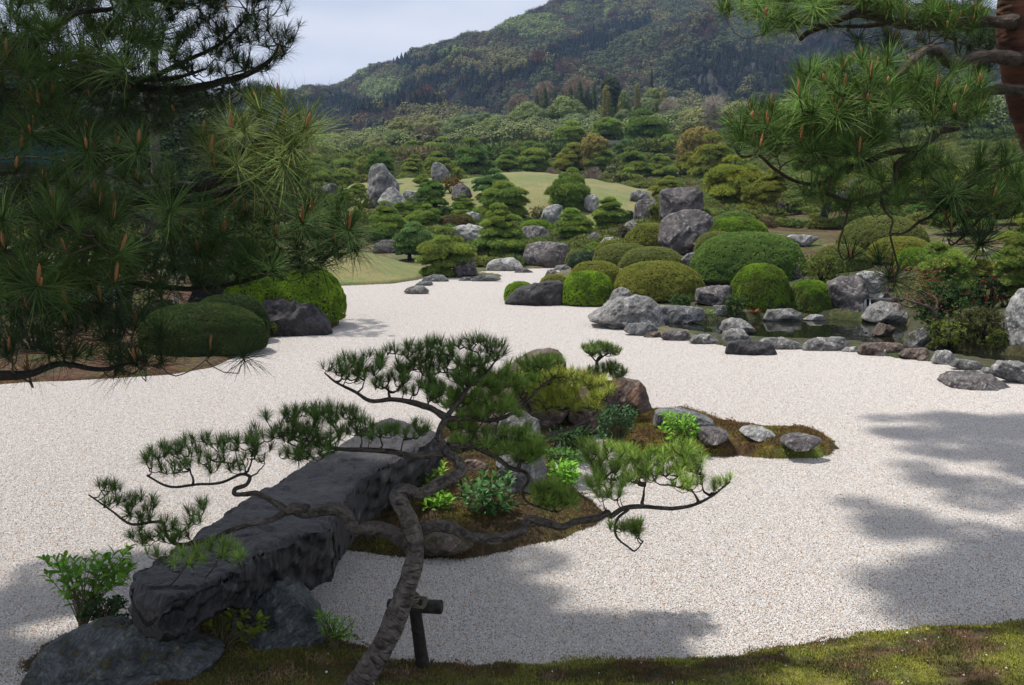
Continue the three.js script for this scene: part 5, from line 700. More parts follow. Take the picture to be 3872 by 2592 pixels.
// cfg.boughs: [{ s: photograph points, D: [d0, d1], r: [r0, r1] }], cfg.pads: [{ s, D, n, k (metres nearer per px down), deep, bough? }]
function nearPine(g, cfg) {
  const r = rng(cfg.seed), nodes = [], boughs = cfg.boughs.map((b, bi) => {
    const raw = b.s.map((s, i) => at(s, mix(b.D[0], b.D[1], i / (b.s.length - 1)))), pts = smooth(raw, b.s.length * 5), rad = pts.map((_, i) => mix(b.r[0], b.r[1], Math.pow(i / (pts.length - 1), 0.8)));
    pts.forEach((p, i) => { if (i > pts.length * (b.from ?? 0.2)) nodes.push({ p, b: bi, path: null, w: 0 }); });
    return { pts, rad, twigs: [], tips: [] };
  });
  for (const pad of cfg.pads) {
    const xs = pad.s.map((p) => p[0]), ys = pad.s.map((p) => p[1]), x0 = Math.min(...xs), x1 = Math.max(...xs), y0 = Math.min(...ys), y1 = Math.max(...ys), tg = [];
    for (let tries = 0; tg.length < pad.n && tries < pad.n * 60; tries++) {
      const x = mix(x0, x1, r()), y = mix(y0, y1, r()); if (!inPoly(pad.s, x, y)) continue; if (cfg.hole && n2(x * cfg.hole + cfg.seed, y * cfg.hole * 1.6) > 0.32) continue;
      const D = pad.D - (pad.k ?? 0.0009) * (y - (y0 + y1) / 2) + (r() - 0.5) * (pad.deep ?? 0.3); const p = at([x, y], D); if (tries < pad.n * 30 && tg.some((q) => q.distanceTo(p) < (pad.gap ?? 0.04))) continue; tg.push(p);
    }
    const bs = pad.b, cand = nodes.filter((n) => !bs || bs.includes(n.b));
    const near = (p, list) => { let best = null, bd = 1e9; for (const n of list) { const d = n.p.distanceTo(p) + (n.p.y > p.y ? (n.p.y - p.y) * 1.2 : 0) + (n.path ? 0.02 : 0); if (d < bd) { bd = d; best = n; } } return [best, bd]; };
    tg.map((p) => [p, near(p, cand)[1]]).sort((a, b) => a[1] - b[1]).forEach(([p]) => {
      const [n] = near(p, cand), L = n.p.distanceTo(p), side = V3(r() - 0.5, r() - 0.5, r() - 0.5).multiplyScalar(L * 0.34), c1 = n.p.clone().lerp(p, 0.35).add(side).add(V3(0, -L * 0.16, 0)), c2 = n.p.clone().lerp(p, 0.75).addScaledVector(side, 0.7).add(V3(0, -L * 0.17, 0));
      const pts = smooth([n.p, c1, c2, p], L > 0.12 ? 8 : 5), path = { pts, cnt: 1, parent: n.path, b: n.b, wig: 0.004 };
      for (let i = 1; i < pts.length - 1; i++) pts[i].add(V3(r() - 0.5, r() - 0.5, r() - 0.5).multiplyScalar(L * 0.05));
      for (let q = n.path; q; q = q.parent) q.cnt++;
      boughs[n.b].twigs.push(path); const dir = pts[pts.length - 1].clone().sub(pts[pts.length - 2]).normalize();
      boughs[n.b].tips.push({ p, dir: dir.multiplyScalar(0.7).add(V3((r() - 0.5) * 0.9, (cfg.up ?? 0.9) * (0.5 + 0.8 * r()), (r() - 0.5) * 0.9)).normalize(), pad });
      for (let i = 1; i < pts.length - 1; i++) { const nn = { p: pts[i], b: n.b, path }; nodes.push(nn); cand.push(nn); }
    });
  }
  boughs.forEach((b, bi) => {
    const T = newTube(); tubeInto(T, b.pts, b.rad, 10, 0.26); const br = put(g, 'branch', tubeGeo(T), cfg.bark ?? barkDark);
    const tw = newTube(); for (const t of b.twigs) { const r0 = cfg.twig * Math.pow(t.cnt, 0.42); tubeInto(tw, t.pts, t.pts.map((_, i) => mix(r0, cfg.twig * 0.8, i / (t.pts.length - 1))), 5); }
    if (tw.p.length) put(br, 'twigs', tubeGeo(tw), cfg.twigMat ?? twigMat, 'stuff');
    const lists = cfg.tufts.map(() => [[], []]);
    for (const t of b.tips) {
      const k = Math.floor(r() * cfg.tufts.length), s = 0.72 + 0.5 * r(), c = t.pad.col, v = 0.65 + 0.7 * r(); lists[k][0].push(xf(t.p, turnTo(t.dir, r() * 6.28), s)); lists[k][1].push(rgb(c[0] * v, c[1] * v, c[2] * v));
      if (r() < (t.pad.bud ?? cfg.bud ?? 0)) { const n = r() < 0.35 ? 2 : 1; for (let q = 0; q < n; q++) { const m = put(br, 'bud', budGeo, t.pad.pale ? budMat2 : budMat), L = cfg.budL * (0.6 + 0.7 * r()) * (q ? 0.65 : 1); m.position.copy(t.p).add(V3((r() - 0.5) * 0.014 * q, 0, (r() - 0.5) * 0.014 * q)); m.quaternion.copy(turnTo(t.dir.clone().add(V3((r() - 0.5) * 0.2, 1.6, (r() - 0.5) * 0.2)), r() * 6)); const bw = cfg.budW ?? 0.04; m.scale.set(bw, L, bw); } }
    }
    lists.forEach(([m, c], k) => m.length && inst(br, 'needles', cfg.tufts[k], needleMat, m, c));
  });
}
// high crown above the frame, whose shade lies on the ground in view
function highCrown(g, seed, n, fx, s0, col) { const r = rng(seed), M = [], C = []; for (let i = 0; i < n; i++) { const p = fx(r); M.push(xf(p, turnTo(V3(r() - 0.5, 2.2, r() - 0.5), r() * 6), s0 * (0.7 + 0.6 * r()))); const v = 0.8 + 0.4 * r(); C.push(rgb(col[0] * v, col[1] * v, col[2] * v)); } inst(g, 'crown', PAD[2], needleMat, M, C); }
// moves the group to the foot of its trunk without moving what is in it
function rebase(g, b) { g.position.copy(b); for (const c of g.children) c.position.sub(b); }
const NG = [0.052, 0.10, 0.026], ND = [0.030, 0.058, 0.020], NB = [0.066, 0.118, 0.030], NY = [0.29, 0.35, 0.062];
const longTufts = [tuftGeo(1, 100, 0.115, 0.0008, 1.8), tuftGeo(2, 100, 0.105, 0.0008, 1.6), tuftGeo(3, 80, 0.13, 0.0008, 2.0)];
const midTufts = [tuftGeo(4, 60, 0.105, 0.0011, 1.7), tuftGeo(5, 60, 0.105, 0.0011, 1.5)];
const shortTufts = [tuftGeo(6, 64, 0.074, 0.0009, 1.35, 0.15), tuftGeo(7, 64, 0.074, 0.0009, 1.2, 0.1), tuftGeo(8, 56, 0.08, 0.0009, 1.55, 0.15)];
// left: a great pine whose trunk stands outside the frame
{
  const g = thing('pine_tree', 'near pine at the left edge with long glossy needles and orange buds', 'pine tree', V3(0, 0, 0));
  const tr = newTube(), path = smooth([V3(-4.1, -0.1, -2.6), V3(-3.7, 1.2, -2.9), V3(-3.5, 2.4, -3.3), V3(-3.6, 3.9, -3.9), V3(-3.4, 5.6, -4.6)], 30); tubeInto(tr, path, path.map((_, i) => mix(0.19, 0.09, i / 30)), 14, 0.1); put(g, 'trunk', tubeGeo(tr), barkDark);
  nearPine(g, { seed: 31, hole: 0.006, twig: 0.0017, tufts: longTufts, bud: 0.42, budL: 0.045, up: 0.55, twigMat: twigPale,
    boughs: [{ s: pxs('L', -1500, 500, -500, 780, -100, 800, 350, 790, 700, 830, 950, 770, 1500, 590, 1860, 620), D: [3.3, 3.0], r: [0.03, 0.004], from: 0.1 }, { s: pxs('A', -1000, 1300, 200, 1450, 560, 1420, 870, 1390, 1250, 1300, 1500, 1230, 1700, 1000, 1880, 880, 1905, 780), D: [3.3, 2.75], r: [0.03, 0.004], from: 0.1 }, { s: pxs('A', 300, 1450, 1100, 1370, 1400, 1350, 1700, 1230, 1950, 1050, 2000, 980), D: [3.25, 3.0], r: [0.016, 0.004], from: 0.1 },
      { s: pxs('D', -700, 500, 200, 560, 800, 560, 1380, 600, 1900, 480, 2200, 400, 2343, 300, 2420, 200), D: [3.4, 3.3], r: [0.014, 0.003], from: 0.1 }, { s: pxs('D', -900, 1300, 0, 1190, 200, 1180, 400, 1110, 700, 1150, 960, 1080), D: [3.1, 3.2], r: [0.02, 0.004], from: 0.05 }, { s: pxs('D', -600, 200, 0, 370, 200, 300, 450, 180, 640, 240), D: [2.9, 2.6], r: [0.022, 0.005], from: 0.05 }, { s: pxs('A', -700, 400, 0, 330, 170, 340, 330, 200, 520, 90, 760, 60), D: [3.2, 2.9], r: [0.028, 0.006], from: 0.05 }],
    pads: [{ s: pxs('V', 520, 270, 600, 225, 650, 235, 725, 300, 695, 360, 600, 410, 490, 410, 430, 330), D: 2.85, n: 33, k: 0.0002, col: [0.115, 0.165, 0.045], b: [1, 2, 0], gap: 0.06 }, { s: pxs('V', -30, 260, 120, 215, 210, 300, 420, 380, 470, 480, 330, 490, 180, 480, -30, 460), D: 2.9, n: 38, k: 0.0002, col: NB, b: [0, 1, 5], gap: 0.06 }, { s: pxs('V', -30, 460, 200, 450, 320, 560, 300, 640, 150, 700, -30, 700), D: 2.65, n: 38, k: 0.0002, col: NB, b: [5, 3], gap: 0.06 },
      { s: pxs('V', 470, 430, 700, 400, 790, 470, 810, 520, 780, 580, 700, 615, 520, 610, 380, 560), D: 3.35, n: 59, k: 0.0002, col: NG, b: [3, 2, 1], deep: 0.6, gap: 0.06 }, { s: pxs('V', -30, 690, 200, 640, 310, 660, 330, 760, 470, 775, 600, 790, 590, 830, 300, 855, -30, 850), D: 3.25, n: 51, k: 0.0002, col: ND, b: [4, 3], deep: 0.5, gap: 0.06 }, { s: pxs('V', 380, 570, 560, 560, 700, 590, 780, 540, 825, 560, 740, 615, 560, 650, 400, 650), D: 3.35, n: 34, k: 0.0002, col: ND, b: [3], deep: 0.4, gap: 0.06, bud: 0.15 }, { s: pxs('V', -30, 600, 200, 560, 420, 600, 400, 670, 200, 720, -30, 720), D: 3.1, n: 44, k: 0.0002, col: ND, b: [3, 4, 5], deep: 0.5, gap: 0.06, bud: 0.2 }, { s: pxs('V', -30, -40, 300, -60, 360, 60, 340, 140, 200, 190, -30, 190), D: 2.95, n: 48, k: 0.0002, col: NB, b: [6], deep: 0.5, gap: 0.06, bud: 0.2 }] });
  highCrown(g, 63, 60, (r) => V3(mix(-4.2, -1.7, r()), 4.1 + 0.8 * r(), mix(-2.4, -4.2, r())), 0.3, [0.10, 0.15, 0.045]);
  highCrown(g, 61, 330, (r) => { for (;;) { const a = r() * 6.28, q = Math.sqrt(r()), x = -3.6 + 2.6 * q * Math.cos(a), z = -5.9 + 1.9 * q * Math.sin(a); if (n2(x * 0.9 + 8, z * 0.9) < 0.15 + 0.9 * (0.75 - q)) return V3(x - 0.55, 5.4 + 1.3 * r(), z - 0.15); } }, 0.29, [0.10, 0.15, 0.045]);
  rebase(g, V3(-4.1, 0, -2.6));
}
// behind it a darker pine reaching over from the left
{
  const g = thing('pine_tree', 'dark pine behind the near left one, its bough set against the sky', 'pine tree', V3(0, 0, 0));
  const tr = newTube(), path = smooth([V3(-5.6, -0.1, -6.0), V3(-5.1, 1.6, -6.2), V3(-5.0, 3.4, -6.5), V3(-4.6, 5.4, -6.8)], 24); tubeInto(tr, path, path.map((_, i) => mix(0.17, 0.07, i / 24)), 12, 0.1); put(g, 'trunk', tubeGeo(tr), barkDark);
  nearPine(g, { seed: 32, hole: 0.007, twig: 0.002, tufts: midTufts, bud: 0.1, budL: 0.05, up: 0.7,
    boughs: [{ s: pxs('A', -1300, 900, -300, 700, 500, 590, 880, 590, 1200, 620, 1500, 560, 1700, 500, 1850, 400, 1900, 300), D: [6.4, 6.0], r: [0.05, 0.007], from: 0.1 }, { s: pxs('A', -1000, 200, -200, 340, 160, 360, 330, 470, 700, 520, 1150, 540, 1400, 470), D: [6.4, 6.3], r: [0.045, 0.007], from: 0.1 }, { s: pxs('A', 800, 590, 1000, 540, 1250, 420, 1500, 300, 1700, 100), D: [6.3, 6.1], r: [0.02, 0.006] }, { s: pxs('A', -1000, -200, 0, -100, 500, -60, 900, -20, 1300, 30), D: [6.3, 6.2], r: [0.04, 0.008], from: 0.1 }],
    pads: [{ s: pxs('V', -20, -60, 560, -80, 640, -30, 690, 40, 670, 110, 610, 160, 500, 170, 300, 150, -20, 120), D: 6.15, n: 495, k: 0.0006, col: ND, deep: 0.9, gap: 0.05 }, { s: pxs('V', -20, 110, 300, 140, 420, 190, 600, 190, 620, 215, 400, 300, 200, 330, -20, 330), D: 6.3, n: 300, k: 0.0006, col: ND, deep: 0.9, gap: 0.06 }] });
  rebase(g, V3(-5.6, 0, -6.0));
}
// the pine whose leaning trunk shows at the left
{
  const foot = onPlane(px('D', 850, 800), 0.12), g = thing('pine_tree', 'pine with a leaning grey trunk standing among the left domes', 'pine tree', V3(0, 0, 0));
  const D0 = -foot.z, tr = newTube(), path = smooth([at(px('D', 800, 960), D0 + 0.3), at(px('D', 830, 800), D0), at(px('D', 860, 640), D0), at(px('D', 900, 480), D0), at(px('D', 1000, 260), D0 - 0.2), at(px('D', 1060, -100), D0 - 0.3), at(px('A', 1050, 900), D0 - 0.3), at(px('A', 1050, 300), D0 - 0.3)], 40); tubeInto(tr, path, path.map((_, i) => mix(0.15, 0.07, i / 40)), 12, 0.12); put(g, 'trunk', tubeGeo(tr), barkPale);
  const d = D0 - 0.3;
  nearPine(g, { seed: 33, twig: 0.003, tufts: [tuftGeo(14, 40, 0.15, 0.003, 1.6), tuftGeo(15, 40, 0.15, 0.003, 1.4)], up: 0.8,
    boughs: [{ s: pxs('V', 330, 430, 420, 420, 540, 440, 640, 480, 740, 520), D: [d, d - 1], r: [0.05, 0.012], from: 0.1 }, { s: pxs('V', 335, 500, 250, 470, 120, 480, -50, 470), D: [d, d - 1], r: [0.05, 0.012], from: 0.1 }, { s: pxs('V', 320, 560, 430, 560, 560, 570, 700, 570), D: [d, d - 1.2], r: [0.05, 0.012], from: 0.1 }, { s: pxs('V', 330, 400, 400, 350, 500, 330, 600, 340), D: [d, d], r: [0.05, 0.012], from: 0.1 }, { s: pxs('V', 330, 430, 220, 390, 80, 360, -60, 370), D: [d, d], r: [0.05, 0.012], from: 0.1 }],
    pads: [{ s: pxs('V', 400, 330, 620, 300, 700, 380, 760, 430, 780, 540, 700, 610, 520, 640, 330, 640, 320, 420), D: d, n: 672, k: 0.001, col: ND, deep: 2.4, gap: 0.09 }, { s: pxs('V', -30, 400, 320, 400, 320, 600, 150, 650, -30, 640), D: d, n: 416, k: 0.001, col: ND, deep: 2.2, gap: 0.09 }] });
  rebase(g, foot);
}
// right: the red-trunked pine
{
  const g = thing('pine_tree', 'near pine at the right edge with a red flaking trunk and long needles', 'pine tree', V3(0, 0, 0));
  const tr = newTube(), tp = pxs('C', 2330, -900, 2320, -300, 2310, 0, 2312, 250, 2350, 480, 2395, 650, 2455, 850, 2560, 1200, 2700, 1700, 2900, 3000, 3050, 4300, 3100, 5500), path = smooth(tp.map((s, i) => at(s, mix(4.2, 4.5, i / 11))), 70); tubeInto(tr, path, path.map((_, i) => mix(0.066, 0.12, i / 70)), 18, 0.09);
  put(g, 'trunk', tubeGeo(tr), std({ color: rgb(0.25, 0.088, 0.046), map: barkMap, bumpMap: barkBump, bumpScale: 0.02, roughness: 0.9 }));
  nearPine(g, { seed: 41, hole: 0.008, twig: 0.0018, tufts: longTufts, bud: 0.5, budL: 0.045, up: 0.9, twigMat: twigPale, bark: std({ color: rgb(0.13, 0.088, 0.06), map: barkMap, bumpMap: barkBump, bumpScale: 0.012 }),
    boughs: [{ s: pxs('C', 2320, 400, 2080, 390, 1850, 430, 1760, 350, 1680, 340, 1540, 460, 1440, 570, 1330, 680, 1180, 700), D: [4.2, 3.6], r: [0.0280, 0.0068], from: 0.25 }, { s: pxs('C', 2420, 640, 2140, 610, 1990, 720, 1880, 860, 1770, 890, 1700, 960, 1620, 1020, 1540, 1080, 1480, 1120, 1465, 1240, 1370, 1330, 1290, 1340, 1170, 1370, 1000, 1320), D: [4.2, 3.55], r: [0.0240, 0.0051], from: 0.2 }, { s: pxs('C', 1640, 1010, 1400, 1050, 1250, 1120, 1100, 1160, 1010, 1230, 930, 1260, 770, 1230, 640, 1150, 520, 1050, 430, 1070, 370, 1010), D: [3.88, 3.55], r: [0.0128, 0.0034], from: 0.1 }, { s: pxs('C', 2600, 1050, 2343, 1070, 2200, 1120, 2080, 1190, 1990, 1260, 1900, 1290, 1800, 1280), D: [4.35, 4.1], r: [0.0176, 0.0051], from: 0.15 },
      { s: pxs('C', 2305, 150, 2000, 150, 1700, 170, 1480, 150, 1280, 100, 1200, 90, 1100, 130, 980, 180, 860, 230, 820, 270), D: [4.2, 4.45], r: [0.0272, 0.0093], from: 0.15 }, { s: pxs('C', 1500, 150, 1200, 180, 960, 170, 700, 140, 480, 110), D: [4.35, 4.4], r: [0.0112, 0.0034], from: 0.1 }, { s: pxs('C', 2310, -100, 1900, -60, 1500, -20, 1100, 20, 700, 0, 420, 40), D: [4.3, 4.6], r: [0.0240, 0.0051], from: 0.15 },
      { s: [...pxs('C', 1372, 1335, 1390, 1420), ...pxs('N', 530, 0, 600, 150, 680, 240, 650, 400, 690, 600, 740, 790, 760, 860, 730, 950, 610, 1030)], D: [3.62, 3.5], r: [0.0048, 0.0026], from: 0.3 }, { s: [...pxs('C', 1165, 1370, 1150, 1430), ...pxs('N', 110, 60, 100, 200, 0, 560, 10, 660, 60, 735, 130, 700)], D: [3.57, 3.5], r: [0.0040, 0.0021], from: 0.6 }, { s: pxs('N', 2500, -100, 1900, -20, 1320, 40, 1180, 180, 1000, 280, 880, 380, 760, 420, 680, 410), D: [4.2, 3.7], r: [0.0096, 0.0026], from: 0.1 }, { s: pxs('N', 2300, -60, 2100, 60, 1850, 170, 1640, 380, 1430, 560, 1380, 480), D: [4.2, 3.9], r: [0.0072, 0.0034], from: 0.1 }],
    pads: [{ s: pxs('C', 250, 60, 330, 0, 900, -80, 1500, -80, 2060, -50, 2060, 170, 1900, 240, 1500, 130, 1000, 130, 820, 220, 560, 250, 430, 200), D: 4.45, n: 125, k: 0.0004, col: [0.088, 0.165, 0.036], b: [4, 5, 6], deep: 0.7, gap: 0.05 }, { s: pxs('C', 600, 570, 700, 540, 830, 460, 1050, 400, 1330, 400, 1600, 440, 1900, 500, 2080, 600, 2080, 790, 1900, 800, 1700, 800, 1400, 790, 1000, 780, 700, 720), D: 3.75, n: 108, k: 0.0008, col: [0.088, 0.165, 0.036], b: [0, 1, 2], deep: 0.7, gap: 0.055 }, { s: pxs('C', 310, 960, 360, 800, 600, 740, 1000, 780, 1500, 850, 1450, 1000, 1100, 1060, 800, 1100, 500, 990), D: 3.75, n: 86, k: 0.0006, col: [0.07, 0.135, 0.032], b: [2, 0, 1], deep: 0.6, gap: 0.055 }, { s: pxs('C', 780, 1330, 900, 1200, 1200, 1120, 1480, 1100, 1600, 1010, 1900, 1050, 2343, 1000, 2343, 1400, 2100, 1450, 1700, 1350, 1500, 1400, 1000, 1400), D: 3.95, n: 66, k: 0.0006, col: [0.07, 0.135, 0.032], b: [1, 2, 3], deep: 0.9, gap: 0.06, bud: 0.25 },
      { s: pxs('N', 1200, 20, 2000, -20, 2335, 100, 2000, 300, 1800, 560, 1450, 420, 1300, 260), D: 3.95, n: 22, k: 0.0004, col: ND, b: [9, 10], deep: 0.3, gap: 0.08, bud: 0.3 }, { s: pxs('N', 460, 640, 640, 640, 900, 840, 620, 1040, 560, 900), D: 3.55, n: 3, k: 0.0001, col: ND, b: [7], deep: 0.08, gap: 0.1, bud: 0.4 }, { s: pxs('N', 100, 660, 160, 660, 160, 720, 100, 720), D: 3.5, n: 1, k: 0, col: ND, b: [8], deep: 0.02, bud: 1 }, { s: pxs('C', 1000, 170, 2150, 170, 2150, 500, 1700, 470, 1300, 350, 1000, 300), D: 5.0, n: 34, k: 0.0004, col: ND, b: [0, 4], deep: 0.8, gap: 0.06 }] });
  highCrown(g, 62, 260, (r) => { for (;;) { const z = mix(-12.2, -5.2, r()), x = mix(-z * 0.3 - 2.4, 4.4, r()), q = x + z * 0.3 + 2.4; if (n2(x * 0.45 + 3, z * 0.75) > -0.25 + 0.5 * (0.9 - q)) return V3(x - 0.95, 7.6 + 1.2 * r(), z - 0.2); } }, 0.29, [0.11, 0.16, 0.05]);
  rebase(g, path[path.length - 1].clone().setY(0));
}
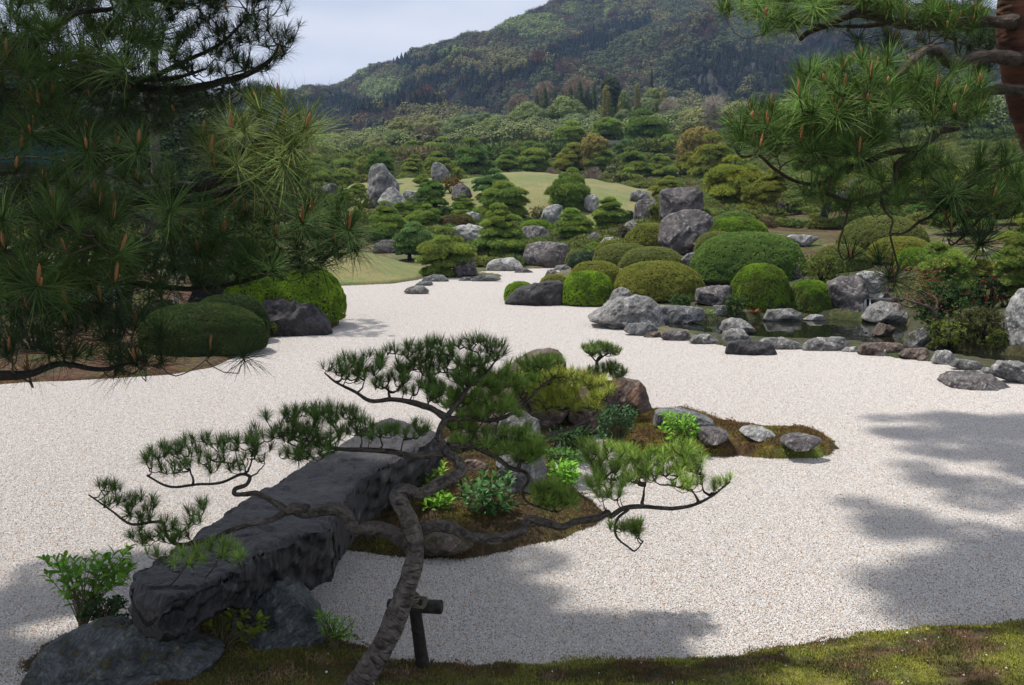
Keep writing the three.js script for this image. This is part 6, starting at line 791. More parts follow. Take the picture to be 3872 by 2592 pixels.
// the crooked pine in front, trained low over the slab
{
  const base = onPlane(px('I', 480, 1545), 0.12), D0 = -base.z, g = thing('pine_tree', 'crooked low pine in front, trained over the dark slab and tied to a prop', 'pine tree', V3(0, 0, 0));
  const tp = [...pxs('I', 440, 1640, 480, 1545, 600, 1350, 700, 1150, 770, 960, 820, 800, 845, 700, 850, 600, 830, 520, 800, 430, 745, 325, 722, 275, 750, 238, 800, 238, 860, 262, 930, 240, 1020, 190, 1100, 150, 1165, 105, 1140, 45), ...pxs('H', 1075, 930, 1040, 880, 1010, 800, 1050, 700, 1078, 655)];
  const Ds = tp.map((_, i) => mix(D0, D0 + 0.45, clamp((i - 1) / 20))), path = smooth(tp.map((s, i) => at(s, Ds[i])), 130), PXR = 0.5548 / 3931 * 5.7, tr = newTube();
  const prof = [[0, 98], [0.05, 80], [0.2, 60], [0.34, 55], [0.42, 54], [0.48, 40], [0.6, 38], [0.68, 40], [0.8, 35], [0.86, 30], [1, 17]];
  tubeInto(tr, path, path.map((_, i) => { const t = i / 130; let k = 0; while (k < prof.length - 2 && prof[k + 1][0] < t) k++; return PXR * mix(prof[k][1], prof[k + 1][1], clamp((t - prof[k][0]) / (prof[k + 1][0] - prof[k][0]))) * (1 + 0.05 * Math.sin(t * 60)); }), 20, 0.13);
  put(g, 'trunk', tubeGeo(tr), std({ color: rgb(0.34, 0.275, 0.235), map: barkMap, bumpMap: barkBump, bumpScale: 0.06, roughness: 0.95 }));
  const d1 = D0 + 0.2, d2 = D0 + 0.45, cD = [0.098, 0.178, 0.042], cM = [0.19, 0.31, 0.065], cL = [0.21, 0.33, 0.068];
  nearPine(g, { seed: 51, hole: 0.012, twig: 0.0021, tufts: shortTufts, bud: 0.0, budL: 0.02, up: 1.1, twigMat: std({ color: rgb(0.15, 0.12, 0.085), map: barkMap, roughness: 0.95 }), bark: std({ color: rgb(0.24, 0.195, 0.16), map: barkMap, bumpMap: barkBump, bumpScale: 0.03, roughness: 0.95 }),
    boughs: [{ s: [...pxs('I', 835, 660, 770, 575, 600, 505, 430, 500, 380, 420, 330, 380, 250, 368, 90, 398, 0, 358), ...pxs('G', 2100, 365, 2000, 368, 1950, 385)], D: [d1, d1 - 0.05], r: [0.044, 0.022], from: 0.5 }, { s: pxs('G', 1955, 385, 1880, 330, 1750, 260, 1680, 265, 1600, 265, 1600, 235, 1680, 200, 1700, 150, 1650, 130, 1500, 190, 1340, 200, 1150, 215, 1000, 140), D: [d1 - 0.05, d1 + 0.1], r: [0.017, 0.005], from: 0.15 }, { s: pxs('G', 1950, 385, 1850, 440, 1700, 470, 1550, 520, 1450, 570, 1330, 600, 1190, 605, 1130, 540, 1110, 460, 1040, 455, 890, 470, 760, 380, 600, 270), D: [d1 - 0.05, d1 - 0.1], r: [0.019, 0.004], from: 0.3 },
      { s: [...pxs('I', 850, 620, 880, 520, 960, 485, 1100, 500, 1200, 550, 1330, 570, 1500, 550, 1600, 500, 1612, 440, 1700, 450, 1850, 490, 1950, 450, 2100, 425, 2160, 390), ...pxs('J', 370, 1085, 450, 1040, 560, 1020, 700, 1030, 800, 1035, 930, 1015, 1050, 960, 1120, 910, 1190, 850)], D: [d1, d1 + 0.15], r: [0.036, 0.005], from: 0.45 }, { s: pxs('J', 500, 1040, 420, 1110, 415, 1220, 500, 1300, 540, 1325, 600, 1260), D: [d1 + 0.1, d1], r: [0.008, 0.003], from: 0.3 },
      { s: pxs('H', 1060, 925, 950, 940, 830, 950, 700, 920, 520, 905, 350, 900, 230, 880, 100, 840, -20, 800), D: [d2, d2 - 0.1], r: [0.024, 0.005], from: 0.2 }, { s: pxs('H', 1060, 690, 960, 625, 820, 580, 700, 560, 540, 570, 440, 510, 300, 440, 230, 380), D: [d2, d2], r: [0.022, 0.004], from: 0.1 }, { s: pxs('H', 1070, 670, 1150, 560, 1220, 470, 1330, 380, 1420, 260), D: [d2, d2 + 0.1], r: [0.015, 0.004], from: 0.1 }, { s: pxs('H', 1060, 880, 1200, 880, 1400, 850, 1600, 850, 1760, 800, 1900, 760, 2050, 680, 2150, 570), D: [d2, d2 + 0.6], r: [0.024, 0.005], from: 0.15 }, { s: pxs('H', 1250, 880, 1400, 960, 1500, 1030, 1600, 1060, 1622, 1110, 1580, 1180, 1600, 1250, 1700, 1300, 1800, 1330), D: [d2 + 0.1, d2 + 0.1], r: [0.016, 0.004], from: 0.2 }, { s: pxs('H', 1050, 700, 1200, 690, 1400, 700, 1560, 620, 1700, 480, 1800, 400), D: [d2, d2 + 0.5], r: [0.018, 0.004], from: 0.15 }, { s: pxs('G', 1330, 600, 1300, 690, 1230, 800, 1160, 885, 1070, 900), D: [d1 - 0.08, d1 - 0.3], r: [0.008, 0.003], from: 0.2 }, { s: pxs('G', 1480, 560, 1500, 640, 1470, 740, 1390, 850), D: [d1 - 0.08, d1 - 0.25], r: [0.006, 0.003], from: 0.2 }],
    pads: [{ s: pxs('H', 210, 345, 330, 300, 520, 245, 700, 225, 800, 185, 950, 170, 1230, 150, 1450, 170, 1450, 260, 1350, 330, 1200, 450, 1000, 540, 800, 520, 600, 480, 400, 430), D: d2 + 0.1, n: 250, k: 0.0011, col: cD, b: [6, 7], deep: 0.2, gap: 0.036 }, { s: pxs('H', 900, 450, 1100, 400, 1300, 330, 1400, 420, 1250, 560, 1050, 620, 950, 560), D: d2 + 0.2, n: 70, k: 0.001, col: cM, b: [6, 7], deep: 0.3, gap: 0.036 }, { s: pxs('V', 560, 990, 620, 940, 700, 960, 640, 1050, 570, 1060), D: d1 + 0.15, n: 26, k: 0.001, col: cD, b: [5, 1], deep: 0.25, gap: 0.036 }, { s: pxs('H', 1050, 560, 1250, 480, 1450, 340, 1640, 270, 1850, 300, 1700, 420, 1500, 560, 1600, 680, 1350, 700, 1150, 700), D: d2 + 0.3, n: 165, k: 0.001, col: cM, b: [7, 10], deep: 0.3, gap: 0.038 }, { s: pxs('H', 1620, 500, 1750, 390, 1900, 375, 2010, 400, 2190, 450, 2200, 530, 2120, 610, 1900, 650, 1700, 640), D: d2 + 0.65, n: 160, k: 0.0011, col: NY, b: [8, 10], deep: 0.3, gap: 0.036 }, { s: pxs('H', 1040, 730, 1200, 710, 1350, 780, 1700, 760, 1690, 950, 1500, 1000, 1300, 900, 1100, 930, 1100, 1000), D: d2 + 0.2, n: 135, k: 0.001, col: cM, b: [8, 9, 10], deep: 0.3, gap: 0.038 },
      { s: pxs('H', -40, 650, 60, 630, 250, 610, 400, 630, 540, 670, 560, 770, 760, 730, 940, 710, 970, 760, 850, 830, 640, 800, 560, 830, 350, 790, 330, 900, 260, 950, 100, 980, -80, 950), D: d2 - 0.05, n: 175, k: 0.001, col: cD, b: [5], deep: 0.25, gap: 0.038 }, { s: pxs('V', 325, 1055, 355, 1020, 460, 1000, 570, 995, 600, 1020, 560, 1075, 500, 1080, 380, 1085), D: d1, n: 82, k: 0.001, col: cD, b: [1], deep: 0.25, gap: 0.036 }, { s: pxs('V', 205, 1112, 260, 1105, 300, 1132, 360, 1150, 350, 1175, 290, 1195, 225, 1150), D: d1 - 0.1, n: 31, k: 0.0008, col: cD, b: [2], deep: 0.15, gap: 0.04 }, { s: pxs('V', 300, 1190, 400, 1175, 470, 1155, 480, 1200, 430, 1235, 330, 1255, 295, 1235), D: d1 - 0.1, n: 42, k: 0.0008, col: cD, b: [2], deep: 0.2, gap: 0.04 }, { s: pxs('G', 930, 650, 1180, 670, 1330, 670, 1450, 600, 1540, 600, 1690, 670, 1650, 720, 1480, 690, 1300, 760, 1150, 720), D: d1 - 0.25, n: 24, k: 0.0006, col: cM, b: [11, 12], deep: 0.15, gap: 0.05 },
      { s: pxs('J', 160, 570, 280, 600, 400, 610, 550, 640, 700, 640, 880, 600, 1000, 650, 1000, 760, 1010, 870, 900, 900, 700, 860, 500, 830, 300, 840, 200, 700), D: d1 + 0.25, n: 190, k: 0.0011, col: cL, b: [3], deep: 0.25, gap: 0.036 }, { s: pxs('J', 210, 840, 500, 840, 450, 960, 250, 960), D: d1 + 0.1, n: 29, k: 0.0008, col: cL, b: [3], deep: 0.2, gap: 0.04 }, { s: pxs('J', 1040, 930, 1070, 870, 1195, 825, 1190, 850), D: d1 + 0.15, n: 8, k: 0.0005, col: cL, b: [3], deep: 0.05, gap: 0.03 }, { s: pxs('J', 340, 1155, 450, 1160, 560, 1130, 630, 1185, 600, 1250, 480, 1180), D: d1 + 0.05, n: 22, k: 0.0005, col: cL, b: [4], deep: 0.1, gap: 0.035 }, { s: pxs('P', 850, 1160, 1100, 1110, 1350, 1160, 1440, 1350, 1200, 1400, 950, 1370), D: d2 + 0.1, n: 85, k: 0.0008, col: cL, b: [9, 3], deep: 0.25, gap: 0.038 }, { s: pxs('P', 720, 660, 1000, 630, 1050, 800, 850, 880), D: d2 + 0.1, n: 45, k: 0.0008, col: cM, b: [9, 8], deep: 0.2, gap: 0.04 }] });
  rebase(g, base);
}
// its prop: post, cross bar and rope
{
  const foot = onPlane(px('I', 900, 1420), 0.1), D = -foot.z, g = thing('tree_prop', 'dark wooden post with a short cross bar roped under the crooked pine', 'tree prop', foot), loc = (s, d = D) => at(s, d).sub(foot), wood = std({ color: rgb(0.055, 0.042, 0.032), map: barkMap, bumpMap: barkBump, bumpScale: 0.01 });
  const a = newTube(); const A0 = loc(px('I', 902, 1470)), A1 = loc(px('I', 845, 1050)); tubeInto(a, [A0, A0.clone().lerp(A1, 0.5), A1, A1.clone().add(V3(0, 0.003, 0))], [0.036, 0.034, 0.032, 0.002], 16, 0.04); put(g, 'post', tubeGeo(a), wood);
  const b = newTube(), B0 = loc(px('I', 668, 1020), D + 0.06), B1 = loc(px('I', 1022, 1036), D - 0.03), ax = B1.clone().sub(B0).normalize(); tubeInto(b, [B0.clone().addScaledVector(ax, -0.002), B0, B0.clone().lerp(B1, 0.4), B1, B1.clone().addScaledVector(ax, 0.002)], [0.003, 0.032, 0.036, 0.037, 0.003], 16, 0.05); put(g, 'cross_bar', tubeGeo(b), std({ color: rgb(0.10, 0.085, 0.07), map: barkMap, bumpMap: barkBump, bumpScale: 0.012 }));
  const rope = newTube(), c = loc(px('I', 790, 975), D + 0.02);
  for (let k = 0; k < 4; k++) { const P = []; for (let i = 0; i <= 28; i++) { const t = i / 28 * 6.4; P.push(V3(c.x + Math.cos(t) * 0.069, c.y - 0.012 * k + 0.022 - 0.28 * Math.cos(t) * 0.069, c.z + Math.sin(t) * 0.068)); } tubeInto(rope, P, P.map(() => 0.0055), 6); }
  const P2 = [px('I', 845, 960), px('I', 905, 985), px('I', 880, 1040), px('I', 840, 1035)].map((s) => loc(s, D - 0.055)); for (let k = 0; k < 3; k++) { const q = smooth(P2.map((p, i) => p.clone().add(V3(0.008 * k, 0.006 * k * (i % 2), 0.004 * k))), 14); tubeInto(rope, q, q.map(() => 0.005), 6); }
  const q = smooth([loc(px('I', 720, 965), D - 0.03), loc(px('I', 700, 940), D - 0.05), loc(px('I', 698, 915), D - 0.04)], 6); tubeInto(rope, q, q.map(() => 0.004), 5);
  put(g, 'rope', tubeGeo(rope), std({ color: rgb(0.17, 0.145, 0.10) }));
}
// ---------- leafy plants ----------
function leafGeo(wide, fold = 0.25, curl = 0.25, n = 4) { // unit-long leaf along +z, blade up
  const P = [], I = []; for (let i = 0; i <= n; i++) { const t = i / n, w = wide * Math.pow(Math.sin(Math.PI * Math.min(1, 0.06 + t * 0.94)), 0.8), y = -curl * t * t + 0.06 * t; P.push(-w, y + w * fold, t, 0, y, t, w, y + w * fold, t); }
  for (let i = 0; i < n; i++) { const a = 3 * i; I.push(a, a + 3, a + 1, a + 1, a + 3, a + 4, a + 1, a + 4, a + 2, a + 2, a + 4, a + 5); }
  const g = new THREE.BufferGeometry(); g.setAttribute('position', new THREE.Float32BufferAttribute(P, 3)); g.setIndex(I); g.computeVertexNormals(); return g;
}
const LEAF = [leafGeo(0.24), leafGeo(0.29, 0.3, 0.4), leafGeo(0.2, 0.2, 0.15)], NARROW = [leafGeo(0.12), leafGeo(0.14, 0.3, 0.5)];
const leafM = (c, rough = 0.55, tr = 0.25) => new THREE.MeshPhysicalMaterial({ color: rgb(...c), roughness: rough + 0.15, specularIntensity: rough < 0.4 ? 0.35 : 0.2, side: THREE.DoubleSide, transmission: tr, thickness: 0 });
function lookZ(d, spin) { const q = new THREE.Quaternion().setFromUnitVectors(V3(0, 0, 1), d.clone().normalize()); const up = V3(0, 1, 0).applyQuaternion(q); const want = UP.clone().addScaledVector(d, -d.y).normalize(), ang = Math.atan2(up.clone().cross(want).dot(d), up.dot(want)); return new THREE.Quaternion().setFromAxisAngle(d, ang + spin).multiply(q); }
let plantSeed = 7000;
function leafy(name, label, cat, poly, foot, o) {
  const seed = plantSeed++, r = rng(seed), fp = o.D ? at(foot, o.D) : onPlane(foot, o.h ?? 0.1), D = -fp.z, g = thing(name, label, cat, fp, o.group), xs = poly.map((p) => p[0]), ys = poly.map((p) => p[1]);
  const tw = newTube(), mats = o.cols.map((c) => leafM(c, o.rough, o.tr)), list = [], L = o.leaf, deep = o.deep ?? 0.3, tips = [];
  for (let tries = 0; tips.length < o.tips && tries < 4000; tries++) { const x = mix(Math.min(...xs), Math.max(...xs), r()), y = mix(Math.min(...ys), Math.max(...ys), r()); if (!inPoly(poly, x, y)) continue; const p = at([x, y], D + (r() - 0.5) * deep).sub(fp); if (p.y < 0.03) continue; if (tries < 2500 && tips.some((q) => q.distanceTo(p) < L * 0.9)) continue; tips.push(p); }
  for (const p of tips) {
    const m = V3(p.x * 0.35 + (r() - 0.5) * 0.05, p.y * 0.5, p.z * 0.35), st = smooth([V3((r() - 0.5) * 0.05, -0.03, (r() - 0.5) * 0.05), m, p], 8), d = p.clone().sub(m).normalize(); tubeInto(tw, st, st.map((_, i) => mix(o.stem ?? 0.004, 0.0015, i / 8)), 5);
    const n = o.per ?? 6; for (let i = 0; i < n; i++) { const a = i * 2.4 + r(), back = (i / n) * L * (o.run ?? 1.6), e = 0.35 + 0.9 * (i / n) + 0.25 * r(), q = turnTo(d.clone().add(V3(0, 0.7, 0))), dir = V3(Math.cos(a) * Math.sin(e), Math.cos(e), Math.sin(a) * Math.sin(e)).applyQuaternion(q).normalize(); list.push([p.clone().addScaledVector(d, -back), lookZ(dir, (r() - 0.5) * 0.8), L * (0.65 + 0.5 * r()) * (i === 0 ? 0.8 : 1), Math.floor(r() * mats.length)]); }
  }
  put(g, 'stems', tubeGeo(tw), o.stemMat ?? std({ color: rgb(0.12, 0.10, 0.05) }), 'stuff');
  const geos = o.narrow ? NARROW : LEAF;
  if (o.stuff) { mats.forEach((mt, k) => { const l = list.filter((e) => e[3] === k).map((e) => xf(e[0], e[1], e[2])); if (l.length) inst(g, 'leaves', geos[k % geos.length], mt, l); }); }
  else list.slice(0, 290).forEach(([p, q, s, k], i) => { const m = put(g, 'leaf', geos[i % geos.length], mats[k]); m.position.copy(p); m.quaternion.copy(q); m.scale.setScalar(s); });
  return g;
}
leafy('leafy_shrub', 'bright green broad-leaved shrub at the near end of the slab', 'shrub', pxs('G', 250, 780, 330, 650, 420, 645, 500, 640, 680, 635, 800, 655, 900, 620, 955, 700, 940, 790, 860, 880, 700, 900, 600, 960, 450, 960, 330, 880), px('G', 560, 1140), { leaf: 0.07, tips: 41, per: 7, cols: [[0.16, 0.34, 0.035], [0.21, 0.42, 0.045], [0.11, 0.25, 0.03]], deep: 0.3 });
leafy('dark_shrub', 'dark small-leaved shrub at the foot of the bright broad-leaved one', 'shrub', pxs('G', 530, 1100, 560, 1000, 680, 960, 820, 960, 880, 1020, 880, 1130, 700, 1160), px('G', 700, 1165), { leaf: 0.032, tips: 60, per: 8, cols: [[0.03, 0.075, 0.02], [0.045, 0.10, 0.03]], stuff: 1, tr: 0 });
leafy('azalea_sprigs', 'sparse yellow-green leaf rosettes between the two blue-grey boulders', 'shrub', pxs('G', 1340, 1120, 1400, 1070, 1560, 1015, 1700, 1100, 1820, 1110, 1880, 1190, 1640, 1270, 1360, 1180), px('G', 1500, 1330), { leaf: 0.055, tips: 22, per: 6, cols: [[0.17, 0.20, 0.03], [0.20, 0.26, 0.035]], run: 0.3, D: 5.35, deep: 0.15 });
leafy('green_sprigs', 'bright green upright sprigs at the right of the rounded boulder', 'plant', pxs('I', 165, 1060, 300, 1080, 420, 1100, 455, 1200, 300, 1270, 200, 1200), px('I', 290, 1280), { leaf: 0.036, tips: 36, per: 8, cols: [[0.15, 0.33, 0.035], [0.20, 0.40, 0.04]], narrow: 1, deep: 0.15 });
leafy('leafy_shrub', 'fresh green bush alone on the moss spit', 'shrub', pxs('J', 700, 400, 850, 355, 960, 405, 1005, 480, 990, 560, 900, 585, 740, 550), px('J', 890, 595), { leaf: 0.07, tips: 41, per: 7, cols: [[0.19, 0.40, 0.045], [0.26, 0.50, 0.06], [0.14, 0.30, 0.035]], deep: 0.45 });
leafy('camellia_bush', 'dark glossy bush in front of the rusty cracked boulder', 'shrub', pxs('J', 290, 340, 440, 325, 560, 350, 555, 440, 480, 540, 380, 575, 290, 560), px('J', 430, 610), { leaf: 0.045, tips: 110, per: 8, cols: [[0.022, 0.07, 0.018], [0.034, 0.10, 0.024]], rough: 0.3, stuff: 1, tr: 0, deep: 0.5 });
leafy('camellia_bush', 'glossy green bush under the crook of the pine trunk', 'shrub', pxs('H', 1110, 1180, 1200, 1090, 1380, 1050, 1490, 1070, 1550, 1200, 1530, 1280, 1400, 1340, 1250, 1330, 1130, 1260), px('H', 1330, 1375), { leaf: 0.078, tips: 41, per: 7, cols: [[0.055, 0.14, 0.032], [0.07, 0.18, 0.038], [0.04, 0.11, 0.026]], rough: 0.28, tr: 0.05, deep: 0.5 });
leafy('leafy_plant', 'light green leaves left of the glossy bush under the trunk', 'plant', pxs('H', 880, 1280, 960, 1205, 1060, 1195, 1115, 1240, 1060, 1300, 950, 1330), px('H', 1010, 1360), { leaf: 0.07, tips: 20, per: 6, cols: [[0.17, 0.36, 0.04], [0.22, 0.43, 0.05]], deep: 0.25 });
leafy('leafy_plant', 'yellow-green leafy spray against the dark side of the slab', 'plant', pxs('H', 830, 1070, 920, 1090, 1040, 1000, 1050, 1060, 980, 1125, 860, 1140), px('H', 900, 1260), { leaf: 0.06, tips: 18, per: 6, cols: [[0.15, 0.28, 0.03], [0.22, 0.36, 0.04]], deep: 0.25 });
leafy('leafy_plant', 'lime green nandina-like plant right of the streaked stone', 'plant', pxs('P', 1080, 840, 1250, 825, 1400, 855, 1480, 900, 1500, 1000, 1350, 1100, 1150, 1100, 1090, 1050), px('P', 1280, 1210), { leaf: 0.075, tips: 41, per: 7, cols: [[0.24, 0.48, 0.06], [0.18, 0.38, 0.045]], narrow: 0, deep: 0.4 });
leafy('leafy_shrub', 'dark green small-leaved shrub behind the lime green plant', 'shrub', pxs('P', 980, 660, 1150, 650, 1400, 655, 1560, 760, 1500, 860, 1200, 830, 1050, 800), px('P', 1300, 960), { leaf: 0.045, tips: 60, per: 8, cols: [[0.06, 0.14, 0.03], [0.09, 0.19, 0.035]], stuff: 1, deep: 0.5, tr: 0.1 });
leafy('fern_bed', 'dark ferns in the shade below the yellowish pine pad', 'fern', pxs('P', 1060, 560, 1120, 450, 1300, 440, 1600, 420, 1680, 520, 1600, 620, 1200, 640), px('P', 1400, 680), { leaf: 0.11, tips: 60, per: 5, cols: [[0.02, 0.05, 0.014], [0.03, 0.065, 0.018]], narrow: 1, stuff: 1, tr: 0, deep: 0.7 });
leafy('conifer_shrub', 'yellow-green feathery shrub on the dark pointed boulder', 'shrub', pxs('H', 1450, 430, 1560, 330, 1690, 290, 1760, 250, 1850, 330, 1880, 430, 1720, 490, 1560, 500), px('H', 1680, 640), { D: 10.35, leaf: 0.075, tips: 190, per: 7, cols: [[0.14, 0.20, 0.032], [0.10, 0.155, 0.027], [0.18, 0.235, 0.04]], narrow: 1, stuff: 1, tr: 0, deep: 0.5 });
{ // white blossom beside the lime plant
  const f = onPlane(px('P', 1390, 1180), 0.1), g = thing('flowering_plant', 'small white flowers beside the lime green plant', 'flower', f), r = rng(70), M = [], T = new Tri(); for (let i = 0; i < 5; i++) { const a = i * 1.2566, b = a + 0.9; T.t(V3(0, 0, 0), V3(Math.cos(a), 0.35, Math.sin(a)), V3(Math.cos(b), 0.35, Math.sin(b))); }
  const st = newTube(); for (let i = 0; i < 60; i++) { const p = at(px('P', 1330 + 110 * r(), 985 + 170 * r()), -f.z + (r() - 0.5) * 0.2).sub(f); M.push(xf(p, turnTo(V3(r() - 0.5, 0.8, r() - 0.2), r() * 6), 0.009 + 0.004 * r())); if (i % 4 === 0) tubeInto(st, [V3(0, 0, 0), p.clone().multiplyScalar(0.5), p], [0.002, 0.002, 0.001], 4); }
  put(g, 'stems', tubeGeo(st), std({ color: rgb(0.10, 0.14, 0.04) }), 'stuff'); inst(g, 'blossoms', T.geo(), std({ color: rgb(0.8, 0.76, 0.76), side: THREE.DoubleSide }), M);
}
{ // the little pine on the far side of the island
  const g = thing('pine_tree', 'little pine rising behind the rocks of the island', 'pine tree', V3(0, 0, 0)), d = 11.0, tr = newTube(), path = smooth(pxs('H', 2060, 640, 2075, 500, 2088, 400, 2084, 340, 2090, 290, 2120, 255).map((s) => at(s, d)), 24); tubeInto(tr, path, path.map((_, i) => mix(0.032, 0.012, i / 24)), 9, 0.1); put(g, 'trunk', tubeGeo(tr), barkDark);
  nearPine(g, { seed: 52, twig: 0.003, tufts: [tuftGeo(16, 50, 0.085, 0.0016, 1.4, 0.15)], up: 1, boughs: [{ s: pxs('H', 2085, 400, 2140, 370, 2200, 360, 2250, 370), D: [d, d - 0.1], r: [0.012, 0.004], from: 0.1 }, { s: pxs('H', 2088, 300, 2140, 260, 2210, 230), D: [d, d], r: [0.012, 0.004], from: 0 }, { s: pxs('H', 2088, 310, 2040, 260, 2005, 230), D: [d, d], r: [0.01, 0.004], from: 0 }, { s: pxs('H', 2080, 430, 2030, 390, 1970, 370), D: [d, d], r: [0.01, 0.004], from: 0.1 }],
    pads: [{ s: pxs('H', 1985, 215, 2050, 180, 2190, 195, 2255, 228, 2200, 265, 2050, 265), D: d, n: 62, k: 0.001, col: [0.105, 0.17, 0.045], b: [1, 2], deep: 0.4, gap: 0.04 }, { s: pxs('H', 1960, 365, 2070, 350, 2190, 305, 2290, 370, 2280, 410, 2000, 410), D: d, n: 66, k: 0.001, col: [0.105, 0.17, 0.045], b: [0, 3], deep: 0.4, gap: 0.04 }] });
  rebase(g, path[0].clone());
}
// loose bushes on the banks: many leaf sprigs through a lumpy volume
function bush(name, label, cols, reg, x0, x1, yt, yb, D0, o = {}) {
  const seed = plantSeed++, r = rng(seed), [a0, t] = px(reg, x0, yt), [a1, b] = px(reg, x1, yb), mid = (a0 + a1) / 2, D = o.fix ? D0 : hitD([mid, b], D0), foot = at([mid, b], D), top = at([mid, t], D), W = (a1 - a0) / 2 * mPerPx(D), H = Math.max(0.15, top.y - foot.y), g = thing(name, label, o.cat ?? 'shrub', foot, o.group), dz = Math.min(W, H) * (o.dep ?? 0.8);
  const st = newTube(), M = [[], [], []], C = [[], [], []], size = (o.leaf ?? 0.0024) * D, n = Math.min(5000, Math.round(W * H * 3.2 / (size * size) * (o.dense ?? 1)));
  for (let i = 0; i < 12; i++) { const a = r() * 6.28, q = 0.3 + 0.5 * r(), p = V3(Math.cos(a) * W * q, H * (0.5 + 0.4 * r()), Math.sin(a) * dz * q); tubeInto(st, [V3((r() - 0.5) * 0.1, -0.1, 0), p.clone().multiplyScalar(0.5).add(V3(0, 0.05 * H, 0)), p], [0.02 * H + 0.006, 0.012 * H + 0.004, 0.003], 5); }
  put(g, 'branches', tubeGeo(st), o.bark ?? barkDark, 'stuff');
  for (let i = 0; i < n; i++) {
    const d = V3(r() - 0.5, r() - 0.42, r() - 0.5).normalize(), lump = 0.72 + 0.36 * n3(d.x * 2.1 + seed, d.y * 2.1, d.z * 2.1) + 0.1 * n3(d.x * 5, d.y * 5 + seed, d.z * 5), q = lump * (0.62 + 0.42 * r()), p = V3(d.x * W * q * 1.12, H * 0.5 + d.y * H * 0.56 * q * 1.1, d.z * dz * q), k = Math.floor(r() * 3); if (p.y < -0.05) continue;
    M[k].push(xf(p, turnTo(d.clone().add(V3((r() - 0.5), 0.5 + (r() - 0.5), (r() - 0.5))), r() * 6.28), size * (0.7 + 0.6 * r()))); let c = cols[Math.floor(Math.pow(r(), o.skew ?? 1) * cols.length)]; const v = 0.8 + 0.4 * r(); C[k].push(rgb(c[0] * v, c[1] * v, c[2] * v));
  }
  M.forEach((m, k) => m.length && inst(g, 'leaves', SPRIG[k], shrubLeaf, m, C[k])); return g;
}
const yg = [[0.16, 0.20, 0.035], [0.24, 0.27, 0.05], [0.12, 0.17, 0.03]], dg = [[0.03, 0.065, 0.018], [0.045, 0.09, 0.022], [0.025, 0.05, 0.015]], mg = [[0.07, 0.13, 0.03], [0.10, 0.17, 0.04], [0.05, 0.10, 0.025]], og = [[0.10, 0.105, 0.03], [0.13, 0.125, 0.04], [0.08, 0.09, 0.025]];
bush('loose_bush', 'loose yellow-green bush right of the great green dome', yg, 'F', 1165, 1448, 396, 575, 23, { dense: 0.8 });
bush('loose_bush', 'brownish olive twiggy bush at the right end of the pond', og, 'N', 1380, 2180, 1310, 1780, 16.8, { leaf: 0.002 });
bush('loose_bush', 'yellow-green broad-leaved bush hanging over the pond at right', yg, 'F', 1790, 2150, 730, 905, 16.6, { leaf: 0.0034, dense: 0.8 });
bush('loose_bush', 'small bright leafy bush at the foot of the tall pale rock', yg, 'F', 2130, 2275, 790, 920, 15.9, { leaf: 0.003 });
bush('dark_bush', 'deep green bush behind the reddish maple', [...dg, [0.06, 0.15, 0.03]], 'N', 830, 1650, 980, 1600, 18.4, { leaf: 0.003 });
bush('dark_bush', 'dark bush dotted with red flowers above the pond at right', [...dg, ...dg, [0.05, 0.09, 0.025], [0.30, 0.03, 0.02]], 'N', 1560, 2220, 930, 1380, 18, { leaf: 0.003 });
bush('loose_bush', 'bush with yellowish new leaves at the right edge', [...mg, [0.30, 0.26, 0.05]], 'N', 2010, 2500, 190, 900, 19.5, { leaf: 0.003, dense: 0.7 });
bush('loose_bush', 'fresh green shrub on the moss slope behind the broad olive dome', [[0.09, 0.20, 0.045], [0.12, 0.25, 0.06]], 'N', 860, 1140, 45, 215, 32, {});
bush('low_plants', 'lime ground cover behind the broad olive dome', [[0.22, 0.30, 0.03], [0.17, 0.24, 0.025]], 'N', 1080, 1560, 255, 345, 29, { dep: 1.5 });
bush('low_plants', 'low green plants on the bank under the widest olive dome', mg, 'F', 505, 665, 620, 690, 22.5, {});
bush('low_plants', 'leafy plants left of the rusty fern on the pond bank', mg, 'F', 785, 910, 635, 730, 21.9, { leaf: 0.003 });
bush('ivy', 'brownish ivy climbing the right side of the big square boulder', og, 'F', 575, 700, 75, 215, 36.0, { fix: 1, dep: 0.3 });
bush('loose_bush', 'small yellowish bush between the narrow stone and the square boulder', yg, 'F', 402, 478, 140, 265, 36, {});
bush('loose_bush', 'fresh yellow-green bush right of the flat-topped crest stone', yg, 'E', 975, 1095, 128, 235, 66, {});
bush('azalea_bush', 'orange-tinged bush above the dark pale-edged stone', [[0.20, 0.15, 0.035], [0.26, 0.13, 0.035], [0.13, 0.15, 0.035]], 'E', 918, 1095, 190, 310, 55, {});
bush('loose_bush', 'pale yellow flowering shrub at the foot of the lawn mound', [[0.32, 0.30, 0.15], [0.16, 0.17, 0.05], [0.24, 0.23, 0.09]], 'E', 1520, 1670, 398, 480, 50, {});
bush('azalea_bush', 'pink-flowering azalea on the slope below the leaning pines', [...mg, [0.42, 0.20, 0.42]], 'M', 1020, 1320, 690, 850, 39, { dense: 0.8 });
bush('azalea_bush', 'small pink azalea higher on the slope behind the boughs', [...mg, [0.42, 0.20, 0.42], [0.42, 0.20, 0.42]], 'M', 1960, 2100, 415, 520, 44, {});
bush('loose_bush', 'pale blossoming shrub at the right end of the lawn crest', [[0.33, 0.33, 0.20], [0.16, 0.19, 0.06]], 'B', 2045, 2140, 1120, 1210, 80, {});
bush('loose_bush', 'dull green brush at the right end of the lawn mound', og, 'O', 1170, 1500, 1360, 1530, 76, {});
bush('loose_bush', 'grey brush in front of the grey broken rock', [[0.16, 0.14, 0.09], [0.12, 0.12, 0.06]], 'F', 240, 330, 260, 345, 34.5, {});
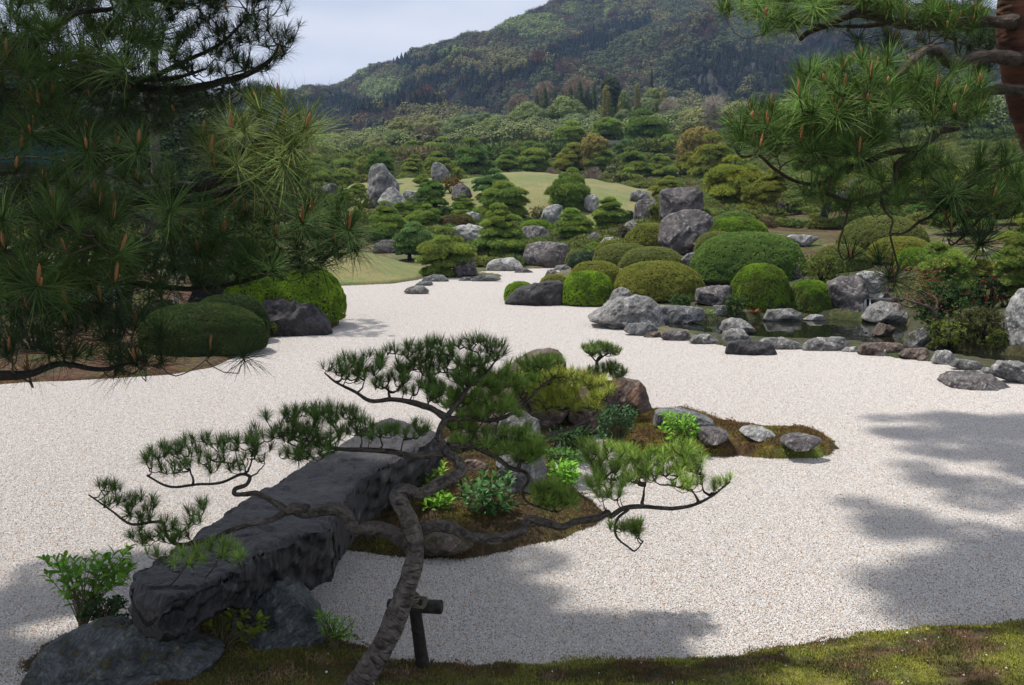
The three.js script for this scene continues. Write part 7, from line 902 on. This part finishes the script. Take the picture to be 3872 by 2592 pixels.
bush('loose_bush', 'green brush among rocks between the middle pines', mg, 'E', 860, 1060, 395, 480, 46, {});
bush('loose_bush', 'yellow-green brush at the left of the loose green pine', yg, 'E', 300, 470, 300, 430, 52, {});
bush('loose_bush', 'low brush under the loose green pine', mg, 'E', 400, 640, 560, 650, 40, {});
bush('loose_bush', 'brush behind the brown-green layered pine', mg, 'E', 1090, 1240, 640, 765, 37, {});
bush('loose_bush', 'small fern-green brush left of the black rugged boulder', [[0.14, 0.18, 0.03], [0.09, 0.13, 0.03]], 'D', 1800, 1905, 815, 925, 17, { fix: 0 });
bush('dark_bush', 'tall dark hedge behind the left domes', dg, 'V', 330, 600, 470, 690, 22, { dense: 0.5, leaf: 0.003 });
bush('dark_bush', 'dark evergreen mass at the left behind the grey trunk', dg, 'V', 20, 330, 480, 720, 23, { dense: 0.5, leaf: 0.003 });
bush('dark_bush', 'dark bush at the far left behind the moss bank', dg, 'V', -200, 110, 520, 760, 20, { dense: 0.5, leaf: 0.003 });
bush('dark_bush', 'dark shrub in the gloom left of the nearest dome', dg, 'V', 180, 340, 640, 790, 17.8, { dense: 0.6 });
bush('dark_bush', 'dark shrub between trunk and moss bank at left', dg, 'V', -40, 200, 660, 800, 17, { dense: 0.6 });
// background trees closing the left side
[['tall dark tree at the far left behind the netting', -160, 130, 60, 420, 44], ['dark tree over the netting at left', 90, 330, 130, 440, 42], ['dark tree left of the far pines behind the needles', 290, 520, 170, 440, 48], ['dark tree nearest to the far pines behind the needles', 480, 640, 260, 440, 54]].forEach(([l, x0, x1, yt, yb, D], i) => broad('dark_tree', l, 'tree', GEO.ballFine[i % 2], 'V', x0, x1, yt, yb, D, [0.05, 0.075, 0.03], { n: 14 }));
// ferns
function fern(label, c, reg, x, y, w, D, n = 14) { const r = rng(plantSeed++), f = at(px(reg, x, y), D), R = w * ZR[reg][2] * mPerPx(D) / 2, g = thing('fern', label, 'fern', f), m = leafM(c, 0.7, 0.2), T = new Tri(); for (let i = 1; i <= 9; i++) for (const s of [-1, 1]) { const t = i / 10, l = 0.26 * Math.sin(Math.PI * Math.min(1, t * 0.9 + 0.14)), y0 = 0.5 * t - 0.75 * t * t; T.t(V3(0, y0, t - 0.04), V3(s * l, y0 - 0.05, t + 0.06), V3(0, y0, t + 0.05)); } T.t(V3(-0.012, 0, 0), V3(0.012, 0, 0), V3(0, -0.22, 1)); const geo = T.geo(); for (let i = 0; i < n; i++) { const q = put(g, 'frond', geo, m); q.rotation.set(-0.5 - 0.5 * r(), i * 2.4 + r(), 0, 'YXZ'); q.scale.setScalar(R * (0.85 + 0.4 * r())); } return g; }
fern('bright green fern at the water left of the middle bank', [0.18, 0.36, 0.03], 'F', 695, 748, 150, 21.4, 18);
fern('small bright fern right of the larger one at the water', [0.20, 0.33, 0.03], 'F', 848, 738, 75, 21.4);
fern('rusty orange fern under the bright middle dome', [0.28, 0.12, 0.03], 'F', 955, 722, 85, 21.5);
// the maple by the waterfall: pale limbs, sparse red leaves
{ const f = at(px('N', 1215, 1500), 17.6), g = thing('maple_tree', 'small maple with pale bare limbs and sparse red leaves by the pond', 'maple tree', f), d = 17.6, T = newTube(), L = (r, a) => pxs('N', ...a).map((s, i) => at(s, d + r * i).sub(f)); const limbs = [[1215, 1560, 1200, 1420, 1140, 1340, 1060, 1320, 990, 1290, 900, 1270, 800, 1220], [1140, 1340, 1120, 1260, 1100, 1200, 1050, 1165, 990, 1130], [1220, 1470, 1240, 1330, 1230, 1230, 1190, 1200, 1130, 1170], [1180, 1390, 1230, 1370, 1265, 1345], [1000, 1295, 920, 1340, 830, 1320, 740, 1280], [1060, 1320, 960, 1240, 880, 1150]], nodes = [];
  limbs.forEach((a, i) => { const p = smooth(L((i % 3 - 1) * 0.06, a), 14); tubeInto(T, p, p.map((_, k) => mix(i ? 0.026 : 0.042, 0.007, k / 14)), 7, 0.1); p.forEach((q) => nodes.push(q)); }); put(g, 'trunk', tubeGeo(T), std({ color: rgb(0.30, 0.23, 0.19), map: barkMap }));
  const r = rng(91), M = [], C = []; for (let i = 0; i < 280; i++) { const n = nodes[Math.floor(r() * nodes.length)], p = n.clone().add(V3((r() - 0.5) * 0.9 - 0.15, (r() - 0.1) * 0.75, (r() - 0.5) * 0.9)); M.push(xf(p, turnTo(V3(r() - 0.5, 1, r() - 0.5), r() * 6), 0.055 + 0.03 * r())); const c = r() < 0.3 ? [0.22, 0.06, 0.04] : r() < 0.35 ? [0.20, 0.09, 0.05] : [0.10, 0.13, 0.03]; C.push(rgb(...c)); } inst(g, 'leaves', sprig(9, 7, 0.8), shrubLeaf, M, C); }
// the little waterfall
{ const d = 21.6, f = at(px('F', 1560, 735), d), g = thing('waterfall', 'little waterfall between the oval and the grey boulders', 'waterfall', f), L = (x, y, dd = 0) => at(px('F', x, y), d + dd).sub(f);
  const ledge = new THREE.BoxGeometry(0.85, 0.16, 0.9, 12, 4, 8); { const p = ledge.attributes.position; for (let i = 0; i < p.count; i++) p.setXYZ(i, p.getX(i) + 0.05 * n3(p.getX(i) * 3, p.getY(i) * 3, p.getZ(i) * 3), p.getY(i) + 0.03 * n3(p.getX(i) * 4 + 9, p.getY(i) * 4, p.getZ(i) * 4), p.getZ(i) + 0.06 * n3(p.getX(i) * 3, p.getY(i) * 3 + 9, p.getZ(i) * 3)); ledge.computeVertexNormals(); } const lm = put(g, 'ledge', ledge, std({ color: rgb(0.03, 0.032, 0.035), roughness: 0.5 })); lm.position.copy(L(1590, 648, 0.5));
  const back = lm.clone(); back.name = numbered('ledge'); back.scale.set(1, 4, 0.5); back.position.copy(L(1560, 700, 0.55)); g.add(back);
  const wm = new THREE.MeshPhysicalMaterial({ color: rgb(0.12, 0.13, 0.145), roughness: 0.4, specularIntensity: 0.3, side: THREE.DoubleSide, transmission: 0.4, thickness: 0 });
  for (const [x, w, y1] of [[1510, 9, 725], [1526, 14, 722], [1552, 5, 690]]) { const n = 12, P = [], I = []; for (let i = 0; i <= n; i++) { const t = i / n, y = mix(638, y1, t), p0 = L(x - w / 2 - 2 * t, y, 0.02 - 0.28 * Math.sqrt(t)), p1 = L(x + w / 2 + 4 * t, y, -0.28 * Math.sqrt(t)); P.push(p0.x, p0.y, p0.z, p1.x, p1.y, p1.z); if (i < n) I.push(2 * i, 2 * i + 1, 2 * i + 2, 2 * i + 1, 2 * i + 3, 2 * i + 2); } const q = new THREE.BufferGeometry(); q.setAttribute('position', new THREE.Float32BufferAttribute(P, 3)); q.setIndex(I); q.computeVertexNormals(); put(g, 'stream', q, wm); } }
// left background: netting on posts, a shed roof, a low pale screen, two ropes
{ const d = 27, f = at(px('L', 640, 1000), d), g = thing('net_screen', 'teal netting on wooden posts behind the left pines', 'fence', f), L = (x, y, dd = 0) => at(px('L', x, y), d + dd).sub(f), wood = std({ color: rgb(0.13, 0.10, 0.085), map: barkMap });
  const box = (name, x0, x1, y0, y1, dep, m, dd = 0) => { const a = L(x0, y0, dd), b = L(x1, y1, dd), q = put(g, name, new THREE.BoxGeometry(Math.abs(b.x - a.x), Math.abs(a.y - b.y), dep), m); q.position.copy(a.add(b).multiplyScalar(0.5)); };
  box('net', -600, 1235, 395, 775, 0.02, std({ color: rgb(0.012, 0.075, 0.075), map: soilMap, roughness: 1 })); box('post', 1235, 1320, 380, 1080, 0.16, wood, -0.1); box('post', 420, 470, 395, 1080, 0.14, wood, 0.1); box('rail', -600, 1232, 785, 832, 0.05, wood, -0.12); box('rail', -600, 1232, 842, 900, 0.05, wood, -0.12); box('top_rail', -600, 1235, 372, 394, 0.08, wood); }
{ const d = 33, f = at(px('L', 780, 1000), d), g = thing('shed', 'grey shed roof behind the teal netting', 'shed', f), L = (x, y) => at(px('L', x, y), d).sub(f); const a = L(380, 370), b = L(1230, 370), c = L(500, 170); const w = b.x - a.x, h = c.y - a.y; const s = new THREE.Shape([new THREE.Vector2(-w / 2, 0), new THREE.Vector2(w / 2, 0), new THREE.Vector2(w / 2 - 1, h), new THREE.Vector2(-w / 2 + 1, h)]); const q = put(g, 'roof', new THREE.ExtrudeGeometry(s, { depth: 0.15, bevelEnabled: false }), std({ color: rgb(0.16, 0.15, 0.155), map: barkMap })); q.position.set((a.x + b.x) / 2, a.y, 0); q.rotation.x = -0.7; const wl = put(g, 'wall', new THREE.BoxGeometry(w - 0.8, a.y + 0.8, 2), std({ color: rgb(0.10, 0.085, 0.07) })); wl.position.set((a.x + b.x) / 2, a.y / 2 - 0.4, -1.2); }
{ const d = 18.6, f = at(px('D', 570, 760), d), g = thing('low_screen', 'pale blue-grey low panel beside the leaning trunk', 'panel', f), L = (x, y) => at(px('D', x, y), d).sub(f), a = L(300, 740), b = L(792, 600); const q = put(g, 'panel', new THREE.BoxGeometry(b.x - a.x, 0.04, 0.9), std({ color: rgb(0.32, 0.38, 0.46), roughness: 0.35 })); q.position.set((a.x + b.x) / 2, (a.y + b.y) / 2 + 0.1, -0.4); q.rotation.x = 0.35; for (const x of [a.x + 0.15, b.x - 0.15]) { const p = put(g, 'leg', new THREE.CylinderGeometry(0.025, 0.025, 0.5, 8), barkDark); p.position.set(x, (a.y + b.y) / 2 - 0.18, -0.4); } }
for (const [i, x] of [1185, 1212].entries()) { const d = 17.5, a = at(px('D', x, 700), d), T = newTube(), top = at(px('D', x, 300), d); for (let s = 0; s < 2; s++) { const p = []; for (let k = 0; k <= 60; k++) { const t = k / 60 * 40 + s * Math.PI; p.push(V3(Math.cos(t) * 0.01, (top.y - a.y) * k / 60, Math.sin(t) * 0.01)); } tubeInto(T, p, p.map(() => 0.011), 5); } const m = put(null, 'hanging_rope', tubeGeo(T), std({ color: rgb(0.2, 0.19, 0.17) })); m.position.copy(a); tag(m, ['left one of two pale ropes hanging in the left shade', 'right one of two pale ropes hanging in the left shade'][i], 'rope'); }
// undergrowth between the trees of the slopes
{ const r = rng(88), sets = [[[], []], [[], []]];
  for (let i = 0; i < 16000; i++) {
    const D = 33 * Math.pow(195 / 33, r()), sx = mix(-400, 4300, r()), x = (sx - CX) / FOC * D, z = -D; if (moundH(x, z) > -5 && D > 46 && D < 76) continue; if (sdPoly(LAWN, x, z) < 0.6 || sdPoly(GRAVEL, x, z) < 0.8) continue; const vx = sx / 1.6532; if (D < 46 && vx < 950) { if (r() < 0.6) continue; } if (vx > 1560 && D < 45 && r() < 0.8) continue; if (D < 47 && vx > 1350 && vx < 1560 && r() < 0.7) continue;
    if (D > 106 && (D < 122 || r() < 0.6)) continue; const y = groundH(x, z), s = (D < 60 ? 0.2 + 0.3 * r() : D < 104 ? 0.3 + 0.45 * r() : 1.2 + 1.2 * r()), w = 0.75 + 0.5 * r(), k = D > 106 ? 1 : 0, t = r(), c = t < 0.5 ? [0.14, 0.185, 0.05] : t < 0.75 ? [0.18, 0.21, 0.055] : t < 0.92 ? [0.10, 0.155, 0.045] : [0.17, 0.15, 0.08]; sets[k][0].push(xf(V3(x, y + s * 0.2, z), new THREE.Quaternion().setFromAxisAngle(UP, r() * 6.28), V3(s * 1.3, s, s * 1.3))); sets[k][1].push(k ? rgb(0.13 * w, 0.16 * w, 0.056 * w) : rgb(c[0] * w, c[1] * w, c[2] * w));
  }
  tag(inst(null, 'undergrowth', PAD[2], needleMat, ...sets[0]), 'low evergreen undergrowth between the pines of the slopes', 'undergrowth'); tag(inst(null, 'evergreen_wood', GEO.ballFine[0], leafMat, ...sets[1]), 'grey-green wood of low evergreen crowns on the rise below the mountain', 'woodland'); }
{ // pale specks and fallen bits on the near moss
  const r = rng(95), M = [], C = []; for (let i = 0; i < 380; i++) { const z = -mix(4.2, 6.4, r()), x = mix(-1.2, 3.6, Math.pow(r(), 0.8)); if (sdPoly(FORE, x, z) > -0.04) continue; M.push(xf(V3(x, foreH(x, z) + 0.012, z), new THREE.Quaternion().setFromEuler(E3.set(r() * 3, r() * 3, r() * 3)), V3(0.004 + 0.003 * r(), 0.0025, 0.004 + 0.004 * r()))); C.push(r() < 0.6 ? rgb(0.62, 0.6, 0.56) : rgb(0.22, 0.10, 0.05)); }
  tag(inst(null, 'fallen_bits', new THREE.IcosahedronGeometry(1, 0), std({ roughness: 0.9 }), M, C), 'pale gravel chips and fallen bits strewn on the near moss', 'litter'); }
scene.fog = new THREE.FogExp2(new THREE.Color().setRGB(0.42, 0.58, 0.95), 0.00026);
renderer.render(scene, camera);
